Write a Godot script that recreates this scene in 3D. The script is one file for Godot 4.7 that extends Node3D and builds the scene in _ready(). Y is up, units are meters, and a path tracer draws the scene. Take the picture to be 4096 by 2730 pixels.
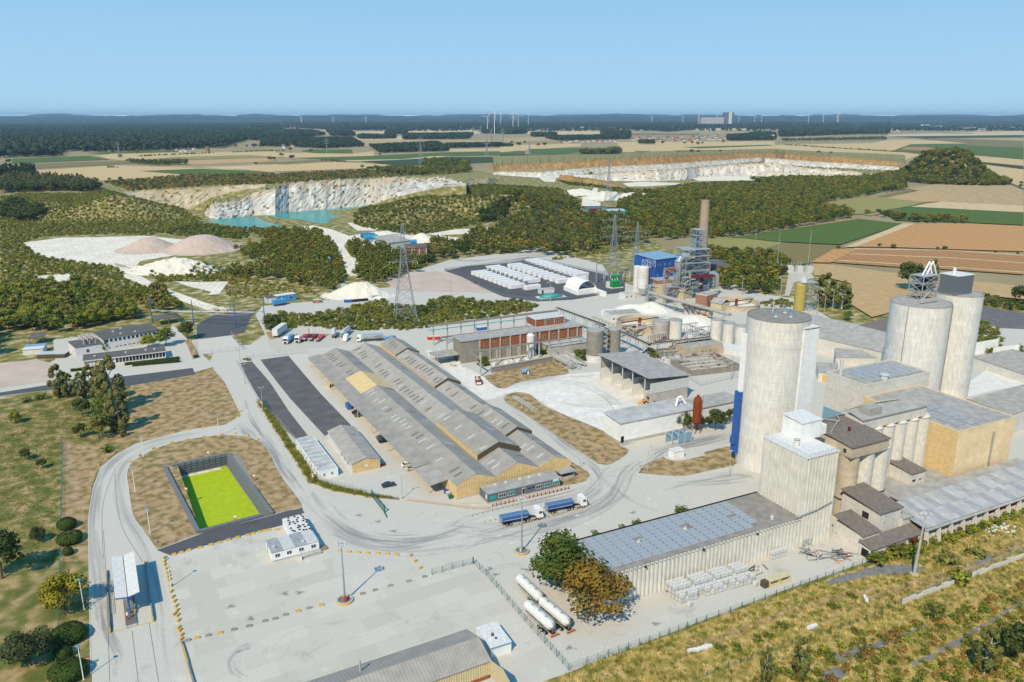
extends Node3D

var M := {}
var T := {}
var used_names := {}
var rng := RandomNumberGenerator.new()
var site_stain: Image
const SITE := Rect2(-190.0,-570.0,450.0,450.0)

func P2(a: Array) -> PackedVector2Array:
	var o := PackedVector2Array()
	for i in range(0,a.size(),2):
		o.append(Vector2(a[i],a[i + 1]))
	return o

func v3(p: Vector2,y := 0.0) -> Vector3:
	return Vector3(p.x,y,p.y)

class MB:
	var v := PackedVector3Array()
	var n := PackedVector3Array()
	var c := PackedColorArray()
	var u := PackedVector2Array()
	var colored := false
	var mapped := false
	var col := Color(1,1,1)

	func tri(a: Vector3,b: Vector3,d: Vector3) -> void:
		var nn := (d - a).cross(b - a).normalized()
		trin(a,b,d,nn,nn,nn)

	func trin(a: Vector3,b: Vector3,d: Vector3,na: Vector3,nb: Vector3,nd: Vector3) -> void:
		if (d - a).cross(b - a).dot(na + nb + nd) < 0.0:
			var t := b
			b = d
			d = t
			t = nb
			nb = nd
			nd = t
		v.append(a); v.append(b); v.append(d)
		n.append(na); n.append(nb); n.append(nd)
		if colored:
			c.append(col); c.append(col); c.append(col)

	func quad(a: Vector3,b: Vector3,d: Vector3,e: Vector3) -> void:
		tri(a,b,d)
		tri(a,d,e)

	func quadn(a: Vector3,b: Vector3,d: Vector3,e: Vector3,na: Vector3,nb: Vector3,nd: Vector3,ne: Vector3) -> void:
		trin(a,b,d,na,nb,nd)
		trin(a,d,e,na,nd,ne)

	func hexa(p: Array) -> MB:
		quad(p[0],p[1],p[5],p[4]); quad(p[1],p[2],p[6],p[5]); quad(p[2],p[3],p[7],p[6]); quad(p[3],p[0],p[4],p[7])
		quad(p[4],p[5],p[6],p[7]); quad(p[3],p[2],p[1],p[0])
		return self

	func box(x0: float,x1: float,y0: float,y1: float,z0: float,z1: float) -> MB:
		return hexa([Vector3(x0,y0,z1),Vector3(x1,y0,z1),Vector3(x1,y0,z0),Vector3(x0,y0,z0),Vector3(x0,y1,z1),Vector3(x1,y1,z1),Vector3(x1,y1,z0),Vector3(x0,y1,z0)])

	func bar(a: Vector3,b: Vector3,w: float,h := -1.0) -> MB:
		if h < 0.0:
			h = w
		var d := (b - a).normalized()
		var s := d.cross(Vector3.UP)
		if s.length() < 0.01:
			s = Vector3.RIGHT
		s = s.normalized() * w * 0.5
		var t := s.cross(d).normalized() * h * 0.5
		return hexa([a - s - t,a + s - t,b + s - t,b - s - t,a - s + t,a + s + t,b + s + t,b - s + t])

	func cyl(a: Vector3,b: Vector3,r0: float,r1: float,seg := 20,caps := true) -> MB:
		var d := (b - a).normalized()
		var s := d.cross(Vector3.UP if absf(d.y) < 0.95 else Vector3.RIGHT).normalized()
		var t := d.cross(s)
		for i in seg:
			var a0 := TAU * i / seg
			var a1 := TAU * (i + 1) / seg
			var n0 := s * cos(a0) + t * sin(a0)
			var n1 := s * cos(a1) + t * sin(a1)
			quadn(a + n0 * r0,a + n1 * r0,b + n1 * r1,b + n0 * r1,n0,n1,n1,n0)
			if caps:
				tri(b + n0 * r1,b + n1 * r1,b)
				if r0 > 0.001:
					tri(a + n1 * r0,a + n0 * r0,a)
		return self

	func tube(pts: Array,r: float,seg := 8) -> MB:
		for i in pts.size() - 1:
			cyl(pts[i],pts[i + 1],r,r,seg,true)
		return self

	func ring(at: Vector3,r: float,tr: float,seg := 14,k := 6,up := Vector3.UP) -> MB:
		var s := up.cross(Vector3.RIGHT if absf(up.x) < 0.9 else Vector3.FORWARD).normalized()
		var t := up.cross(s)
		for i in seg:
			var d0 := s * cos(TAU * i / seg) + t * sin(TAU * i / seg)
			var d1 := s * cos(TAU * (i + 1) / seg) + t * sin(TAU * (i + 1) / seg)
			for j in k:
				var b0 := TAU * j / k
				var b1 := TAU * (j + 1) / k
				var n00 := d0 * cos(b0) + up * sin(b0)
				var n01 := d0 * cos(b1) + up * sin(b1)
				var n10 := d1 * cos(b0) + up * sin(b0)
				var n11 := d1 * cos(b1) + up * sin(b1)
				quadn(at + d0 * r + n00 * tr,at + d1 * r + n10 * tr,at + d1 * r + n11 * tr,at + d0 * r + n01 * tr,n00,n10,n11,n01)
		return self

	func lathe(at: Vector3,prof: Array,seg := 24) -> MB:
		for i in prof.size() - 1:
			var p: Vector2 = prof[i]
			var q: Vector2 = prof[i + 1]
			var sl := Vector2(q.y - p.y,p.x - q.x).normalized()
			for k in seg:
				var a0 := TAU * k / seg
				var a1 := TAU * (k + 1) / seg
				var c0 := Vector3(cos(a0),0,sin(a0))
				var c1 := Vector3(cos(a1),0,sin(a1))
				var n0 := c0 * sl.x + Vector3.UP * sl.y
				var n1 := c1 * sl.x + Vector3.UP * sl.y
				quadn(at + c0 * p.x + Vector3.UP * p.y,at + c1 * p.x + Vector3.UP * p.y,at + c1 * q.x + Vector3.UP * q.y,at + c0 * q.x + Vector3.UP * q.y,n0,n1,n1,n0)
		return self

	func poly(p: PackedVector2Array,y: float) -> MB:
		var t := Geometry2D.triangulate_polygon(p)
		if t.is_empty():
			for q in Geometry2D.offset_polygon(p,.03):
				if not Geometry2D.triangulate_polygon(q).is_empty():
					poly(q,y)
			return self
		for i in range(0,t.size(),3):
			var a := Vector3(p[t[i]].x,y,p[t[i]].y)
			var b := Vector3(p[t[i + 1]].x,y,p[t[i + 1]].y)
			var d := Vector3(p[t[i + 2]].x,y,p[t[i + 2]].y)
			trin(a,b,d,Vector3.UP,Vector3.UP,Vector3.UP)
		return self

	func prism(p: PackedVector2Array,y0: float,y1: float) -> MB:
		poly(p,y1)
		for i in p.size():
			var a := p[i]
			var b := p[(i + 1) % p.size()]
			quad(Vector3(a.x,y0,a.y),Vector3(b.x,y0,b.y),Vector3(b.x,y1,b.y),Vector3(a.x,y1,a.y))
		return self

	func slab_xy(p: Array,z0: float,z1: float) -> MB:
		var q := PackedVector2Array(p)
		var t := Geometry2D.triangulate_polygon(q)
		for z in [z0,z1]:
			for i in range(0,t.size(),3):
				tri(Vector3(q[t[i]].x,q[t[i]].y,z),Vector3(q[t[i + 1]].x,q[t[i + 1]].y,z),Vector3(q[t[i + 2]].x,q[t[i + 2]].y,z))
		for i in q.size():
			var a := q[i]
			var b := q[(i + 1) % q.size()]
			quad(Vector3(a.x,a.y,z0),Vector3(b.x,b.y,z0),Vector3(b.x,b.y,z1),Vector3(a.x,a.y,z1))
		return self

	func ribbed(a: Vector2,b: Vector2,y0: float,y1: float,y2: float,pitch: float,deep: float) -> MB:
		var l := a.distance_to(b)
		var k := maxi(1,int(round(l / pitch)))
		var d := (b - a) / l
		var o := Vector2(-d.y,d.x) * deep
		var pts := []
		for i in k:
			for e in [[0.0,0.0],[0.45,0.0],[0.55,1.0],[0.9,1.0]]:
				pts.append([(i + e[0]) / k,e[1]])
		pts.append([1.0,0.0])
		for i in pts.size() - 1:
			var p: Vector2 = a + (b - a) * pts[i][0] + o * pts[i][1]
			var q: Vector2 = a + (b - a) * pts[i + 1][0] + o * pts[i + 1][1]
			var h0 := lerpf(y1,y2,pts[i][0])
			var h1 := lerpf(y1,y2,pts[i + 1][0])
			quad(Vector3(p.x,y0,p.y),Vector3(q.x,y0,q.y),Vector3(q.x,h1,q.y),Vector3(p.x,h0,p.y))
		return self

	func blob(at: Vector3,r: Vector3,seg := 10,rings := 6) -> MB:
		for j in rings:
			for i in seg:
				var q := []
				for e in [[0,0],[1,0],[1,1],[0,1]]:
					var th: float = TAU * (i + e[0]) / seg
					var ph: float = -PI / 2 + PI * (j + e[1]) / rings
					q.append(Vector3(cos(th) * cos(ph),sin(ph),sin(th) * cos(ph)))
				quadn(at + q[0] * r,at + q[1] * r,at + q[2] * r,at + q[3] * r,q[0],q[1],q[2],q[3])
		return self

	func mesh() -> ArrayMesh:
		var a := []
		a.resize(Mesh.ARRAY_MAX)
		a[Mesh.ARRAY_VERTEX] = v
		a[Mesh.ARRAY_NORMAL] = n
		if colored:
			a[Mesh.ARRAY_COLOR] = c
		if mapped:
			var w := PackedVector2Array()
			w.resize(v.size())
			for i in v.size():
				w[i] = Vector2((v[i].x + 190.0) / 450.0,(v[i].z + 570.0) / 450.0)
			a[Mesh.ARRAY_TEX_UV] = w
			a[Mesh.ARRAY_TEX_UV2] = w
		elif u.size() == v.size():
			a[Mesh.ARRAY_TEX_UV] = u
		var m := ArrayMesh.new()
		m.add_surface_from_arrays(Mesh.PRIMITIVE_TRIANGLES,a)
		return m

func V(x,y,z) -> Vector3:
	return Vector3(x,y,z)

func W(x,y) -> Vector2:
	return Vector2(x,y)

func mb() -> MB:
	return MB.new()

func numbered(called: String) -> String:
	var k: int = used_names.get(called,0)
	used_names[called] = k + 1
	return called if k == 0 else "%s_%03d" % [called,k]

func thing(called: String,label: String,category: String,at := Vector3.ZERO,turn := 0.0,group := "") -> Node3D:
	var o := Node3D.new()
	o.name = numbered(called)
	add_child(o)
	o.position = at
	o.rotation.y = turn
	tag(o,label,category,group)
	return o

# a thing whose own x runs from a to b along the ground; its own -z is behind that line
func along(called: String,label: String,category: String,a: Vector2,b: Vector2,group := "",y := 0.0) -> Node3D:
	return thing(called,label,category,v3(a,y),-atan2(b.y - a.y,b.x - a.x),group)

func tag(o: Node3D,label: String,category: String,group := "") -> void:
	o.set_meta("label",label)
	o.set_meta("category",category)
	if group:
		o.set_meta("group",group)

func part(o: Node3D,called: String,m: MB,mat: Material) -> MeshInstance3D:
	return piece(o,called,m.mesh(),mat)

func piece(o: Node3D,called: String,m: Mesh,mat: Material,at := Vector3.ZERO,turn := 0.0) -> MeshInstance3D:
	var p := MeshInstance3D.new()
	p.name = called
	p.mesh = m
	p.material_override = mat
	p.position = at
	p.rotation.y = turn
	o.add_child(p,true)
	return p

func setting(called: String,m: MB,mat: Material) -> MeshInstance3D:
	var p := piece(self,numbered(called),m.mesh(),mat)
	p.set_meta("kind", "structure")
	return p

func single(called: String,label: String,category: String,m: MB,mat: Material,at := Vector3.ZERO,turn := 0.0,group := "") -> MeshInstance3D:
	var p := piece(self,numbered(called),m.mesh(),mat,at,turn)
	tag(p,label,category,group)
	return p

func stuff(called: String,label: String,category: String,mesh: Mesh,mat: Material,xf: Array,cols := []) -> MultiMeshInstance3D:
	var mm := MultiMesh.new()
	mm.transform_format = MultiMesh.TRANSFORM_3D
	mm.use_colors = cols.size() > 0
	mm.mesh = mesh
	mm.instance_count = xf.size()
	for i in xf.size():
		mm.set_instance_transform(i,xf[i])
		if cols.size():
			mm.set_instance_color(i,cols[i])
	var o := MultiMeshInstance3D.new()
	o.name = numbered(called)
	o.multimesh = mm
	o.material_override = mat
	add_child(o)
	o.set_meta("kind", "stuff")
	tag(o,label,category)
	return o

func copy(src: Node3D,at: Vector3,turn := 0.0,label := "",group := "",scl := Vector3.ONE) -> Node3D:
	var base: String = src.get_meta("base_name") if src.has_meta("base_name") else String(src.name)
	var o: Node3D = src.duplicate()
	o.name = numbered(base)
	add_child(o)
	o.position = at
	o.rotation = V(0,turn,0)
	o.scale = scl
	if label:
		o.set_meta("label",label)
	if group:
		o.set_meta("group",group)
	return o

func lin(r: float,g: float,b: float) -> Color:
	return Color(r,g,b).linear_to_srgb()

func noise_tex(freq: float,oct: int,lo: float,hi: float,sd: int,size := 512,kind := FastNoiseLite.TYPE_SIMPLEX_SMOOTH) -> NoiseTexture2D:
	var f := FastNoiseLite.new()
	f.seed = sd
	f.noise_type = kind
	f.frequency = freq
	f.fractal_octaves = oct
	var t := NoiseTexture2D.new()
	t.width = size
	t.height = size
	t.seamless = true
	t.noise = f
	var g := Gradient.new()
	g.offsets = PackedFloat32Array([0.15,0.85])
	g.colors = PackedColorArray([Color(lo,lo,lo).linear_to_srgb(),Color(hi,hi,hi).linear_to_srgb()])
	t.color_ramp = g
	return t

func ramp_tex(freq: float,oct: int,sd: int,offs: Array,cols: Array,size := 512) -> NoiseTexture2D:
	var t := noise_tex(freq,oct,0,1,sd,size)
	var g := Gradient.new()
	g.offsets = PackedFloat32Array(offs)
	g.colors = PackedColorArray(cols)
	t.color_ramp = g
	return t

# matt material of one base colour,broken up by grain of the given texture at the given size (m per repeat)
func mat(called: String,col: Color,rough := 0.85,tex := "",size := 8.0,tex2 := "",size2 := 60.0,metal := 0.0) -> StandardMaterial3D:
	var m := StandardMaterial3D.new()
	m.resource_name = called
	m.albedo_color = col
	m.roughness = rough
	m.metallic = metal
	m.cull_mode = BaseMaterial3D.CULL_DISABLED
	if rough > 0.6:
		m.metallic_specular = 0.3
	if tex:
		m.albedo_texture = T[tex]
		m.uv1_triplanar = true
		m.uv1_world_triplanar = true
		m.uv1_scale = Vector3.ONE / size
	if tex2:
		m.detail_enabled = true
		m.detail_blend_mode = BaseMaterial3D.BLEND_MODE_MUL
		m.detail_albedo = T[tex2]
		m.detail_uv_layer = BaseMaterial3D.DETAIL_UV_2
		m.uv2_triplanar = true
		m.uv2_world_triplanar = true
		m.uv2_scale = Vector3.ONE / size2
	M[called] = m
	return m

# running stains: the grain is drawn out along the height
func streaked(called: String,col: Color,size := 10.0,tall := 8.0,tex := "streak",tex2 := "blotch",size2 := 30.0) -> void:
	var m := mat(called,col,0.85,tex,size,tex2,size2)
	m.uv1_scale = V(1.0 / size,1.0 / (size * tall),1.0 / size)

func make_materials() -> void:
	T.fine = noise_tex(0.06,5,0.72,1.0,1)
	T.grain = noise_tex(0.15,3,0.6,1.0,2)
	T.blotch = noise_tex(0.012,4,0.72,1.0,3)
	T.soft = noise_tex(0.01,3,0.86,1.0,4)
	T.streak = noise_tex(0.03,5,0.74,1.0,5)
	T.strong = noise_tex(0.02,5,0.35,1.0,6)
	T.speck = noise_tex(0.2,2,0.3,1.0,7)
	var hi := Color.WHITE
	T.chalk = ramp_tex(0.03,5,8,[0.0,0.35,0.6,1.0],[lin(.5,.46,.38),lin(.75,.72,.66),lin(.95,.94,.92),hi])
	T.dry = ramp_tex(0.03,5,9,[0.2,0.42,0.55,0.8],[lin(.19,.165,.055),lin(.33,.23,.115),lin(.39,.27,.14),lin(.47,.35,.20)])
	T.lawn = ramp_tex(0.025,5,10,[0.2,0.42,0.58,0.8],[lin(.11,.13,.03),lin(.17,.17,.05),lin(.28,.22,.09),lin(.42,.31,.16)])
	T.rough = ramp_tex(0.03,5,11,[0.2,0.42,0.58,0.8],[lin(.17,.17,.035),lin(.30,.25,.06),lin(.45,.33,.11),lin(.55,.42,.20)])
	T.scrub = ramp_tex(0.03,5,12,[0.2,0.45,0.62,0.8],[lin(.14,.145,.032),lin(.22,.205,.055),lin(.33,.27,.11),lin(.50,.44,.32)])
	T.field = ramp_tex(0.02,4,13,[0.1,0.9],[lin(.82,.82,.82),hi])
	T.moss = ramp_tex(0.05,5,14,[0.25,0.45,0.6,0.8],[lin(.18,.17,.16),lin(.5,.47,.44),lin(.85,.83,.8),hi])
	T.rust = ramp_tex(0.03,4,15,[0.2,0.5,0.8],[lin(.3,.12,.04),lin(.75,.4,.2),lin(1,.85,.7)])
	var ln := Image.create(64,8,false,Image.FORMAT_RGB8)
	for x in 64:
		var q := 0.94 + 0.06 * sin(TAU * x / 64.0 * 4.0) * (1.0 if x % 16 > 2 else 0.5)
		for y in 8:
			ln.set_pixel(x,y,Color(q,q,q).linear_to_srgb())
	T.lines = ImageTexture.create_from_image(ln)
	mat("concrete",lin(0.575,0.545,0.485),.9, "fine",9, "blotch",70)
	mat("concrete_b",lin(0.565,0.53,0.465),.9, "fine",7, "blotch",50)
	mat("concrete_c",lin(0.6,0.57,0.505),.9, "fine",11, "soft",40)
	mat("concrete_d",lin(0.535,0.505,0.445),.9, "fine",6, "blotch",30)
	mat("road",lin(0.57,0.545,0.49),.9, "fine",12, "soft",90)
	mat("dust",lin(0.68,0.655,0.605),.95, "soft",22, "blotch",80)
	mat("asphalt",lin(.165,.158,.16),.9, "grain",5, "blotch",60)
	mat("asphalt_b",lin(.20,.195,.195),.9, "grain",6, "blotch",40)
	mat("asphalt_blue",lin(.115,.12,.135),.9, "grain",6, "soft",40)
	mat("gravel",lin(.36,.345,.33),.95, "speck",2.5, "blotch",20)
	mat("dry_grass",Color.WHITE,.95, "dry",64, "fine",7)
	mat("lawn",Color.WHITE,.95, "lawn",83, "fine",6)
	mat("rough_grass",Color.WHITE,.95, "rough",57, "fine",6)
	mat("scrub_ground",Color.WHITE,.95, "scrub",140, "fine",17)
	mat("pink_gravel",lin(.60,.475,.40),.95, "fine",20, "soft",90)
	mat("chalk",lin(.78,.755,.70),.95, "chalk",14, "soft",60)
	mat("chalk_ground",lin(.84,.79,.70),.95, "chalk",40, "soft",130)
	mat("kerb",lin(.58,.57,.54),.9, "fine",3)
	mat("kerb_yellow",lin(.66,.43,.09),.8, "grain",2.5)
	mat("paint_white",lin(.75,.75,.74),.8, "grain",3)
	mat("paint_yellow",lin(.68,.5,.13),.8, "grain",3)
	streaked("cast_concrete",lin(.53,.51,.475),9,5)
	streaked("silo_concrete",lin(.74,.725,.685),11,7, "streak", "soft",33)
	streaked("pale_silo",lin(.76,.745,.705),14,7, "streak", "soft",30)
	streaked("dark_concrete",lin(.33,.305,.265),6,4, "streak", "blotch",22)
	streaked("stained_white",lin(.72,.69,.63),9,4, "streak", "soft",26)
	streaked("ribbed_concrete",lin(.70,.695,.65),10,6, "streak", "soft",30)
	streaked("brown_silo",lin(.62,.52,.39),8,3, "streak", "blotch",30)
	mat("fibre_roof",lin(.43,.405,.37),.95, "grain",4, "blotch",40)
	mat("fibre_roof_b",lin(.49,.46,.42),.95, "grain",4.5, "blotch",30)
	mat("mossy_roof",lin(.33,.29,.265),.95, "moss",6, "blotch",14)
	mat("dark_roof",lin(.36,.335,.31),.95, "grain",5, "blotch",25)
	mat("dusty_roof",lin(.46,.445,.42),.95, "fine",9, "blotch",30)
	mat("pale_roof",lin(.50,.50,.50),.7, "soft",9, "blotch",40)
	mat("bitumen",lin(.17,.165,.16),.95, "grain",6, "blotch",20)
	mat("zinc",lin(.46,.47,.48),.55, "soft",7, "blotch",16,0.2)
	mat("steel",lin(.42,.44,.46),.5, "soft",5, "",1,0.3)
	mat("steel_blue",lin(.30,.37,.42),.6, "soft",5, "grain",3)
	mat("beige",lin(.74,.555,.285),.7, "soft",12, "fine",30)
	mat("beige_light",lin(.76,.61,.40),.75, "soft",16, "soft",40)
	mat("beige_pale",lin(.66,.57,.36),.75, "soft",8, "fine",16)
	mat("skylight",lin(.20,.185,.165),.7, "fine",3)
	mat("skylight_pale",lin(.48,.49,.49),.5, "fine",3)
	mat("white_wall",lin(.76,.76,.75),.7, "soft",8, "fine",20)
	mat("white_paint",lin(.80,.80,.80),.5, "soft",9)
	mat("white_clad",lin(.80,.815,.82),.6, "soft",14)
	mat("grey_clad",lin(.55,.56,.56),.65, "soft",12)
	mat("slate_clad",lin(.115,.14,.165),.6, "soft",6)
	mat("brick",lin(.40,.135,.07),.9, "grain",2.2, "blotch",14)
	mat("brick_pale",lin(.45,.24,.17),.9, "grain",2.2, "blotch",14)
	mat("blue_clad",lin(.022,.095,.36),.55, "soft",8)
	mat("blue_paint",lin(.035,.12,.40),.5, "soft",4)
	mat("blue_bright",lin(.05,.30,.62),.5, "soft",4)
	mat("blue_faded",lin(.22,.38,.52),.6, "fine",6)
	mat("teal",lin(.02,.33,.32),.5, "soft",4)
	mat("green_paint",lin(.02,.12,.075),.6, "soft",3)
	mat("green_bright",lin(.02,.30,.08),.5, "soft",3)
	mat("red_paint",lin(.50,.04,.035),.6, "fine",3)
	mat("dark_red",lin(.16,.022,.03),.65, "fine",3)
	mat("orange_paint",lin(.72,.20,.06),.6, "fine",3)
	mat("amber",lin(.70,.40,.10),.6, "fine",3)
	mat("rusty",lin(.36,.15,.055),.9, "rust",5, "grain",3)
	mat("glass",lin(.035,.042,.05),.12)
	mat("dark",lin(.02,.02,.022),.8, "grain",2)
	mat("rubber",lin(.022,.022,.022),.85, "grain",1)
	mat("timber",lin(.33,.24,.15),.9, "grain",2)
	mat("solar",lin(.27,.31,.365),.3, "soft",6)
	mat("solar_frame",lin(.42,.43,.44),.5)
	mat("wood_dark",lin(.11,.09,.065),.9, "grain",3)
	mat("tank_white",lin(.80,.79,.765),.4, "soft",6, "fine",9)
	mat("metal_bright",lin(.62,.62,.62),.25, "soft",4, "",1,0.7)
	mat("plastic_white",lin(.74,.75,.76),.5, "fine",3)
	mat("bark",lin(.12,.095,.07),.95, "grain",2)
	mat("birch_bark",lin(.5,.48,.44),.9, "streak",3)
	mat("chimney_stone",lin(.47,.37,.27),.9, "streak",6, "fine",12)
	M.chimney_stone.uv1_scale = V(1.0 / 7,1.0 / 60,1.0 / 7)
	mat("stone",lin(.30,.335,.385),.9, "speck",2.2, "fine",5)
	mat("algae",lin(.36,.46,.012),.8, "soft",14)
	var w := mat("water",lin(.045,.29,.275),.25, "soft",160)
	w.metallic_specular = 0.22
	var lf := mat("leaf",Color.WHITE,.7)
	lf.albedo_texture = null
	lf.uv1_triplanar = false
	lf.vertex_color_use_as_albedo = true
	lf.backlight_enabled = true
	lf.backlight = Color(0.5,0.6,0.25)
	lf.metallic_specular = 0.25
	var vc := mat("terrain",Color.WHITE,.95, "grain",12, "soft",90)
	vc.vertex_color_use_as_albedo = true
	M.gl = M.glass
	for k in ["concrete", "concrete_b", "concrete_c", "concrete_d", "road", "dust"]:
		var y: StandardMaterial3D = M[k]
		y.detail_blend_mode = BaseMaterial3D.BLEND_MODE_MIX
		y.uv2_triplanar = false
		y.uv2_world_triplanar = false
		y.uv2_scale = Vector3.ONE

func _ready() -> void:
	rng.seed = 20240817
	var cam := Camera3D.new()
	cam.name = "camera"
	cam.position = V(0,115,0)
	cam.rotation_degrees = V(-15.88,0,0)
	cam.fov = 46.73
	cam.near = 1.0
	cam.far = 60000.0
	add_child(cam)
	var we := WorldEnvironment.new()
	we.name = "world_environment"
	var e := Environment.new()
	e.background_mode = Environment.BG_SKY
	var sm := ProceduralSkyMaterial.new()
	sm.sky_top_color = lin(.06,.365,.76)
	sm.sky_horizon_color = lin(.455,.72,.92)
	sm.sky_curve = 0.19
	sm.ground_horizon_color = lin(.455,.72,.92)
	sm.ground_bottom_color = lin(.3,.3,.28)
	sm.sun_angle_max = 1.0
	var sky := Sky.new()
	sky.sky_material = sm
	e.sky = sky
	e.tonemap_mode = Environment.TONE_MAPPER_LINEAR
	e.tonemap_exposure = 1.0
	e.fog_enabled = true
	e.fog_density = 0.000036
	e.fog_light_color = lin(.46,.72,1.0)
	e.sdfgi_enabled = true
	e.ssao_enabled = true
	e.ssil_enabled = true
	we.environment = e
	add_child(we)
	var sun := DirectionalLight3D.new()
	sun.name = "sun"
	sun.light_energy = 1.6
	sun.light_color = Color(1.0,0.93,0.80)
	sun.light_angular_distance = 0.5
	sun.shadow_enabled = true
	sun.rotation_degrees = V(-45.2,-23.2,0)
	add_child(sun)
	make_materials()
	make_stains()
	make_foliage()
	build_ground()
	build_fields()
	build_quarry()
	build_yards()
	build_woods()
	build_front()
	build_stores()
	build_silos()
	build_works()
	build_battery()
	build_offices()
	build_far()
	build_vehicles()
	build_small()
	build_scrub()

# ------------------------------------------------------------------ ground

# the sunken basin: every sheet of ground is cut out round it
func sheet(called: String,p: PackedVector2Array,y: float,m: String,mapped := false) -> MeshInstance3D:
	var b := mb()
	b.mapped = mapped
	var hole := P2([-114.5,-248.37,-96.65,-258.1,-72.49,-212.94,-89.04,-202.28])
	var cx := (hole[0].x + hole[2].x) / 2
	if Geometry2D.intersect_polygons(p,hole).is_empty():
		b.poly(p,y)
	else:
		for s in [-1,1]:
			var side := PackedVector2Array([W(cx,-90000),W(cx + s * 90000,-90000),W(cx + s * 90000,90000),W(cx,90000)])
			for q in Geometry2D.intersect_polygons(p,side):
				for r in Geometry2D.clip_polygons(q,hole):
					b.poly(r,y)
	return setting(called,b,M[m])

func build_ground() -> void:
	mat("far_ground",lin(.34,.28,.155),.95, "field",900, "soft",3000)
	sheet("ground",P2([-32000,400,32000,400,32000,-32000,-32000,-32000]),0.0, "far_ground")
	sheet("terrain",P2([-144.58,-101.17,144.75,-101.17,578.6,-502.4,347.9,-474.8,323,-525.3,273.8,-586.9,208.7,-607,198.2,-689.4,134.8,-702.9,152.1,-872.4,272.9,-862.1,432.8,-1003.7,412,-1143,813,-1646,957,-1992,-25,-1646,-83,-1803,-638,-1646,-749,-1375,-805,-1259,-1351,-1218]),0.06, "scrub_ground")

# ------------------------------------------------------------------ fields

var field_count := 0

func field(p: PackedVector2Array,kind: String,y: float) -> void:
	field_count += 1
	sheet("field",p,y + field_count * .006, "f_" + kind)

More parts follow.
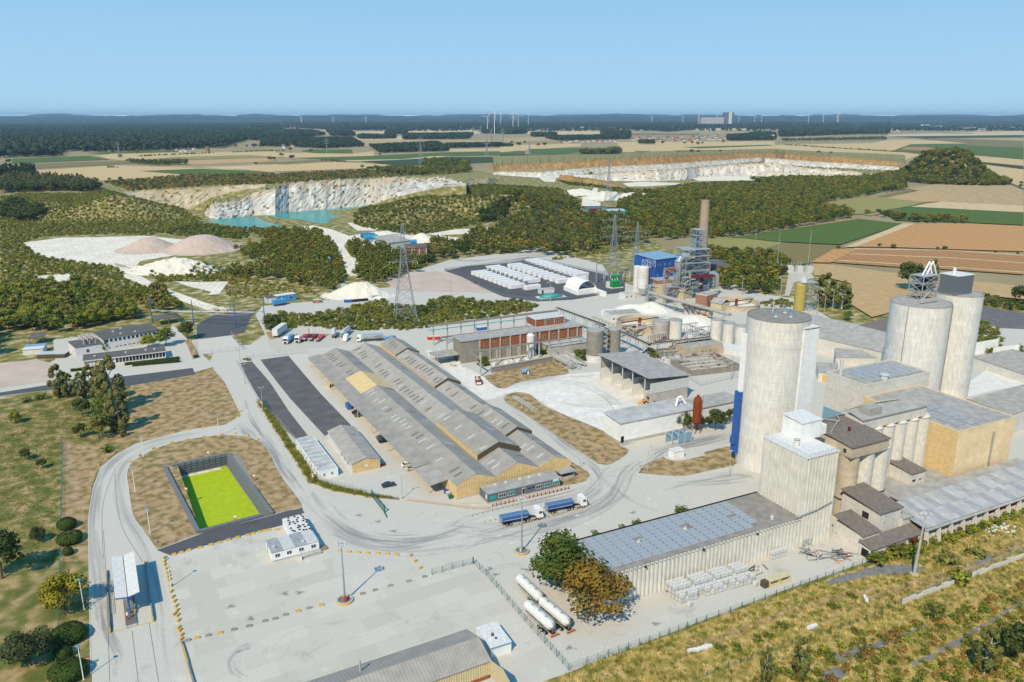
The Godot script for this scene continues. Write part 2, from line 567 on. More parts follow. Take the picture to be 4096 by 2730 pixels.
func build_fields() -> void:
	mat("f_wheat",lin(.60,.44,.225),.95, "field",140, "soft",37)
	mat("f_pale",lin(.62,.47,.275),.95, "field",160, "soft",41)
	mat("f_tan",lin(.50,.37,.20),.95, "field",120, "blotch",60)
	mat("f_green",lin(.10,.155,.03),.95, "field",60, "fine",40)
	mat("f_dark",lin(.055,.082,.03),.95, "field",70, "fine",50)
	mat("f_lime",lin(.33,.30,.10),.95, "field",50, "fine",31)
	mat("f_olive",lin(.24,.20,.075),.95, "field",70, "fine",43)
	mat("f_plough",lin(.52,.285,.115),.95, "field",60, "lines",40)
	mat("f_brown",lin(.40,.215,.09),.95, "field",60, "lines",33)
	mat("f_straw",lin(.56,.38,.19),.95, "field",90, "fine",33)
	for i in 70:
		var d := rng.randf_range(5200.0,13500.0)
		var c := W(rng.randf_range(-.7,.7) * d,-d)
		var w := rng.randf_range(150.0,520.0)
		var h := rng.randf_range(120.0,420.0)
		var t := rng.randf_range(-.3,.3)
		field(PackedVector2Array([c,c + W(w,t * w),c + W(w + h * .3,t * w - h),c + W(h * .2,-h)]),["pale", "wheat", "pale", "olive", "green", "tan"][i % 6],1.2)
	var far := 0.25
	field(P2([-924,-1471,-957,-1619,-1047,-1779,-961,-1964,-822,-1904,-661,-1839,-556,-1760,-635,-1603,-668,-1541,-773,-1484,-843,-1419]), "wheat",far)
	field(P2([-813,-1752,-714,-1839,-559,-1767,-501,-1704,-581,-1612,-635,-1603,-693,-1659]), "olive",far + .1)
	field(P2([-798,-1760,-711,-1831,-612,-1775,-517,-1715,-592,-1645,-644,-1625]), "green",far + .2)
	field(P2([-1407,-2277,-1278,-2447,-1109,-2233,-1193,-2128,-1267,-2048]), "green",far)
	field(P2([-1257,-2447,-1279,-2586,-811,-2779,-737,-2523,-982,-2362,-1030,-2174,-1115,-2246]), "wheat",far)
	field(P2([-1222,-1974,-1126,-2117,-1006,-2156,-960,-2048,-1087,-1839,-1140,-1839]), "olive",far)
	field(P2([-878,-2185,-691,-2362,-628,-2145,-771,-1988,-905,-1998]), "straw",far)
	field(P2([-948,-2329,-737,-2523,-695,-2376,-889,-2215]), "lime",far)
	field(P2([-1387,-2645,-1184,-2857,-1121,-2761,-1300,-2562]), "green",far)
	field(P2([-730,-1882,-586,-1998,-508,-1730,-561,-1775,-661,-1839]), "pale",far)
	field(P2([-640,-1974,-545,-2048,-466,-2117,-315,-1998,-245,-1918,-356,-1831,-527,-1722,-578,-1779]), "wheat",far)
	field(P2([-655,-2048,-538,-2215,-468,-2128,-560,-1993]), "olive",far)
	field(P2([-862,-2671,-690,-2645,-511,-2586,-473,-2779,-417,-2447,-514,-2309,-646,-2342,-803,-2484]), "wheat",far)
	field(P2([-738,-2928,-578,-2928,-514,-2619,-616,-2603,-725,-2779]), "green",far)
	field(P2([-619,-2329,-436,-2433,-247,-2671,45,-2779,40,-2523,-190,-2433,-305,-2246,-468,-2185]), "green",far)
	field(P2([-468,-2185,-305,-2246,-238,-2418,-183,-2433,-205,-2362,-316,-2209,-415,-2140]), "pale",far + .1)
	field(P2([-400,-2145,-193,-2376,38,-2376,35,-2185,-101,-2048,-212,-1974,-280,-1950]), "dark",far)
	field(P2([-228,-2928,49,-3093,45,-2808,-212,-2715]), "wheat",far)
	field(P2([-907,-4614,-659,-4886,-552,-4090,-816,-4090]), "pale",far)
	field(P2([-1226,-6390,-353,-7222,-194,-5613,-558,-5258,-1010,-5258]), "pale",far)
	field(P2([-811,-4090,-446,-4194,-81,-3991,30,-3639,-293,-3772,-582,-3486,-583,-3214,-672,-3486]), "tan",far + .1)
	field(P2([-2199,-7689,-1489,-6753,-1239,-5613,-1707,-6020]), "pale",far)
	field(P2([-49,-3344,305,-3561,271,-3214,83,-2928,-40,-2688]), "wheat",far)
	field(P2([486,-3772,1258,-3897,900,-2779,539,-2779,345,-2671,384,-2877]), "wheat",far)
	field(P2([58,-2959,266,-3093,239,-2779,166,-2523,59,-2603]), "green",far)
	field(P2([166,-2523,237,-2761,341,-2636,415,-2724,425,-2817,479,-2779,319,-2462]), "olive",far + .1)
	field(P2([-38,-2562,166,-2523,317,-2447,306,-2362,-32,-2145]), "dark",far)
	field(P2([660,-3152,1078,-3414,1073,-3317,690,-3003]), "green",far + .1)
	field(P2([560,-2827,833,-2897,799,-2779,572,-2724]), "green",far + .1)
	field(P2([89,-6390,741,-6753,596,-5430,111,-5258]), "pale",far)
	field(P2([1872,-8470,2673,-8923,2060,-7039,1530,-6699,1277,-6390,1461,-7160]), "pale",far)
	field(P2([10833,-144342,174580,-1024676,6561,-38476,2351,-31297]), "pale",far)
	field(P2([-65,-4417,267,-4945,216,-3991,-54,-3672]), "tan",far)
	field(P2([928,-3170,1152,-3433,1201,-3433,1222,-2998,1308,-2794,1283,-2536,1061,-2185,999,-2536,793,-2703]), "wheat",far)
	field(P2([1152,-3433,1606,-3629,1896,-4115,2056,-4178,2092,-4016,2011,-3582,1704,-3477,1299,-2776,1231,-3019,1216,-3448]), "wheat",far + .1)
	field(P2([1299,-2776,1699,-3477,1954,-3506,1959,-3110,1420,-2245,1425,-2536,1291,-2536]), "green",far)
	field(P2([1387,-2892,1537,-3170,1609,-3170,1574,-2998,1422,-2813]), "brown",far + .1)
	field(P2([2218,-4446,2524,-4016,1945,-3087,1860,-3336,2020,-3598,2092,-4016]), "olive",far)
	field(P2([2539,-4751,2868,-4568,2500,-3977,2402,-4263]), "tan",far)
	field(P2([2224,-4833,3279,-5228,2868,-4568,2250,-4446]), "dark",far + .1)
	field(P2([2435,-5295,4263,-6807,3279,-5228,2212,-4778]), "pale",far)
	field(P2([2490,-7096,4560,-9306,5425,-10469,8015,-13289,5367,-9517,3498,-7345,2541,-6644]), "tan",far)
	field(P2([4151,-8724,6367,-11963,6843,-11963,4736,-8546,3802,-7754]), "green",far + .1)
	field(P2([21123,-46039,133641,-255154,13225,-25289,10281,-21984]), "pale",far)
	field(P2([1404,-2497,1408,-2226,1222,-1927,1214,-2085]), "wheat",far)
	field(P2([1187,-2043,1228,-2106,1227,-1936,1155,-1820]), "dark",far + .1)
	field(P2([1156,-1983,1147,-1807,850,-1331,909,-1478,1054,-1788]), "wheat",far)
	field(P2([650,-1314,845,-1505,870,-1413,821,-1284,679.8,-1057.8,597,-1110,664,-1193,649,-1278]), "tan",.2)
	field(P2([543,-1163,649,-1278,664,-1193,597,-1110,572,-1106]), "straw",.2)
	field(P2([545,-1189,641,-1299,646,-1278,544,-1165]), "olive",.2)
	field(P2([404.7,-1072.1,529,-1193,545,-1172,572,-1102,524.4,-1050.8,423.5,-964.9,416,-967.3]), "lime",.2)
	field(P2([524.6,-1048.1,597,-1110,679.8,-1057.8,633.1,-983]), "pale",.21)
	field(P2([461,-985.4,524.6,-1048.1,634.7,-985.4,559.1,-864.1,510.9,-885.6,437.4,-904]), "green",.2)
	field(P2([209.3,-767.9,402.5,-918.8,433.3,-875.7,304.6,-728.2,253.2,-745.8,230.9,-764.2]), "green",.2)
	field(P2([189.7,-791.4,230.3,-761.9,256.3,-738.6,207.4,-683,175.5,-677]), "lime",.18)
	field(P2([255.9,-737.2,299,-724.8,302.1,-711.4,241.7,-632.2,218.6,-616.8,200.6,-659.5,207.4,-683]), "olive",.16)
	field(P2([312,-714.7,444.7,-872.8,508,-875.7,554.4,-856.6,450,-689.1,389.8,-701.7,343.1,-713.4]), "plough",.2)
	field(P2([302.4,-713.4,435.1,-879.7,445.7,-874.8,311.9,-713.4]), "pale",.22)
	field(P2([259.2,-635.9,309.1,-703,386.4,-695.4,436.9,-668.1,384.2,-583.6,345.5,-601.2,298.7,-616.8]), "brown",.2)
	for k in 3:
		field([P2([293.7,-678.2,366.8,-658.4,415.1,-633.3,413.2,-630.1,365,-655,291.2,-674.6]),P2([269.6,-645.6,344.2,-615.8,390.5,-593.7,388.2,-590,342.7,-612.9,267.4,-642.3]),P2([308.1,-705.6,387.1,-696.6,438.7,-671.1,435.8,-666.4,385.1,-692.8,304.9,-700.4])][k], "pale",.24)
	field(P2([242.7,-634.8,287.8,-701.7,309.1,-703,258.1,-633.3]), "plough",.22)
	field(P2([242.1,-629.6,256.9,-623.3,286.2,-593.3,357.5,-540.8,378,-532.9,342.6,-479.9,332,-499.9,309.7,-514.1,242.7,-489.7,227.3,-462.9,212.7,-452.7,214,-484.8,240.5,-548.9,230.8,-579.3,225.5,-579.3]), "straw",.2)
	sheet("road",P2([1064,-1807,1071,-1807,925,-1505,864,-1354,830,-1299,907,-1478]),far + .3, "asphalt_b")
	sheet("path",P2([205.4,-753,271.5,-820.6,404,-938.5,421.6,-967.3,418.4,-949.8,397.1,-918.8,291.1,-824.9,203.5,-745.8]),.23, "dry_grass")

# ------------------------------------------------------------------ chalk quarry

func cliff(called: String,a: Array,cols: Array,rough := 1.0,back := 0.0) -> void:
	var b := mb()
	b.colored = true
	var f := FastNoiseLite.new()
	f.seed = 77
	f.frequency = 0.05
	f.fractal_octaves = 4
	var k := a.size() / 6
	var foot := []
	var top := []
	for i in k:
		foot.append(V(a[i * 6],a[i * 6 + 1],a[i * 6 + 2]))
		top.append(V(a[i * 6 + 3],a[i * 6 + 4],a[i * 6 + 5]))
	var cf := []
	var ct := []
	for i in k - 1:
		var st := maxi(1,int(foot[i].distance_to(foot[i + 1]) / 3.2))
		for j in st:
			cf.append(foot[i].lerp(foot[i + 1],float(j) / st))
			ct.append(top[i].lerp(top[i + 1],float(j) / st))
	cf.append(foot[k - 1])
	ct.append(top[k - 1])
	var rows := 13
	var g := []
	for i in cf.size():
		var line := []
		for r in rows + 1:
			var t := float(r) / rows
			var p: Vector3 = cf[i].lerp(ct[i],t)
			var out := V(-p.x,0,-p.z).normalized()
			var amp := rough * (1.1 if r > 0 and r < rows else 0.4)
			p += out * amp * (f.get_noise_3d(p.x * 1.2,p.y * .5,p.z * 1.2) * 2.0 + f.get_noise_3d(p.x * 6.0,p.y * 2.0,p.z * 6.0) * 1.2)
			p.y += rough * 3.2 * f.get_noise_2d(p.x * 3.0,p.z * 3.0 + 500.0) * (1.0 if r == rows else 0.0)
			line.append(p)
		g.append(line)
	for i in cf.size() - 1:
		for r in rows:
			var p: Vector3 = g[i][r]
			var s := f.get_noise_3d(p.x * 1.5 + 90.0,p.y * .4,p.z * 1.5) * 0.5 + 0.5
			var t := float(r) / rows
			var col: Color = cols[0].lerp(cols[1],clampf((s - .42) * 3.0,0,1))
			if t > .72 + .25 * f.get_noise_2d(p.x * .6,p.z * .6):
				col = col.lerp(cols[2],.55)
			if f.get_noise_3d(p.x * 5.0,p.y * 5.0,p.z * 2.0) > .37:
				col = cols[3]
			b.col = col
			b.quad(g[i][r],g[i + 1][r],g[i + 1][r + 1],g[i][r + 1])
	setting(called,b,M.terrain)
	var sk := mb()
	for i in cf.size() - 1:
		var p: Vector3 = g[i][0]
		var q: Vector3 = g[i + 1][0]
		if maxf(p.y,q.y) > .6:
			var dp := V(p.x,0,p.z).normalized() * (p.y * 1.6 + 2.0)
			var dq := V(q.x,0,q.z).normalized() * (q.y * 1.6 + 2.0)
			sk.quad(V(p.x - dp.x,-.3,p.z - dp.z),V(q.x - dq.x,-.3,q.z - dq.z),q,p)
	if sk.v.size():
		setting("hill",sk,M.scrub_ground)
	if back > 0.0:
		var bb := mb()
		for i in ct.size() - 1:
			var p: Vector3 = g[i][rows]
			var q: Vector3 = g[i + 1][rows]
			var dp := V(p.x,0,p.z).normalized() * back
			var dq := V(q.x,0,q.z).normalized() * back
			var p2 := V(p.x + dp.x,-.1,p.z + dp.z)
			var q2 := V(q.x + dq.x,-.1,q.z + dq.z)
			bb.quad(p,q,q2,p2)
		setting("hill",bb,M.scrub_ground)

func strip(called: String,a: PackedVector2Array,ha: float,b: PackedVector2Array,hb: float,m: String) -> void:
	var o := mb()
	for i in a.size() - 1:
		o.quad(v3(a[i],ha),v3(a[i + 1],ha),v3(b[i + 1],hb),v3(b[i],hb))
	setting(called,o,M[m])

var mounds := []

func height_at(p: Vector2) -> float:
	var h := 0.0
	for m in mounds:
		var d := W((p.x - m[0].x) / m[1],(p.y - m[0].y) / m[2])
		var l := d.length()
		if l < 1.0:
			h = maxf(h,m[3] * (0.5 + 0.5 * cos(PI * l)) * (1.0 + .25 * sin(p.x * .05 + m[1]) * cos(p.y * .043)))
	return h

func mound(called: String,at: Vector2,rx: float,rz: float,h: float,m: String,seg := 40,bumpy := 0.0) -> void:
	mounds.append([at,rx,rz,h])
	var b := mb()
	var f := FastNoiseLite.new()
	f.seed = int(rx * 7)
	f.frequency = 0.12
	var g := []
	for i in seg + 1:
		var line := []
		for j in seg + 1:
			var p := at + W((i * 2.0 / seg - 1) * rx,(j * 2.0 / seg - 1) * rz)
			var y := height_at(p)
			if y > .3 and bumpy > 0:
				y += f.get_noise_2d(p.x,p.y) * bumpy
			line.append(v3(p,y if y > .05 else -.05))
		g.append(line)
	for i in seg:
		for j in seg:
			if maxf(g[i][j].y,g[i + 1][j + 1].y) > 0 or maxf(g[i + 1][j].y,g[i][j + 1].y) > 0:
				b.quad(g[i][j],g[i + 1][j],g[i + 1][j + 1],g[i][j + 1])
	setting(called,b,M[m])

func build_quarry() -> void:
	var white := [Color(.60,.575,.53),Color(.86,.84,.79),Color(.60,.45,.27),Color(.23,.22,.14)]
	var cream := [Color(.55,.47,.33),Color(.72,.64,.49),Color(.55,.38,.2),Color(.24,.22,.12)]
	var soil := [Color(.42,.25,.10),Color(.56,.37,.17),Color(.33,.23,.09),Color(.17,.15,.06)]
	cliff("cliff",[-475.6,24.2,-980.7,-479.7,26,-989.9,-467.9,19.6,-984.4,-472.3,25.7,-995.7,-448.7,8.7,-993.3,-452.5,26.4,-1007,-427.4,-0.3,-1002.7,-430.9,26.2,-1018.6,-412,1.9,-1009.1,-415.5,26.5,-1025,-398.7,7.2,-1014.5,-402.5,26.8,-1030.1,-386.7,15,-1024.5,-390.3,27.6,-1038,-354.1,22.4,-1041.4,-356.8,28.3,-1051.1,-324.9,25.6,-1056.2,-326.3,29.5,-1062],cream,1.3,320.0)
	cliff("cliff",[-373.5,0,-963.1,-374.2,3.2,-966,-355.7,0,-932.2,-356,13.7,-940.6,-343.5,0,-921.2,-346.6,18.7,-935,-323.4,0,-942.3,-326.8,19.1,-958,-310,0,-957.2,-317.3,24.6,-973.8,-287.3,0,-963.1,-291.1,31.4,-984.9,-278.5,0,-991,-281.8,33.6,-1012.9,-260.4,0,-1006.2,-263.5,34,-1028.1,-226.1,-0,-1032.5,-228.7,34.1,-1054.4,-189.7,0,-1067.4,-191.8,33.9,-1089.3,-155.9,14.4,-1023.2,-157.8,39.1,-1043.1,-113.5,21.7,-1048.9,-115.2,36.3,-1068.8,-91.9,24.8,-1066,-93.2,36.8,-1084,-61.8,24.9,-1083.2,-62.2,27.2,-1091.2],white,1.5,380.0)
	cliff("cliff",[-75.9,0,-1382.3,-76,10.4,-1388.3,-65.6,0,-1399.2,-65.7,11.6,-1405.2,-41.8,0,-1424,-41.9,9.7,-1430,-26.1,0,-1470.9,-26.1,3.9,-1474.9],cream,.8,60.0)
	cliff("cliff",[-41.5,0,-1759.6,-41.7,10.4,-1769.6,-26.5,0,-1778.9,-26.6,10.5,-1792.9,79.2,0,-1839.4,79.6,13.5,-1853.4,220.3,0,-1908.6,221.5,16.4,-1924.6,379.4,0,-2022.6,381.3,19.2,-2038.5,615.1,0,-2245.5,618,16.7,-2261.3,766.9,0,-2362.4,770.7,13.3,-2378,765,0,-2269.5,768.7,16.2,-2285.2,823.6,0,-2084.6,827.8,16.8,-2100.1,937,0,-1973.8,942,8.2,-1986.9,964.3,0,-1983.3,965.6,4,-1987.2],soil,1.2,700.0)
	cliff("cliff",[-39,0,-1651.8,-39.2,3,-1659.8,-24.5,0,-1645.1,-24.6,6.1,-1655.1,57,0,-1586.8,57.3,8.7,-1598.8,118,0,-1635.1,118.8,11.4,-1649,211.6,0,-1722.1,213.1,11.8,-1738.1,341,0,-1814.7,343.4,11.4,-1830.6,518,0,-1992.9,521.3,10.7,-2008.6,660.6,0,-2139.5,664.4,10.7,-2155.1,636.6,0,-2032.7,640.7,14,-2050.3,721.2,0,-1891.4,726.4,11.9,-1908.6,837.4,0,-1760.4,842.3,9.2,-1773.6,852.3,0,-1749.1,854.4,4.6,-1754.7],white,.8,40.0)
	cliff("cliff",[148.6,0,-1556.2,148.9,5.3,-1560.2,157.1,0,-1550.2,157.6,8.1,-1558.2,173.1,0,-1492.8,174,13.2,-1504.7,204.9,0,-1487.2,206.2,14.8,-1501.2,268.3,0,-1479,270.2,18.8,-1495,329.2,0,-1512.4,331.3,21,-1528.3,365.3,0,-1574.5,367.7,19.2,-1590.3,469.3,0,-1618.7,472,23,-1634.6,523.6,0,-1602.6,526.4,25.3,-1618.5,592.5,0,-1610.2,595.2,15.2,-1622,666.2,0,-1563.6,668.9,12.2,-1573.3,693.6,0,-1548.6,695.3,7.3,-1554.4],white,1.2,30.0)
	cliff("cliff",[490,0,-1610.2,490.6,7.7,-1614.2,501.1,0,-1600.7,506.3,10.1,-1605.3,577.9,0,-1569.6,579.9,8.4,-1577.4,641.9,0,-1505.3,640.3,10,-1514.7,687.2,0,-1533.9,688.2,5.2,-1537.8],white,.8,8.0)
	cliff("cliff",[86.6,0,-1498.3,88.9,10.3,-1504.2,112.7,0,-1498.3,113.1,8,-1506.3,132.8,-0,-1431.6,133.3,8.2,-1439.6,160.5,0,-1382.3,161.3,5.3,-1390.3,184.5,0,-1336.2,185.2,3.3,-1342.2],soil,.7,60.0)
	for p in [P2([197,-1432,234,-1466,301,-1439,294,-1407,228,-1366,198,-1366]),P2([346,-1550,386,-1603,527,-1612,490,-1498,345,-1484]),P2([52,-1571,85,-1550,78,-1458,59,-1471]),P2([-25,-1693,57,-1652,94,-1635,158,-1652,150,-1571,86,-1562,54,-1562,-24,-1635]),P2([479,-1620,550,-1594,533,-1520,454,-1534])]:
		sheet("quarry_floor",p,0.3, "chalk_ground")
	for p in [P2([90,-1293,116,-1330,126,-1293,116,-1243,93,-1187,89,-1224]),P2([118,-1153,147,-1262,168,-1272,160,-1224,128,-1120,118,-1123]),P2([172,-1243,215,-1262,195,-1205,164,-1120,158,-1153]),
			P2([99,-1136,125,-1262,138,-1347,143,-1336,135,-1262,111,-1153,123,-1105,103.9,-957.2,91.5,-945.7,104.2,-1032.5,93.5,-1067.4]),
			P2([-137,-1153,-140,-1196,-109,-1161,-83,-1153,-39,-1105,18,-1105,17.4,-1067.4,-38.1,-1074.6,-89,-1120,-124,-1144]),
			P2([-17,-1105,32,-1105,72.5,-1082,93.5,-1067.4,77.3,-1060.2,30.9,-1067.4,-16.1,-1067.4]),
			P2([-87.9,-800.2,-60.7,-834.6,-16.5,-848.2,-15.9,-817,-40.7,-804.3,-75.3,-792]),
			P2([-194.8,-923.4,-195.5,-969,-191,-975,-187.4,-934.4,-177.2,-881.8,-161.5,-852.9,-142.4,-843.6,-141.9,-825.7,-161.5,-825.7,-179.2,-871.9]),
			P2([-229.5,-857.6,-217.9,-867.1,-190.3,-834.6,-162.5,-788,-142.9,-817,-117.6,-792,-94.1,-792,-50.8,-776.1,-48.9,-728.5,-90.8,-725.1,-108.4,-698.7,-126.3,-718.3,-146.7,-735.5,-158.3,-760.9,-155.5,-725.1,-137.8,-668.2,-120.8,-640.1,-121.7,-614.2,-114.6,-581.1,-122.4,-581.1,-141.3,-651.1,-161.9,-725.1,-192.2,-800.2,-223.5,-839.1]),
			P2([-462.3,-742.6,-444.4,-776.1,-408.4,-780.1,-365.6,-788,-328.4,-768.4,-320,-764.6,-274.9,-746.2,-254.7,-732,-273.8,-698.7,-289.7,-674.1,-307,-645.6,-297.4,-614.2,-313.6,-619.2,-332.7,-629.5,-359.1,-634.8,-393.7,-662.4,-424.1,-692.4]),
			P2([-729,-1136,-743,-1196,-726,-1170,-704.2,-1096.9]),
			P2([-353.3,-577.7,-351.6,-583.8,-337.1,-590.9,-312.7,-556.3,-308.7,-532.9,-323.4,-543.5,-335.8,-550.7]),
			P2([-323.8,-635,-309.9,-625.5,-287.5,-590.1,-274.7,-577.7,-247.4,-543.5,-229.1,-526.1,-200.1,-497.2,-184.5,-482.5,-172.6,-476.8,-182.8,-468.5,-203.5,-488.3,-225.8,-509.7,-253.2,-539.9,-285.5,-573.7]),
			P2([-244.6,-562,-223.1,-558.2,-205.3,-562,-197,-519.4,-203.7,-516.1,-204.5,-526.1,-226.5,-543.5])]:
		sheet("quarry_track",p,0.16, "chalk_ground")
	sheet("lake",P2([-298.9,-957.2,-281.5,-986,-245.7,-1019.2,-208.1,-1057.4,-185,-1063.1,-188.2,-1032.5,-191.9,-1011.3,-204.3,-963.1,-209.8,-923.4,-206,-879.8,-214.5,-879.8,-245.1,-918,-268.4,-928.9]),0.2, "water")
	sheet("lake",P2([-354.6,-912.7,-344.3,-923.4,-323.7,-943.4,-305,-945.7,-288.1,-912.7,-250.5,-862.3,-247.1,-843.6,-278.1,-839.1,-301.6,-857.6,-329.3,-881.8]),0.2, "water")
	mound("hill",W(-486.1,-963.1),135,75,20, "scrub_ground")
	mound("hill",W(-626.1,-1032.5),150,70,9, "scrub_ground")
	mound("hill",W(-49.9,-993.5),190,85,21, "scrub_ground")
	mound("hill",W(-122.7,-934.4),90,70,13, "scrub_ground")
	mound("hill",W(810,-1505),92,130,50, "scrub_ground")
	mound("chalk_heap",W(-328,-708.4),30,34,9, "pink_gravel",34,.8)
	mound("chalk_heap",W(-280.8,-711.7),38,42,15, "pink_gravel",34,.8)
	mound("chalk_heap",W(-262.3,-605.1),44,24,10, "chalk",40,2.2)
	mound("chalk_heap",W(-102.7,-514.5),27,15,9.6, "chalk",40,1.4)
	mound("chalk_heap",W(-128.1,-792),26,20,5, "chalk",26,1.0)
	mound("chalk_heap",W(-69.2,-749.8),30,18,5, "chalk",26,2.0)
	mound("chalk_heap",W(-88.4,-772.3),12,12,6, "chalk",20,1.0)
	mound("chalk_heap",W(105,-1243),40,40,8, "chalk",26,2.0)
	mound("chalk_heap",W(140,-1170),40,40,9, "chalk",26,2.0)
	mound("chalk_heap",W(184,-1187),40,40,7, "chalk",26,2.0)

# ------------------------------------------------------------------ foliage

var crowns := {}      # name -> Mesh
var trunks := {}

func leaf_mesh(sd: int,kind: String,h: float,rx: float,leaf: float,count: int,tint: Color,spread := .25) -> Mesh:
	var r := RandomNumberGenerator.new()
	r.seed = sd
	var b := mb()
	b.colored = true
	var lobes := []
	var nl := {"round": 16, "birch": 22, "bush": 9, "column": 14, "cone": 16, "far": 5, "clip": 1}[kind] as int
	for i in nl:
		var a := r.randf() * TAU
		var t := (i + .5) / nl
		var p: Vector3
		var s: float
		match kind:
			"round":
				var el := asin(r.randf_range(-.55,1.0))
				p = V(cos(a) * cos(el) * rx * .62,h * .62 + sin(el) * h * .27,sin(a) * cos(el) * rx * .62)
				s = rx * r.randf_range(.34,.5)
			"birch":
				var w := sin(PI * clampf(t * .85 + .12,0,1)) * rx * .75
				p = V(cos(a) * w,h * (.12 + .84 * t),sin(a) * w)
				s = rx * r.randf_range(.25,.42) * (1.15 - t * .6)
			"column":
				p = V(cos(a) * rx * .3,h * (.12 + .8 * t),sin(a) * rx * .3)
				s = rx * r.randf_range(.5,.75) * (1.1 - t * .5)
			"cone":
				var w2 := (1.0 - t) * rx * .7
				p = V(cos(a) * w2,h * (.08 + .85 * t),sin(a) * w2)
				s = rx * (.5 - .32 * t)
			"clip":
				p = V(0,h * .5,0)
				s = rx
			_:
				var w3 := sqrt(r.randf()) * rx * .6
				p = V(cos(a) * w3,h * r.randf_range(.25,.62),sin(a) * w3)
				s = rx * r.randf_range(.38,.55)
		lobes.append([p,s,r.randf_range(1.0 - spread,1.0 + spread),r.randf_range(-.12,.12)])
	for i in count:
		var l: Array = lobes[i % nl]
		var d := V(r.randfn(),r.randfn(),r.randfn()).normalized()
		var rad := pow(r.randf(),.33)
		var sy := .8
		if kind == "clip":
			rad = r.randf_range(.93,1.02)
			sy = h * .5 / rx
			d = V(signf(d.x) * pow(absf(d.x),.8),signf(d.y) * pow(absf(d.y),.8),signf(d.z) * pow(absf(d.z),.8))
		elif kind == "birch":
			sy = 1.25
		var p: Vector3 = l[0] + d * V(1,sy,1) * l[1] * rad
		if p.y < .05:
			p.y = r.randf() * .3
		var nn := (d + V(0,.5,0) + V(r.randfn(),r.randfn(),r.randfn()) * .55).normalized()
		var s1 := nn.cross(V(r.randfn(),r.randfn(),r.randfn())).normalized()
		var s2 := nn.cross(s1)
		var z := leaf * r.randf_range(.6,1.35)
		var k: float = l[2] * r.randf_range(.78,1.22)
		b.col = Color(clampf(tint.r * k * (1.0 + l[3]),0,1),clampf(tint.g * k,0,1),clampf(tint.b * k * (1.0 - l[3]),0,1))
		var bend := nn * z * .22
		var sn := (d * .9 + nn * .55 + V(0,.12,0)).normalized()
		b.trin(p - s1 * z * .5,p + s2 * z * .42 - bend,p + s1 * z * .55,sn,sn,sn)
		b.trin(p - s1 * z * .5,p + s1 * z * .55,p - s2 * z * .45 - bend,sn,sn,sn)
	return b.mesh()

func trunk_mesh(sd: int,h: float,r0: float,limbs: int,reach: float) -> Mesh:
	var r := RandomNumberGenerator.new()
	r.seed = sd
	var b := mb()
	var p := V(0,-.2,0)
	var rr := r0
	var pts := [p]
	for i in 5:
		var q := V(r.randf_range(-.03,.03) * h,h * .78 * (i + 1) / 5.0,r.randf_range(-.03,.03) * h)
		b.cyl(p,q,rr,rr * .78,7,false)
		rr *= .78
		p = q
		pts.append(q)
	for i in limbs:
		var a := TAU * i / limbs + r.randf()
		var s: Vector3 = pts[2 + i % 3]
		b.cyl(s,s + V(cos(a) * reach,reach * r.randf_range(.5,1.1),sin(a) * reach),r0 * .4,r0 * .1,5,false)
	return b.mesh()

const GREEN := Color(0.135,0.165,0.026)
const DARK := Color(0.066,0.09,0.024)
const LIME := Color(0.25,0.26,0.032)
const OLIVE := Color(0.2,0.19,0.042)
const GREY := Color(0.15,0.155,0.058)
const RUST := Color(0.28,0.165,0.045)
const FAR := Color(0.055,0.082,0.032)

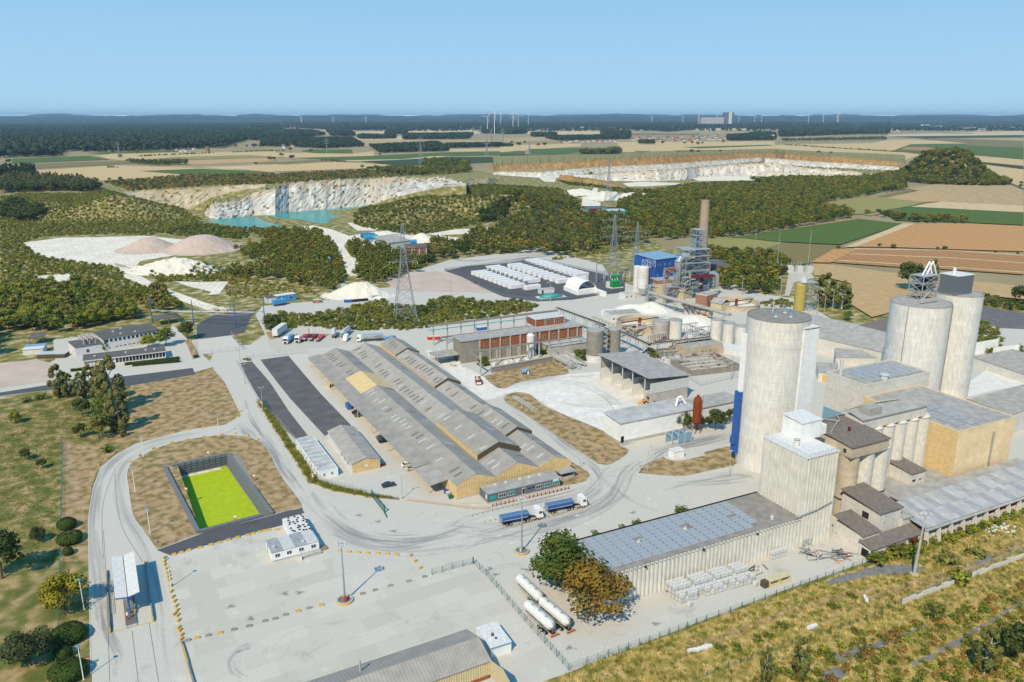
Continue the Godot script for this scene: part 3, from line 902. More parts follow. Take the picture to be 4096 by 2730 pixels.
func make_foliage() -> void:
	var spec := {
		"broad_a": ["round",11.0,5.0,.75,1500,GREEN], "broad_b": ["round",12.0,5.5,.8,1600,OLIVE], "broad_c": ["round",10.0,4.6,.75,1400,DARK],
		"broad_d": ["round",9.0,4.4,.7,1400,LIME], "birch_a": ["birch",17.0,4.6,.8,4600,GREY], "birch_b": ["birch",13.0,3.4,.72,2800,Color(.15,.155,.045)],
		"sumac_green": ["round",11.0,6.2,.62,3400,Color(.075,.11,.02)], "sumac_red": ["round",8.6,6.4,.55,3400,Color(.23,.155,.028)],
		"round_dark": ["round",7.0,4.4,.42,3400,Color(.062,.078,.03)], "spray": ["round",8.0,5.2,.55,2600,Color(.24,.22,.02)],
		"wood_a": ["round",10.0,4.4,1.05,420,GREEN], "wood_b": ["round",11.0,4.6,1.1,420,OLIVE], "wood_c": ["birch",12.0,3.4,1.0,420,Color(.19,.20,.036)],
		"wood_d": ["round",9.0,4.4,1.05,420,DARK], "wood_e": ["birch",12.0,3.6,1.0,420,GREY],
		"bush_a": ["bush",2.6,1.9,.55,150,GREEN], "bush_b": ["bush",2.4,1.9,.55,150,OLIVE], "bush_c": ["bush",2.2,2.0,.55,140,LIME], "bush_d": ["bush",2.6,2.0,.55,150,DARK], "bush_e": ["bush",1.8,1.9,.5,120,RUST],
		"far_a": ["far",13.0,6.5,3.6,46,FAR], "far_b": ["far",15.0,7.0,3.9,46,Color(.034,.058,.030)], "poplar": ["column",18.0,3.2,1.3,380,Color(.042,.066,.022)],
		"clipped": ["clip",2.9,2.5,.34,2600,Color(.066,.105,.018)],
	}
	var sd := 100
	for k in spec:
		var s: Array = spec[k]
		crowns[k] = leaf_mesh(sd,s[0],s[1],s[2],s[3],s[4],s[5])
		trunks[k] = trunk_mesh(sd + 1,s[1],s[1] * .022 + .04,6,s[2] * .6)
		sd += 7
	for w in [["weed",.75,Color(.20,.21,.04)],["straw",.7,Color(.52,.40,.16)],["tuft",.5,Color(.34,.30,.085)]]:
		var r := RandomNumberGenerator.new()
		r.seed = sd
		sd += 3
		var b := mb()
		b.colored = true
		for i in 34:
			var a := r.randf() * TAU
			var q := V(r.randfn() * .28,0,r.randfn() * .28)
			var hh: float = w[1] * r.randf_range(.5,1.3)
			var tip := q + V(cos(a) * hh * .5,hh,sin(a) * hh * .5)
			var side := V(-sin(a),0,cos(a)) * .07
			var k := r.randf_range(.7,1.35)
			b.col = Color(w[2].r * k,w[2].g * k,w[2].b * k)
			b.tri(q - side,q + side,tip)
		crowns[w[0]] = b.mesh()

var tree_proto := {}

func plant(kind: String,called: String,label: String,at: Vector2,h: float,group := "",wide := 1.0,y := 0.0) -> Node3D:
	var key := kind + called
	var base := {"broad_a": 11.0, "broad_b": 12.0, "broad_c": 10.0, "broad_d": 9.0, "birch_a": 17.0, "birch_b": 13.0, "sumac_green": 11.0, "sumac_red": 8.6, "round_dark": 7.0, "spray": 8.0, "wood_a": 10.0, "wood_b": 11.0, "wood_c": 12.0, "wood_d": 9.0, "wood_e": 12.0, "bush_a": 2.6, "bush_b": 2.4, "bush_c": 2.2, "bush_d": 2.6, "bush_e": 1.8, "poplar": 18.0, "clipped": 2.9}[kind] as float
	var s := h / base
	var o: Node3D
	if not tree_proto.has(key):
		o = thing(called,label, "hedge" if called.begins_with("hedge") else ("bush" if called.ends_with("bush") or called.ends_with("shrub") else "tree"),Vector3.ZERO,0,group)
		o.set_meta("base_name",called)
		piece(o, "trunk",trunks[kind],M.birch_bark if kind.begins_with("birch") or kind in ["wood_c", "wood_e"] else M.bark)
		piece(o, "crown",crowns[kind],M.leaf)
		tree_proto[key] = o
	else:
		o = copy(tree_proto[key],Vector3.ZERO)
		o.set_meta("label",label)
		if group:
			o.set_meta("group",group)
	o.position = v3(at,y + height_at(at))
	o.rotation.y = rng.randf() * TAU
	o.scale = V(s * wide,s,s * wide)
	return o

func scatter(p: PackedVector2Array,step: float,without := [],jitter := .48) -> Array:
	var lo := p[0]
	var hi := p[0]
	for q in p:
		lo = lo.min(q)
		hi = hi.max(q)
	var o := []
	var x := lo.x
	while x < hi.x:
		var z := lo.y
		while z < hi.y:
			var q := W(x,z) + W(rng.randf_range(-jitter,jitter),rng.randf_range(-jitter,jitter)) * step
			if Geometry2D.is_point_in_polygon(q,p):
				var ok := true
				for w in without:
					if Geometry2D.is_point_in_polygon(q,w):
						ok = false
						break
				if ok:
					o.append(q)
			z += step
		x += step
	return o

func ellipse(c: Vector2,a: float,b: float) -> PackedVector2Array:
	var o := PackedVector2Array()
	for i in 28:
		o.append(c + W(cos(TAU * i / 28) * a,sin(TAU * i / 28) * b))
	return o

func spot(q: Vector2,s: float,y := 0.0,wide := 1.0) -> Transform3D:
	return Transform3D(Basis(Vector3.UP,rng.randf() * TAU).scaled(V(s * wide,s,s * wide)),v3(q,y + height_at(q)))

func shade_of(k := .2) -> Color:
	var a := rng.randf_range(1 - k,1 + k)
	return Color(a * rng.randf_range(.88,1.14),a,a * rng.randf_range(.85,1.1))

# many plants of several meshes in the same ground: one mass for each mesh
func mass(called: String,label: String,category: String,spots: Array,kinds: Array,s0: float,s1: float,k := .2,sink := 0.0) -> void:
	var by := {}
	for q in spots:
		var kd: String = kinds[rng.randi() % kinds.size()]
		if not by.has(kd):
			by[kd] = [[],[]]
		by[kd][0].append(spot(q,rng.randf_range(s0,s1),sink))
		by[kd][1].append(shade_of(k))
	for kd in by:
		stuff(called,label,category,crowns[kd],M.leaf,by[kd][0],by[kd][1])

var bare := []

func build_woods() -> void:
	var woods := [
		P2([-6481,-10364,-5962,-11350,-4864,-11832,-3629,-12542,-2007,-6922,-1642,-5258,-1306,-3991,-1103,-3093,-1201,-2897,-1363,-2688,-1550,-2817,-1346,-2404,-1468,-2322]),
		P2([-1256,-4090,-852,-4303,-587,-3214,-692,-3003,-906,-3214,-989,-3214]),P2([-3489,-10905,-3495,-12177,-2160,-7550,-2218,-6922]),P2([-2113,-6593,-1592,-6390,-1206,-5258,-1124,-4303,-1288,-4194,-1249,-3991,-1284,-3991]),
		P2([-555,-3189,-413,-3414,-332,-3608,-217,-2779,-431,-2645]),P2([-908,-4829,-681,-4746,-618,-4303,-801,-4258]),P2([-660,-4945,-257,-5258,-229,-4303,-549,-4151]),P2([-950,-6200,-800,-6200,-692,-5360,-822,-5360]),
		P2([-1413,-6246,-1149,-5810,-939,-4886,-1079,-4886]),P2([-4662,-16501,-3661,-19143,-1711,-14253,-925,-7689,-1328,-6922,-1804,-7689,-2475,-8923]),P2([-1577,-13133,-1327,-17179,262,-16501,146,-9219,-394,-8061,-595,-7689,-925,-7689]),P2([-259,-6922,117,-7350,88,-5539,-202,-5613]),P2([-283,-3278,-70,-3414,8,-3214,-195,-3070,-237,-3036]),
		P2([-242,-16501,2127,-18715,5747,-17914,2963,-9219,1933,-8470,1185,-6922,1108,-8646,367,-8646,-124,-8470]),P2([-102,-6922,57,-6922,61,-5539,-79,-5395]),P2([686,-6246,837,-5810,612,-4236,486,-4417]),P2([1185,-6922,1933,-8470,1531,-6922,1186,-6294]),P2([1249,-4719,1738,-5395,1320,-4090,1053,-3953]),P2([176,-4417,506,-4666,615,-4303,350,-4090,227,-3991]),P2([126,-5258,284,-5258,255,-4719,112,-4666]),
		P2([5059,-17426,8378,-23196,7014,-17426,3845,-9306,2801,-8053,2215,-7613]),P2([2846,-6977,3324,-7218,2506,-5433,2163,-5295]),P2([1544,-5295,1793,-5654,1308,-4115,1232,-4220]),P2([2147,-6540,2650,-6540,2163,-5295,1545,-4697]),P2([4965,-11472,5678,-12314,4494,-9739,4217,-9739]),P2([9341,-17426,13724,-21984,8304,-13289,6805,-12686]),
	]
	for w in woods:
		var z := 0.0
		for q in w:
			z += q.y
		z = -z / w.size()
		var st := clampf(z * .0042,8.5,34.0)
		var spots := scatter(w,st)
		mass("woodland", "dark distant woodland standing beyond the wheat fields as one mass", "woodland",spots,["far_a", "far_b"],st / 12.0,st / 8.2,.22)
	var ridge := mat("ridge_wood",lin(.05,.075,.04),.95, "strong",700, "strong",2600)
	for rr in [[9500.0,24.0,3],[12500.0,60.0,5],[16500.0,130.0,9],[22000.0,190.0,12]]:
		var b := mb()
		var f := FastNoiseLite.new()
		f.seed = rr[2]
		f.frequency = 1.0 / 2600.0
		var pa := []
		for i in 241:
			var x: float = (i - 120) / 120.0 * rr[0] * .9
			var n := .85 + .3 * f.get_noise_2d(x,rr[0]) + .1 * f.get_noise_2d(x * 9.0,40.0)
			if rr[0] < 13000.0:
				n = n * 2.6 - 1.6
			pa.append(V(x,maxf(rr[1] * n,-5.0),-rr[0]))
		for i in 240:
			var p: Vector3 = pa[i]
			var q: Vector3 = pa[i + 1]
			b.quad(V(p.x,-1,p.z + 1500),V(q.x,-1,q.z + 1500),q,p)
			b.quad(p,q,V(q.x,-1,q.z - 1500),V(p.x,-1,p.z - 1500))
		setting("hill",b,ridge)
	var belts := []
	for i in 3400:
		var d := rng.randf_range(6500.0,16000.0)
		var c := W(rng.randf_range(-.72,.72) * d,-d)
		if sin(c.x * .0021 + c.y * .0007) + cos(c.y * .0031 + 1.3) > .15 or i % 3 == 0:
			for k in 5:
				belts.append(c + W(rng.randf_range(-160,160),rng.randf_range(-30,30)))
	mass("woodland", "blue hazy belts of wood far off below the skyline", "woodland",belts,["far_a", "far_b"],1.3,3.0,.2)

	var groves := [
		[P2([160,-1120,214,-1224,304,-1304,449,-1370,438,-1478,543,-1534,648,-1520,751,-1626,802,-1660,644,-1310,530,-1196,410.6,-1079.4,414.5,-967.3,395.3,-927.5,304.9,-847.3,238.8,-791.4,272.1,-817,220.5,-784,197.3,-760.9,172.3,-776.1,152.1,-760.9,132.1,-776.1,133.4,-862.3,136,-1032.5]),8.0,["wood_a", "wood_b", "wood_d", "wood_a"],.75,1.05],
		[ellipse(W(810,-1505),96,134),7.0,["wood_a", "wood_d", "wood_b"],.9,1.2],
		[P2([-15.6,-1032.5,30.3,-1046.2,83,-1032.5,82.2,-934.4,116.6,-945.7,128.9,-923.4,134.9,-808.5,126,-739,95.9,-718.3,61.1,-686.2,34.4,-662.4,15.1,-686.2,-4.3,-674.1,-10.3,-674.1,-4.2,-674.1,-34.4,-674.1,-67.6,-634.8,-74.4,-619.2,-74.6,-674.1,-74.2,-732,-45.5,-725.1,-40.1,-792,-13.7,-825.7,-13.2,-881.8,15.5,-945.7]),8.0,["wood_a", "wood_b", "wood_d", "wood_e"],.75,1.05],
		[P2([-268.3,-808.5,-234.8,-817,-201.3,-808.5,-180.9,-760.9,-162.6,-718.3,-144.2,-651.1,-132.7,-614.2,-124.5,-587,-130.2,-611.8,-120.9,-554.4,-125.1,-522.7,-150.1,-547.1,-169.3,-562,-192.3,-573.7,-214.7,-581.8,-192.6,-634.8,-223.7,-656.7,-245.6,-692.4,-220.7,-732]),6.6,["wood_c", "wood_c", "wood_b", "wood_a"],.5,.85],
		[P2([-146.8,-725.1,-132.7,-718.3,-111.5,-698.7,-95.7,-674.1,-70.5,-634.8,-71.2,-599.6,-80.4,-587,-91.2,-554.4,-103.3,-558.2,-112.5,-558.2,-117.7,-581.8,-120.2,-611.8,-127.1,-639.9,-145.6,-692.7]),6.6,["wood_e", "wood_a", "wood_c"],.65,.95],
		[P2([-937,-1471,-889,-1498,-830,-1471,-756,-1419,-725,-1382,-666,-1304,-667,-1262,-726,-1283,-795,-1243]),8.5,["wood_d", "wood_e", "wood_d"],1.0,1.7],
		[P2([-1094,-1722,-1046,-1760,-954,-1619,-942,-1550,-987,-1550]),10.0,["poplar", "wood_d"],1.0,1.3],
		[P2([-344.2,-519.4,-337.5,-526.1,-326.2,-532.9,-323.4,-543.5,-305.3,-529.4,-307.4,-547.1,-290.4,-532.9,-265.2,-497.2,-243.1,-479.6,-221.3,-460.5,-219.8,-450.2,-236.7,-437.9,-239.8,-426.2,-252.6,-419.4,-271.2,-426.2,-279.7,-421.7,-297.9,-445.2]),6.2,["wood_a", "wood_b", "wood_d", "wood_a", "broad_d"],.75,1.05],
		[P2([-248.3,-509.7,-238.5,-522.7,-220.6,-500.3,-202.2,-468.5,-211.7,-460.5,-223.7,-465.8]),6.2,["wood_a", "wood_b"],.6,.85],
		[P2([-365.6,-519.4,-344.2,-519.4,-253.4,-373.7,-269.1,-373.7]),7.0,["wood_a", "wood_d"],.8,1.1],
		[P2([417,-949.8,437.9,-949.8,437.1,-906.1,450.8,-890.7,500.1,-870.9,515.2,-895.7,503.9,-916.7,460.4,-938.5,445.7,-967.3]),8.0,["wood_d", "wood_b", "bush_e"],.6,.95],
		[P2([170.9,-692,182.7,-681.1,199.2,-675.7,215.5,-670.5,224.2,-635.8,212.2,-600,194.2,-564.2,177.1,-515.8,157.5,-512.7,156.5,-528.8,141,-532.2,152.1,-579.6,172.6,-613,169.3,-645.3,160.7,-645.3]),6.0,["wood_a", "wood_b", "wood_d"],.6,.95],
		[P2([-35.8,-891.8,-12.1,-891.8,1.2,-993.5,-20,-957.2,-36,-934.4]),7.0,["wood_d"],.8,1.1],
		[P2([-639.7,-993.5,-649.5,-1046.2,-595.9,-993.5,-547.8,-934.4,-538.9,-902.1,-556.6,-891.8,-596,-923.4]),7.5,["wood_d"],.8,1.2],
		[P2([-324,-1799,-254,-1861,-193,-1799,-107,-1882,-85,-1722,-130,-1652,-179,-1619,-255,-1686]),9.0,["wood_d", "wood_b", "wood_a"],.6,1.1],
		[P2([-228,-2074,-162,-2074,-98,-1974,-104,-1839,-193,-1799]),10.0,["wood_d", "wood_a"],1.0,1.7],
		[P2([228,-2645,250,-2645,275,-2586,371,-2779,337,-2523,270,-2507,217,-2523]),11.0,["wood_d", "wood_a"],1.5,2.1],
		[P2([-1029,-2145,-924,-2074,-851,-2117,-804,-1993,-867,-1945,-940,-2013]),10.0,["wood_d", "wood_a"],.8,1.3],
		[P2([589,-3772,659,-3772,602,-3442,540,-3456]),14.0,["wood_d"],1.4,1.9],
		[P2([1315,-3958,2019,-4399,1863,-4055,1261,-3795]),22.0,["wood_d", "wood_a"],1.3,1.8],
	]
	var all := []
	for g in groves:
		for q in scatter(g[0],g[1],bare):
			all.append([q,g[2],g[3],g[4],-q.y])
	all.sort_custom(func(a,b): return a[4] < b[4])
	var rest := []
	for i in all.size():
		var a: Array = all[i]
		var kd: String = a[1][rng.randi() % a[1].size()]
		var s: float = rng.randf_range(a[2],a[3])
		if i < 300:
			var hh: float = s * {"wood_a": 10.0, "wood_b": 11.0, "wood_c": 12.0, "wood_d": 9.0, "wood_e": 12.0, "poplar": 18.0, "bush_e": 1.8, "broad_d": 9.0}[kd]
			var west: bool = a[0].x < -60.0 and a[0].y > -520.0
			plant(kd, "tree",{"wood_a": "green broadleaf tree", "wood_b": "olive green broadleaf tree", "wood_c": "young yellowish birch tree", "wood_d": "dark green broadleaf tree", "wood_e": "grey green birch tree", "poplar": "tall dark poplar tree", "bush_e": "reddish shrub", "broad_d": "lime green maple tree"}[kd] + (" in the grove behind the white offices" if west else " in the wood between works and quarry"),a[0],hh, "trees of the woods round the works",rng.randf_range(.9,1.2))
		else:
			rest.append([kd,spot(a[0],s,0.0,rng.randf_range(.9,1.2)),shade_of(.22)])
	var by := {}
	for r in rest:
		if not by.has(r[0]):
			by[r[0]] = [[],[]]
		by[r[0]][0].append(r[1])
		by[r[0]][1].append(r[2])
	for kd in by:
		stuff("woodland", "dense green woodland filling the ground around the chalk quarry", "woodland",crowns[kd],M.leaf,by[kd][0],by[kd][1])

func build_scrub() -> void:
	var areas := [
		[P2([-760,-1187,-759,-1243,-668,-1243,-662,-1304,-573,-1205,-428.8,-1006.2,-368.9,-934.4,-342.3,-881.8,-360.4,-817,-367.4,-792,-412.5,-800.2,-462.6,-784,-464.5,-746.2,-423.1,-692.4,-393.7,-662.4,-332.7,-629.5,-311.2,-614.2,-320.7,-630.3,-285.5,-573.7,-250.1,-532.9,-246.8,-506.5,-263.3,-500.3,-290.4,-532.9,-329.6,-585.9,-356,-581.8,-332.7,-536.4,-346.2,-522.7]),4.2,["bush_a", "bush_b", "bush_c", "bush_b"],.5,1.25],
		[P2([-372.5,-817,-348.9,-881.8,-300,-852.9,-250.3,-834.6,-237.2,-825.7,-222.4,-834.6,-192.7,-792,-180.9,-760.9,-234.8,-817,-268.3,-808.5,-257.6,-760.9,-285.5,-776.1,-323.2,-784]),4.2,["bush_a", "bush_b", "bush_d"],.6,1.4],
		[P2([-190.3,-1089.4,-146,-1262,-50,-1419,22,-1370,77,-1325,92,-1170,97,-1105,-17,-1105,18,-1105,-84,-1161,-141,-1187,-157,-1136,-112.4,-1032.5,-49.9,-993.5,16.2,-993.5,15.5,-945.7,-31.5,-881.8,-60.7,-834.6,-87.9,-800.2,-118.7,-800.2,-154.8,-843.6,-177.2,-881.8,-191.3,-969]),4.6,["bush_a", "bush_b", "bush_d", "bush_b"],.6,1.5],
		[P2([-749,-1471,-643,-1652,-486,-1652,-475,-1686,-324,-1799,-178,-1652,-240,-1587,-331,-1527,-426,-1407,-430,-1419,-520,-1382,-612,-1283]),7.5,["bush_b", "bush_d", "bush_e"],.8,2.2],
		[P2([-32,-2156,96,-2246,354,-2462,532,-2645,827,-2877,865,-2733,818,-2523,399,-2128,228,-1974,81,-1882,-27,-1799]),9.0,["bush_b", "bush_d", "bush_e"],.8,2.2],
		[P2([793,-2703,999,-2536,1057,-2197,988,-2033,884,-2085,836,-2197,744,-2536]),9.0,["bush_b", "bush_d", "bush_a"],1.0,2.6],
		[P2([101,-1839,202,-1752,454,-1964,690,-2174,676,-2128,443,-1918,197,-1708,117,-1619]),8.0,["bush_b", "bush_a"],.5,1.0],
		[P2([641,-2048,730,-1914,832,-1776,818,-1745,715,-1874,627,-2003,580,-1840,736,-1760,723,-1730,570,-1807]),7.0,["bush_b", "bush_a", "bush_d"],.5,1.1],
		[P2([82,-1498,123,-1419,183,-1325,224,-1283,309,-1419,490,-1498,446,-1505,654,-1534,630,-1478,430,-1451,449,-1370,299,-1283,205,-1224,165,-1262,147,-1347,101,-1394]),5.5,["bush_a", "bush_b", "bush_d"],.8,1.8],
		[P2([-147.9,-457.8,-139.9,-463.1,-124.5,-460.5,-103,-474,-94.4,-488.3,-83.3,-503.4,-78.5,-485.3,-53.4,-482.5,-53.2,-500.3,-42.2,-509.7,-24.1,-503.4,-27.8,-496.8,-5.2,-494.3,1.6,-501.9,17,-484.6,11.2,-470.6,-4.8,-459.6,-30.2,-444.9,-49.1,-431,-54.7,-426.2,-71.3,-426.2,-89.9,-423.9,-108,-430.8,-121.2,-435.5,-124.7,-426.2,-137.8,-426.2]),2.7,["bush_a", "bush_b", "bush_c", "bush_d", "bush_b"],.6,1.25],
		[P2([-211.9,-573.7,-191,-569.8,-167.2,-554.4,-149.2,-543.5,-130.2,-526.1,-122.9,-519.4,-142.9,-519.4,-153.5,-506.5,-164.4,-503.4,-181.1,-509.7,-189.5,-509.7]),4.0,["bush_b", "bush_e", "bush_c"],.4,.9],
		[P2([-275.4,-590.1,-247.9,-581.8,-239.2,-611.8,-208.5,-620.9,-187.3,-554.4,-209.2,-562,-239.9,-562,-252.1,-554.4]),4.0,["bush_a", "bush_c", "bush_b"],.6,1.2],
		[P2([-278,-522.7,-259.1,-536.4,-237,-519.4,-233.8,-488.3,-244.5,-482.5,-264.7,-500.3]),4.0,["bush_b", "bush_c"],.5,1.0],
		[P2([98.6,-698.7,126,-739,96.8,-725.1,61.1,-686.2,49.6,-668.2,34.1,-656.7,35.6,-648.3,59.6,-668.2]),4.0,["bush_c", "bush_b"],.7,1.3],
		[P2([314.2,-517.7,325.7,-489.7,317.8,-464.4,313.7,-470.5,303.4,-476.7,297.1,-486.4]),4.0,["bush_a", "bush_b", "bush_d"],.8,1.5],
		[P2([271,-447,272.3,-436,272.9,-425.6,248.1,-385.8,262.3,-388,242.4,-356.1,238.9,-375.4,248.5,-406]),4.0,["bush_a", "bush_b"],.8,1.5],
		[P2([157.5,-489.7,175.6,-503.4,179.5,-489.7,175.1,-476.7,167.2,-479.9,158.5,-483.1]),3.5,["bush_a", "bush_b", "bush_c"],.7,1.2],
	]
	for a in areas:
		mass("scrub", "low green scrub covering the rough ground round the works and quarry", "scrub",scatter(a[0],a[1],bare),a[2],a[3],a[4],.25)
	var land := P2([12.25,-143.75,14.17,-144.94,16.59,-146.31,26.6,-151.49,44.19,-160.34,40.73,-158.82,70.26,-173.82,94.68,-185.58,95.57,-185.59,113.88,-195.64,142.09,-206.65,153.57,-213.64,160.2,-213.64,109.85,-136.21,64.37,-136.21,9.06,-135.4])
	var tracks := [P2([71.08,-149.72,79.25,-152.53,86.43,-155,94.17,-158.83,98.54,-161.03,94.28,-157.97,86.91,-153.75,79.35,-149.72,73.58,-147,70.02,-147]),P2([86.45,-146.24,93.77,-150.12,102.58,-155.84,113.34,-161.93,124.55,-169.38,130.12,-171.83,129.18,-170.36,123.52,-167.7,112.43,-160.37,102.35,-153.96,92.86,-148.35,87.1,-145.48]),P2([66.06,-143.26,70.94,-145.48,72.35,-143.99,68.69,-141.08,65.69,-139.66]),P2([120.31,-185.03,129.17,-190.21,130.72,-189.62,121.54,-184.47]),P2([80.49,-178.49,87.79,-181.71,98.92,-186.16,105.46,-185.59,108.95,-183.91,102.98,-181.71,93.39,-180.63,84.55,-177.44,79.69,-176.4])]
	for i in 5:
		var tp := curve_points(tracks[i],1.6)
		for k in tp.size():
			tp[k] += W(rng.randfn(),rng.randfn()) * .28
		sheet("gravel_patch",tp,.14 + i * .004, "gravel")
	for q in [P2([39.47,-152.92,51.58,-158.82,67.93,-166.98,84.9,-173.82,92.41,-176.38,91.28,-173.82,83.67,-170.83,66.98,-164.18,50.78,-155.82,40.43,-151.3]),P2([74.69,-163.28,93.35,-173.84,112.67,-182.81,145.1,-200.05,142.73,-196.26,110.69,-179.02,92,-170.85,73.83,-161.03]),P2([101.57,-166.99,117.62,-175.37,135.39,-184.47,134.69,-183.36,116.9,-174.09,101.66,-166.05])]:
		sheet("dry_strip",curve_points(q,2.0),.135, "dry_grass")
	mass("grass", "dry golden grass tufts covering the bank beyond the boundary fence", "grass",scatter(land,.95,tracks),["straw", "straw", "tuft", "weed"],.5,1.2,.3)
	mass("scrub", "low yellow green brush on the disused ground beyond the fence", "scrub",scatter(P2([70.13,-151.31,80.77,-157.97,85.79,-157.11,99.92,-163.74,109.54,-166.05,131.66,-178.49,139.44,-181.71,109.85,-136.21,47.62,-136.21,55.76,-147]),1.9,[tracks[1]]),["bush_c", "bush_b", "bush_e", "bush_a"],.2,.75,.3)
	mass("scrub", "yellow green brush in the strip below the loading wall", "scrub",scatter(P2([95.26,-185.59,98.74,-191.39,109.97,-196.26,114.81,-197.51,132.29,-207.33,146.24,-213.64,155.38,-216.55,152.68,-212.21,140,-205.97,128.28,-200.05,116.81,-193.8,107.72,-189.62,98.92,-186.16]),1.7),["bush_a", "bush_c", "bush_c"],.45,.9,.2)
	mass("grass", "grass and weeds along the verge of the access road", "grass",scatter(P2([-106.8,-311.1,-98.2,-298.8,-92.6,-289.5,-63.87,-236.89,-58.48,-233.01,-44.27,-226.31,-35.26,-224.15,-43.96,-224.51,-57.73,-229.62,-65.92,-235.32,-95.3,-290.1]),.7),["weed", "weed", "tuft"],.8,1.6,.25)
	mass("grass", "short rough grass of the lawns beside the access road", "grass",scatter(P2([-200.9,-289.5,-198,-306.1,-183.7,-313.7,-161.1,-275.6,-164.1,-266.6,-135.13,-212.56,-121.89,-187.49,-145.82,-187.49,-213.4,-289.5]),.9),["tuft", "weed"],.3,.65,.25)
	for w in [P2([13.8,-387.5,22.8,-387.5,23.6,-378.3,13.9,-376.8]),P2([31.5,-384.4,38.2,-384.4,36.7,-368,31.2,-369.4]),P2([70,-385.2,82,-381.5,79.7,-372.7,68.7,-370.9]),P2([-18.8,-375.3,-10.9,-373.8,-11.2,-354.1,-16.9,-370.9])]:
		mass("scrub", "bushes growing wild among the derelict works", "scrub",scatter(w,2.0),["bush_a", "bush_d"],.6,1.2,.2)

# ------------------------------------------------------------------ paved ground

func dab(px: float,pz: float,r: float,col: Color,a: float) -> void:
	var x := int((px - SITE.position.x) / SITE.size.x * 2048.0)
	var y := int((pz - SITE.position.y) / SITE.size.y * 2048.0)
	var k := maxi(1,int(r / .22))
	for i in range(-k,k + 1):
		for j in range(-k,k + 1):
			var d := W(i,j).length() / (k + .5)
			if d < 1.0 and x + i >= 0 and y + j >= 0 and x + i < 2048 and y + j < 2048:
				var c := site_stain.get_pixel(x + i,y + j)
				var s := a * (1.0 - d * d)
				var o := c.a + s * (1.0 - c.a)
				if o > 0.001:
					var t := s / o
					site_stain.set_pixel(x + i,y + j,Color(lerpf(c.r,col.r,t),lerpf(c.g,col.g,t),lerpf(c.b,col.b,t),minf(o,.72)))

func curve_points(p: PackedVector2Array,step: float) -> PackedVector2Array:
	var c := Curve2D.new()
	for i in p.size():
		var a := p[maxi(i - 1,0)]
		var b := p[mini(i + 1,p.size() - 1)]
		var t := (b - a) / 6.0
		c.add_point(p[i],-t,t)
	c.bake_interval = step
	return c.get_baked_points()

# rubber and dirt left by tyres: many thin broken lines that follow one curve
func tyre_marks(p: PackedVector2Array,wide: float,lines: int,a: float,dark := true) -> void:
	var pts := curve_points(p,.34)
	var col := lin(.17,.17,.18) if dark else lin(.80,.79,.77)
	for l in lines:
		var off := rng.randfn() * wide * .4
		var ph := rng.randf() * 10.0
		var drift := rng.randf_range(-.5,.5) * wide * .35
		var s0 := int(rng.randf() * pts.size() * .5)
		var s1 := int(pts.size() * rng.randf_range(.6,1.0))
		for i in range(s0,s1):
			var q := pts[i]
			var d := (pts[mini(i + 1,pts.size() - 1)] - pts[maxi(i - 1,0)]).orthogonal().normalized()
			var k := .5 + .5 * sin(i * .05 + ph)
			q += d * (off + drift * sin(i * .012 + ph))
			if k > .25:
				dab(q.x,q.y,.3 if l % 3 else .5,col,a * k)

func patch(at: Vector2,r: float,n: int,col: Color,a: float,size := .6) -> void:
	for i in n:
		var t := rng.randf() * TAU
		var d := sqrt(rng.randf()) * r * (.6 + .4 * sin(t * 3.0 + at.x))
		dab(at.x + cos(t) * d * 1.3,at.y + sin(t) * d,rng.randf_range(.3,1.0) * size,col,a * rng.randf())

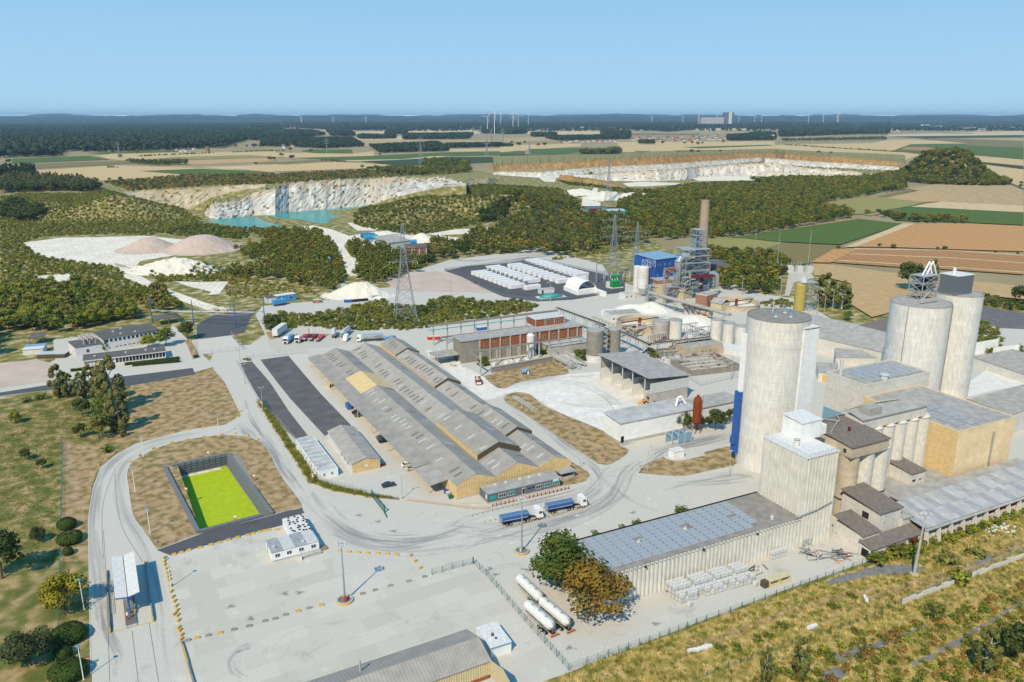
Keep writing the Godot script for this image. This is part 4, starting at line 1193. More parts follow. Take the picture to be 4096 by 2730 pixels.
func make_stains() -> void:
	site_stain = Image.create(2048,2048,false,Image.FORMAT_RGBA8)
	site_stain.fill(Color(.5,.5,.5,0))
	var a := .13
	tyre_marks(P2([-3.5,-310.2,6.4,-291.2,18.2,-269,25.88,-249.65,28.35,-236.68,25.38,-228.68,20.69,-223.35]),3.2,26,a)
	tyre_marks(P2([25.88,-249.65,30.91,-236.68,35.16,-224.85,45.2,-214.71]),3.0,12,a * .7)
	tyre_marks(P2([40.08,-249.65,33.67,-244.32,30.09,-235.86,24.45,-226.37,11.55,-214.02,-1.8,-205.34,-15.84,-197.86]),5.5,34,a)
	tyre_marks(P2([55.28,-259.01,44.2,-251.47,37.58,-242.58,34.05,-232.62,29.3,-222.61,18.1,-211.96,4.65,-204.06,-11.08,-196.65]),5.0,30,a)
	tyre_marks(P2([-16.53,-207.95,-5.24,-215.41,8.48,-222.61,21.18,-229.46,27.42,-238.34]),2.6,24,a)
	tyre_marks(P2([-17.97,-205.34,-1.78,-202.79,11.3,-208.61,21.67,-214.71,30.43,-226.37,33.84,-236.68]),4.0,26,a)
	tyre_marks(P2([49.02,-259.01,58.1,-264.9,71.7,-271.1,84,-278.6]),3.0,30,a * 1.7)
	tyre_marks(P2([47.59,-250.56,54.35,-259.98,64.2,-264.9,80.5,-273.2]),2.4,24,a * 1.5)
	tyre_marks(P2([43.79,-227.9,55.56,-233.42,70.67,-235.86,82.51,-240.02]),3.0,18,a)
	tyre_marks(P2([47.9,-231.03,63.96,-238.34,75.71,-240.87,81.64,-238.34]),2.4,18,a * 1.2)
	tyre_marks(P2([-65.93,-228.51,-57.92,-215.86,-47.21,-202.57,-35.57,-196.16,-23.96,-198.45,-10.82,-207.46]),5.0,34,a)
	tyre_marks(P2([-63.03,-226.31,-53.55,-210.63,-42.33,-200.79,-29.94,-198.45,-18.3,-202.57,-10.96,-210.63]),4.0,26,a)
	tyre_marks(P2([-51.91,-203.17,-38.43,-195.6,-26.36,-193.36,-11.94,-197.3]),3.5,18,a * .7)
	tyre_marks(P2([-101.4,-285.1,-108.6,-281.8,-117.6,-278.7,-130.2,-270.5,-137,-259.94,-137.66,-246.67,-133.64,-232.25,-126.66,-215.86,-118.98,-200.2,-108.47,-182.35,-101.13,-168.31,-93.47,-156,-84.38,-141.75]),1.7,22,a)
	tyre_marks(P2([-99.7,-279.7,-113.2,-277.6,-128.5,-266.6,-133.75,-255.38,-132.08,-243.33,-126.04,-229.99,-115.46,-212.56,-103.81,-197.3,-94,-182.35,-86.31,-168.31,-80.29,-156,-73.1,-141.75]),1.6,20,a * .8)
	tyre_marks(P2([-107.3,-183.35,-100.09,-168.31,-94,-157.55,-88.33,-150.39,-83.25,-141.75]),1.5,18,a)
	tyre_marks(P2([-109.2,-279.7,-97.7,-275.6,-84.42,-257.18,-73.28,-236.89,-65.83,-224.15]),2.6,26,a)
	tyre_marks(P2([-112.1,-313.7,-102.9,-291.8,-89.7,-268.5,-74.59,-241.69,-65.38,-226.31]),2.0,20,a)
	tyre_marks(P2([-115.7,-306.1,-108.4,-289.5,-100.1,-276.6,-91.8,-266.6]),2.6,16,a)
	tyre_marks(P2([-62.98,-147.54,-62.34,-151.12,-59.6,-152.97,-58.76,-152.6,-61.02,-150.03,-61.35,-146.84,-59.27,-143.41,-55.02,-140.8]),1.6,10,a * 1.2)
	tyre_marks(P2([-49.36,-157.95,-42.4,-159.93,-35.36,-162.37]),3.0,8,a * .5)
	tyre_marks(P2([-13.13,-201.41,-2.52,-200.23,9.46,-198.49]),3.0,14,a * .7)
	tyre_marks(P2([-16.23,-206.88,-5.69,-206.88,10.07,-213.25]),3.0,14,a)
	tyre_marks(P2([-7.93,-183.35,0.47,-185.91,7.8,-185.39]),2.0,8,a * .6)
	tyre_marks(P2([-2.7,-328.5,17.3,-337.6,34.2,-330,43.2,-303.6,36.1,-282]),6.0,26,a * .6)
	tyre_marks(P2([6.9,-321.2,20.7,-310.2,34.3,-306.2,48.7,-310.2,58.4,-312.9]),6.0,26,a * .5)
	tyre_marks(P2([-11.2,-326.8,0.3,-329.1,16.3,-341.2,40.8,-346.3]),4.0,20,a * .9)
	tyre_marks(P2([-44.3,-386,-33.1,-358.2,-21,-330.3,-14.5,-314.6]),2.6,16,a * .4)
	tyre_marks(P2([11.6,-489.4,39.6,-491.8,75.3,-514.9]),4.0,14,a * .3)
	tyre_marks(P2([-149.7,-435.5,-153.2,-460.5,-151.7,-476.8,-139.6,-506.5,-121.5,-519.4]),3.0,14,a * .3)
	for k in 16:
		patch(W(32.2,-308.8) + W(rng.randfn() * 22,rng.randfn() * 16),rng.randf_range(3,8),160,lin(.8,.79,.77),.16,1.0)
	for q in [W(-45.85,-213.22),W(-34,-203.78),W(-39.49,-209.35),W(-5.7,-183.86),W(-4.25,-181.35),W(3.82,-183.61),W(33.91,-160.54),W(13.05,-151.85),W(-68.39,-167.44),W(-62.11,-162.37),W(36.46,-214.71),W(-53.32,-173.24),W(-56.92,-172.78)]:
		patch(q,1.1,60,lin(.10,.10,.10),.35,.45)
	for q in [W(-46.04,-149.67),W(-17.99,-162.79),W(42.17,-165.3),W(40.94,-165.11),W(57.75,-181.7),W(70.44,-183.35),W(-77.62,-199.07),W(-86.64,-186.95),W(-73.72,-197.91),W(-73.03,-191.2),W(-74.16,-154.09)]:
		patch(q,3.0,130,lin(.36,.34,.31),.2,.8)
	for k in 240:
		var q := W(rng.randf_range(-70,110),rng.randf_range(-300,-122))
		var d := Vector2.from_angle(rng.randf() * TAU)
		for s in rng.randi_range(6,40):
			dab(q.x,q.y,.2,lin(.22,.21,.19),rng.randf() * .22)
			d = d.rotated(rng.randfn() * .22)
			q += d * .3
	for k in 900:
		patch(W(rng.randf_range(-80,150),rng.randf_range(-330,-122)),rng.randf_range(.5,3.0),7,lin(.25,.24,.22) if k % 3 else lin(.75,.74,.71),.10,1.2)
	var tx := ImageTexture.create_from_image(site_stain)
	for k in ["concrete", "concrete_b", "concrete_c", "concrete_d", "road", "dust"]:
		M[k].detail_albedo = tx

func kerb(p: PackedVector2Array,called := "kerb",m := "kerb",w := .3,h := .14,closed := true) -> void:
	var b := mb()
	var k := p.size() if closed else p.size() - 1
	for i in k:
		var a := p[i]
		var c := p[(i + 1) % p.size()]
		b.bar(v3(a,h * .5),v3(c,h * .5),w,h + .06)
	setting(called,b,M[m])

func island(called: String,p: PackedVector2Array,m: String,y := .17) -> void:
	var q := curve_points(p,1.2) if p.size() < 60 else p
	if q[0].distance_to(q[q.size() - 1]) < .2:
		q.remove_at(q.size() - 1)
	sheet(called,q,y,m)
	kerb(q)

func build_yards() -> void:
	sheet("yard",P2([-82.43,-128.67,5.01,-128.67,13.01,-143.91,25.27,-150.93,44.42,-161.36,67.32,-173.59,97.86,-188.71,116.6,-199.17,198.88,-245.09,341.3,-444,294.1,-449.9,253.5,-421.9,205.7,-432.7,188.3,-449.9,187.7,-502.4,169,-521.3,164.9,-567.9,89.5,-541.6,73.5,-567.9,72.9,-628.6,23.3,-716.9,0.4,-689.4,-51.7,-651.6,-78.2,-596.8,-85.3,-541.6,-108.2,-533.3,-122.1,-558.9,-118.6,-502.4,-157.2,-484.8,-154.8,-462,-135.2,-416.7,-137.1,-397.1,-153.7,-392.4,-146.8,-366.5,-194.7,-438.3,-188.5,-416.7,-203.6,-416.7,-236.4,-411.6,-245.8,-406.7,-224.4,-370.6,-226.9,-331.3,-253.6,-307.7,-237.2,-285.6,-218.2,-317.4,-202,-326.3,-174.8,-338.2,-148.1,-350.9,-142.7,-358.5,-129,-336.5,-112.8,-304.8,-108.4,-296.3,-111.2,-285.6,-123.8,-280.5,-137.7,-267.4,-140.23,-257.4,-140.34,-247.06,-135.19,-231.98,-126.42,-212.18,-110.31,-181.47,-99.11,-160.41]),.10, "road",true)
	var o := W(-62,-152.97)
	var along_x := (W(-21.69,-176.5) - W(-52.92,-158.34)).normalized()
	var along_z := along_x.orthogonal()
	var region := P2([-69.68,-182.64,-66.78,-189.34,-57.76,-196.46,-49.62,-191.24,-46.16,-181.47,-23.06,-185.03,-9.92,-187.47,-1.74,-171.45,5.82,-154.87,11.13,-143.91,5.01,-128.67,-65.23,-128.67,-79.83,-160.41,-88.39,-178.02,-94.61,-191.24,-84.56,-199.17])
	var base := setting("yard_slabs",mb().poly(PackedVector2Array([o,o + along_x * .2,o + along_z * .2]),.102),M.concrete_b)
	var cc := ["concrete", "concrete_b", "concrete_c", "concrete_d", "concrete"]
	for i in range(-9,12):
		for j in range(-14,14):
			var w := 9.0
			var dd := 5.0
			var p := PackedVector2Array()
			var a := o + along_x * (i * w + (j % 2) * 3.0) + along_z * (j * dd)
			for e in [[.06,.06],[w - .06,.06],[w - .06,dd - .06],[.06,dd - .06]]:
				p.append(a + along_x * e[0] + along_z * e[1])
			for q in Geometry2D.intersect_polygons(p,region):
				if q.size() > 2 and Geometry2D.triangulate_polygon(q).size():
					var b := mb()
					b.mapped = true
					b.poly(q,.104)
					part(base, "slab",b,M[cc[rng.randi() % 5]])
	sheet("asphalt",P2([-131.8,-365,-126.9,-367.6,-108.9,-336.4,-90.4,-300,-76.4,-274.5,-80.3,-271.5,-98.7,-298.8,-109.4,-319.5,-122.4,-345.4]),.118, "asphalt")
	sheet("asphalt",P2([-123.7,-370.5,-111.6,-377,-82.4,-320.9,-62.7,-285.7,-61.5,-283.1,-66.6,-282.7,-69.9,-274,-93.3,-313.7,-106.5,-337.9]),.118, "asphalt")
	sheet("concrete_strip",P2([-126.9,-367.6,-123.7,-370.5,-106.5,-337.9,-93.3,-313.7,-69.8,-273.5,-67.4,-266.6,-71.3,-266.6,-76.4,-274.5,-90.4,-300,-108.9,-336.4]),.114, "concrete_b",true)
	sheet("concrete_strip",P2([-111.7,-377.3,-103.7,-380.1,-81.2,-336.4,-53.2,-285.7,-33.54,-251.83,-39.3,-253.59,-61.6,-283.5,-82.4,-320.9]),.114, "concrete_c",true)
	sheet("asphalt",P2([-97.79,-193.36,-89.01,-202.21,-77.42,-209.99,-72.46,-212.82,-64.4,-218.56,-62.57,-214.53,-67.9,-211.27,-66.68,-207.46,-80.88,-198.74,-93,-190.63]),.118, "asphalt_blue")
	sheet("asphalt",P2([-221.4,-322.5,-205.4,-333.2,-177.4,-345.1,-151.7,-357.1,-145.5,-345.4,-158.5,-336.4,-169.5,-331.3,-202,-326.3,-218.6,-317.9,-238.7,-307.8,-242.3,-312.9]),.118, "asphalt_blue")
	sheet("asphalt",P2([-180.7,-437.9,-179.8,-460.5,-161.6,-474,-157.2,-473.4,-155.4,-455.3,-148.2,-421.7,-155.7,-412.9,-155.2,-408.6,-169.5,-408.6]),.118, "asphalt_blue")
	sheet("asphalt",P2([-136.4,-421.7,-118.8,-426.2,-101.4,-417.2,-83.5,-421.7,-66.1,-415.1,-73.4,-403.4,-84.8,-398.4,-95.8,-392.4,-105.2,-390.5,-120.8,-383.8,-130.7,-404.5]),.116, "concrete_d",true)
	sheet("asphalt",P2([296.3,-486.4,309.9,-464.4,322.5,-449.8,293.2,-406,287.3,-428.1,274.7,-430.7,273.8,-447]),.118, "asphalt_b")
	sheet("asphalt",P2([50,-264.9,55.3,-264.9,71.4,-273.2,85.2,-279.7,82.4,-268,70.2,-264.9,55.94,-259.98,48.06,-253.32]),.112, "concrete_d",true)
	sheet("dust_ground",P2([-44.3,-386,-42.3,-387.5,-17.7,-351.5,-3.5,-326.8,2.3,-332.7,26.3,-347.6,43.9,-352.8,67,-345.5,61.7,-307.5,38.6,-296.1,36.5,-276.4,19.9,-297.3,7.9,-319.8,-2.7,-321.2,-8.6,-313.7,-25.6,-313.7]),.112, "dust",true)
	sheet("dust_ground",P2([55,-474.7,71.7,-480.2,82.6,-491.5,102.1,-464.1,116.6,-448.9,107.3,-412.7,94,-408.5,101,-458.9,84.9,-458.9,62.6,-458.9,53.3,-458.9]),.112, "dust",true)
	sheet("dust_ground",P2([204.1,-335.2,227.6,-358,233.5,-341.9,227.3,-331.9,210.8,-325.6,193.7,-316.4]),.112, "dust",true)
	island("verge",P2([-97.77,-193.64,-107.56,-205.61,-113.08,-212.56,-118.76,-222.73,-123.34,-231.49,-127.88,-240.07,-130.64,-247.51,-130.88,-253.59,-128.4,-261.8,-124.7,-266.9,-120.3,-270.3,-114.4,-273.3,-108.2,-274.9,-99.9,-273.9,-99.1,-273.5,-94,-270,-89,-263.7,-84.91,-256.28,-80.28,-246.67,-74.46,-236.1,-69.65,-228.51,-64.37,-218.7,-68.53,-215.86,-72.48,-212.89,-89.06,-202.33,-96.13,-195.32]), "dry_grass")
	island("verge",P2([-3.6,-314.9,-1.7,-320.5,3.1,-322.6,7.9,-319.1,12.7,-307.5,19.9,-297.3,35.6,-277.5,38.5,-267,41.54,-259.98,34.32,-249.65,30.43,-249.2,27.08,-254.25,6,-294.9,-2.6,-310.2]), "dry_grass")
	island("verge",P2([42.37,-242.15,46.21,-249.65,54.73,-256.14,52.76,-255.67,57.11,-251.93,68.27,-256.61,68.44,-259.01,79,-264.4,79.74,-259.01,77.18,-249.65,65.16,-243.45,56.94,-240.02,49.61,-240.45]), "dry_grass")
	island("verge",P2([-13,-345,-9.4,-347.6,0.3,-358.2,18.3,-368,26.5,-350.2,14.3,-342.5,2.3,-335.1,-2.8,-328,-6.7,-329.1,-11.6,-340]), "dry_grass")
	island("verge",P2([20.45,-251.47,25.61,-242.58,25.21,-238.34,22.72,-235.04,15.85,-232.62,15.86,-235.86,19.74,-244.32]), "dry_grass")
	island("verge",P2([-135.8,-420.6,-133.2,-422.8,-127.1,-409.7,-129.6,-406.6]), "dry_grass")
	sheet("lawn",P2([-228.4,-261.7,-120.22,-122.3,-79.55,-122.3,-94.46,-151.36,-110.31,-181.47,-125.64,-210.66,-134.58,-231.09,-139.97,-246.67,-139.84,-256.97,-137.4,-266.7,-123.6,-280,-111.1,-285.1,-108.3,-295.7,-113,-304.8,-128.8,-335.8,-142.1,-357,-146.9,-347.9,-172.3,-333,-199.2,-321.5,-215.9,-313.7,-248.9,-288.2]),.10, "lawn")
	sheet("lawn",P2([-108.3,-295.7,-113,-304.8,-128.8,-335.8,-142.1,-357,-146.6,-347.2,-169.3,-331.3,-157.1,-301.9,-150.5,-280.5,-151.1,-268.5,-137.6,-267.1,-123.6,-280,-111.1,-285.1]),.14, "dry_grass")
	sheet("lawn",P2([-163.7,-266.6,-149.4,-266.6,-141.1,-259.01,-139.52,-242.51,-135.31,-231.49,-126.56,-212.56,-113.63,-187.49,-121.32,-187.49,-145.96,-233.78]),.14, "dry_grass")
	sheet("lawn",P2([-160.24,-246.67,-155.15,-244.99,-136.4,-212.56,-139.84,-211.91,-149.41,-226.31]),.13, "lawn")
	sheet("dirt_field",P2([-247.9,-365,-233.9,-370.2,-218.7,-363.3,-210.7,-347,-206.9,-339.4,-224.7,-327.7,-242.3,-319.5,-273.6,-365]),.12, "pink_gravel")
	sheet("bank",P2([6.43,-140.8,12.23,-143.58,16.58,-146.21,26.59,-151.41,44.17,-160.26,40.71,-158.73,70.23,-173.72,94.64,-185.47,95.52,-185.48,113.81,-195.51,142.01,-206.51,153.48,-213.49,180.69,-228.1,112.53,-129.71,15.87,-129.71,-1.75,-129.5]),.115, "rough_grass")
	sheet("verge",P2([-108,-313.7,-95.3,-290.1,-65.83,-234.94,-57.68,-229.4,-43.96,-224.51,-35.12,-223.08,-35.26,-224.15,-44.37,-226.89,-58.65,-233.78,-64.01,-237.52,-92.9,-290.7,-98.2,-298.8,-105.8,-313.7]),.15, "gravel")
	kerb(P2([-108,-313.7,-95.3,-290.1,-65.83,-234.94,-57.68,-229.4,-43.96,-224.51,-35.07,-222.73]), "kerb", "kerb_yellow",.3,.16,false)
	sheet("pink_ground",P2([-96.2,-571,-60.4,-601.8,-50.4,-594.7,-35.8,-574.3,-13.2,-523.1,-29.4,-525.9,-59.3,-527.2,-77.4,-528.7]),.14, "pink_gravel")
	kerb(P2([-90.23,-143.12,-110.31,-181.47,-125.64,-210.66,-134.58,-231.09,-139.97,-246.67,-139.84,-256.97,-137.4,-266.7,-123.6,-280,-111.1,-285.1,-108.3,-295.7,-113,-304.8,-128.8,-335.8,-142.1,-357]), "kerb", "kerb",.25,.14,false)
	kerb(P2([-224,-326.6,-205.8,-338.2,-182.1,-350.9,-154.6,-363.3,-151.8,-366.7]), "kerb", "kerb",.25,.14,false)
	for l in [P2([-85.05,-140.8,-103.83,-177.46,-118.07,-204.42]),P2([-110.4,-189.03,-125.61,-219.25,-134.72,-245.83]),P2([-99.1,-187.49,-115.51,-209.35,-132.72,-241.69]),P2([-78.99,-140.8,-88.27,-157.95]),P2([-74.72,-140.8,-85.74,-161.15])]:
		var b := mb()
		var pp := curve_points(l,3.0)
		for i in pp.size() - 1:
			var n := (pp[i + 1] - pp[i]).orthogonal().normalized() * .06
			b.quad(v3(pp[i] - n,.108),v3(pp[i + 1] - n,.108),v3(pp[i + 1] + n,.108),v3(pp[i] + n,.108))
		setting("road_joint",b,M.asphalt_b)
	for q in [[W(0.14,-202.79),W(-4.61,-200.61)],[W(25.57,-210.27),W(20.75,-207.95)],[W(23.01,-214.71),W(18.48,-212.51)],[W(2.03,-198.46),W(-1.11,-196.65)],[W(-12.35,-209.27),W(-5.18,-212.3)]]:
		var d: Vector2 = (q[1] - q[0]).normalized()
		var n := d.orthogonal()
		var b := mb()
		b.poly(PackedVector2Array([q[0] - n * .1,q[1] - d * 1.6 - n * .1,q[1] - d * 1.6 - n * .5,q[1],q[1] - d * 1.6 + n * .5,q[1] - d * 1.6 + n * .1,q[0] + n * .1]),.12)
		setting("lane_arrow_marking",b,M.paint_white)
	bare = [P2([-137.8,-426.2,-54.1,-421.7,-21.2,-437.9,-14.3,-285.7,-111.2,-285.7,-155.7,-412.9,-148.2,-421.7])]

# ------------------------------------------------------------------ small builders

const SO := Vector2(26.43,-168.31)
const ST := 0.46077

# a point of the works' own grid (x along the sheds,z towards the boundary fence)
func sp(x: float,z: float) -> Vector2:
	return SO + W(x,z).rotated(-ST)

func works(called: String,label: String,category: String,x: float,z: float,group := "",y := 0.0) -> Node3D:
	return thing(called,label,category,v3(sp(x,z),y),ST,group)

func bx(o: Node3D,called: String,x0: float,x1: float,y0: float,y1: float,z0: float,z1: float,m: String) -> MeshInstance3D:
	return part(o,called,mb().box(x0,x1,y0,y1,z0,z1),M[m])

# face: 0 looks to +z,1 to +x,2 to -z,3 to -x
func window(o: Node3D,at: Vector3,w: float,h: float,face := 0,frame := "white_paint",pane := "glass",bars := 0,called := "window") -> void:
	var b := mb()
	for e in [[-w / 2,-w / 2 + .09,0.0,h],[w / 2 - .09,w / 2,0.0,h],[-w / 2 + .09,w / 2 - .09,0.0,.09],[-w / 2 + .09,w / 2 - .09,h - .09,h]]:
		b.box(e[0],e[1],e[2],e[3],-.02,.07)
	for i in bars:
		var x := -w / 2 + w * (i + 1) / (bars + 1)
		b.box(x - .04,x + .04,.09,h - .09,-.02,.06)
	var f := piece(o,called,b.mesh(),M[frame],at,[0.0,PI / 2,PI,-PI / 2][face])
	part(f, "pane",mb().box(-w / 2 + .09,w / 2 - .09,.09,h - .09,-.02,.03),M[pane])

func door(o: Node3D,at: Vector3,w: float,h: float,face := 0,m := "white_paint") -> void:
	var f := piece(o, "door",mb().box(-w / 2,w / 2,0,h,-.02,.06).mesh(),M[m],at,[0.0,PI / 2,PI,-PI / 2][face])
	part(f, "handle",mb().box(w / 2 - .22,w / 2 - .1,h * .45,h * .5,.05,.11),M.steel)

# gabled shed: own x along the gable wall,ridge runs to -z
func gable_roof(o: Node3D,x0: float,x1: float,ye: float,yr: float,z0: float,z1: float,m: String,over := .3,thick := .18) -> Array:
	var xm := (x0 + x1) / 2
	var out := []
	var k := (yr - ye) / (xm - x0)
	for s in [-1.0,1.0]:
		var xe: float = (x0 - over) if s < 0 else (x1 + over)
		var y := ye - over * k
		var b := mb()
		var top := [V(xe,y + thick,z1),V(xm,yr + thick,z1),V(xm,yr + thick,z0),V(xe,y + thick,z0)]
		b.hexa([top[0] - V(0,thick,0),top[1] - V(0,thick,0),top[2] - V(0,thick,0),top[3] - V(0,thick,0),top[0],top[1],top[2],top[3]])
		out.append(part(o, "roof",b,M[m]))
	return out

func flat_roof(o: Node3D,x0: float,x1: float,y: float,z0: float,z1: float,m: String,rim := .35,rm := "kerb") -> MeshInstance3D:
	var r := bx(o, "roof",x0 + .2,x1 - .2,y - .15,y,z0 + .2,z1 - .2,m)
	var b := mb()
	b.box(x0 - .04,x1 + .04,y - .2,y + rim,z1 - .2,z1 + .04)
	b.box(x0 - .04,x1 + .04,y - .2,y + rim,z0 - .04,z0 + .2)
	b.box(x0 - .04,x0 + .2,y - .2,y + rim - .003,z0 + .2,z1 - .2)
	b.box(x1 - .2,x1 + .04,y - .2,y + rim - .003,z0 + .2,z1 - .2)
	part(o, "parapet",b,M[rm])
	return r

var veil: StandardMaterial3D

func fence(p: PackedVector2Array,h: float,step: float,label: String,m := "green_paint",strut := true,density := .14) -> void:
	var key := "veil_" + m
	if not M.has(key):
		var v := mat(key,M[m].albedo_color,.8)
		v.transparency = BaseMaterial3D.TRANSPARENCY_ALPHA
		v.albedo_color.a = density
	var o := thing("wire_fence",label, "fence",v3(p[0]))
	var post := mb().box(-.05,.05,-.1,h,-.05,.05).mesh()
	for i in p.size() - 1:
		var a := p[i]
		var d := p[i + 1] - a
		var k := maxi(1,int(round(d.length() / step)))
		for j in k:
			var q := a + d * j / k
			var r := a + d * (j + 1) / k
			piece(o, "post",post,M[m],v3(q - p[0]))
			if strut and j % 2 == 0:
				var s := (q - p[0])
				part(o, "strut",mb().bar(v3(s,h * .9),v3(s + d.normalized().orthogonal() * .7,0),.05),M[m])
			var b := mb()
			b.quad(v3(q - p[0],.1),v3(r - p[0],.1),v3(r - p[0],h - .06),v3(q - p[0],h - .06))
			part(o, "mesh_panel",b,M[key])
	piece(o, "post",post,M[m],v3(p[p.size() - 1] - p[0]))

func lamp_post(at: Vector2,h: float,label: String) -> void:
	var o := thing("lamp_post",label, "street lamp",v3(at),0, "white lamp posts with blue heads along the access road")
	part(o, "pole",mb().cyl(V(0,0,0),V(0,h,0),.13,.08,10),M.white_paint)
	part(o, "lamp_head",mb().blob(V(0,h + .1,0),V(.55,.18,.34),14,6),M.blue_bright)
	part(o, "base_plate",mb().box(-.25,.25,0,.15,-.25,.25),M.kerb)

func flood_mast(at: Vector2,label: String,red: bool) -> void:
	var o := thing("floodlight_mast",label, "floodlight mast",v3(at))
	part(o, "pole",mb().cyl(V(0,0,0),V(0,7.2,0),.27,.2,12).cyl(V(0,7.2,0),V(0,16,0),.19,.11,12),M.steel_blue)
	var c := part(o, "crossbar",mb().bar(V(-1.1,15.9,0),V(1.1,15.9,0),.14).bar(V(0,15.9,-.9),V(0,15.9,.9),.14).ring(V(0,15.7,0),.8,.06,12,5),M.steel)
	for i in 6:
		var a := TAU * i / 6 + .3
		var p := V(cos(a) * 1.15,16.1,sin(a) * .95)
		part(c, "floodlight",mb().bar(p - V(cos(a),.5,sin(a)) * .22,p + V(cos(a),-.5,sin(a)) * .22,.62,.3),M.grey_clad)
	var b := mb()
	b.lathe(Vector3.ZERO,[W(2.05,.05),W(2.05,.62),W(1.62,.62),W(1.62,.3)],32)
	part(o, "planter_ring",b,M.kerb_yellow)
	part(o, "planter_coping",mb().lathe(Vector3.ZERO,[W(2.07,.6),W(2.0,.68),W(1.66,.68),W(1.6,.6)],32),M.cast_concrete)
	part(o, "planter_soil",mb().cyl(V(0,.2,0),V(0,.36,0),1.62,1.62,28),M.gravel)
	if red:
		part(o, "switch_cabinet",mb().box(-.1,.55,.3,1.75,.3,.75),M.red_paint)
	else:
		part(o, "switch_cabinet",mb().box(-.55,-.1,.3,1.3,.15,.6),M.grey_clad)

func round_sign(at: Vector2,h: float,label: String,kind: String) -> void:
	var o := thing("road_sign",label, "sign",v3(at),0.1)
	part(o, "post",mb().cyl(Vector3.ZERO,V(0,h,0),.045,.045,8),M.steel)
	var p := V(0,h - .35,.06)
	var q := V(0,0,.04)
	match kind:
		"no_entry":
			part(o, "disc",mb().cyl(p,p + q,.42,.42,24),M.red_paint)
			part(o, "white_bar",mb().box(-.3,.3,h - .42,h - .28,.09,.12),M.white_paint)
		"no_parking":
			part(o, "disc",mb().cyl(p,p + q,.42,.42,24),M.red_paint)
			part(o, "field_disc",mb().cyl(p + q * .5,p + q * 1.5,.31,.31,24),M.blue_paint)
			part(o, "slash",mb().bar(p + V(-.26,.26,.08),p + V(.26,-.26,.08),.08,.02),M.red_paint)
		"warning":
			part(o, "triangle",mb().slab_xy([W(-.5,h - .3),W(.5,h - .3),W(0,h + .5)],.04,.08),M.red_paint)
			part(o, "field_triangle",mb().slab_xy([W(-.32,h - .2),W(.32,h - .2),W(0,h + .3)],.085,.1),M.white_paint)
			part(o, "disc",mb().cyl(V(0,h - .75,.05),V(0,h - .75,.09),.4,.4,22),M.red_paint)
			part(o, "field_disc",mb().cyl(V(0,h - .75,.09),V(0,h - .75,.11),.29,.29,22),M.white_paint)
		_:
			part(o, "disc",mb().cyl(p,p + q,.42,.42,24),M.red_paint)
			part(o, "field_disc",mb().cyl(p + q * .5,p + q * 1.5,.3,.3,24),M.white_paint)

func words(o: Node3D,text: String,at: Vector3,turn: float,size: float,m: String,called := "lettering") -> void:
	var t := TextMesh.new()
	var f := SystemFont.new()
	f.font_names = PackedStringArray(["Droid Sans"])
	f.font_weight = 700
	t.font = f
	t.text = text
	t.font_size = 48
	t.pixel_size = size / 48.0
	t.depth = .02
	piece(o,called,t,M[m],at,turn)

# ------------------------------------------------------------------ front of the works

var block_mesh := {}

func block(at: Vector2,turn: float,yellow := true) -> void:
	var o := thing("barrier_block", "yellow painted concrete kerb block on the ground" if yellow else "bare grey concrete kerb block on the ground", "barrier block",v3(at,.1),turn, "yellow kerb blocks lining the roads and yards" if yellow else "grey kerb blocks across the front yard")
	if block_mesh.is_empty():
		block_mesh.a = mb().hexa([V(-.62,0,.32),V(.62,0,.32),V(.62,0,-.32),V(-.62,0,-.32),V(-.55,.5,.2),V(.55,.5,.2),V(.55,.5,-.2),V(-.55,.5,-.2)]).mesh()
		block_mesh.b = mb().box(-.64,.64,-.02,.07,-.34,.34).mesh()
	piece(o, "block",block_mesh.a,M.kerb_yellow if yellow else M.dark_concrete)
	piece(o, "foot",block_mesh.b,M.cast_concrete)

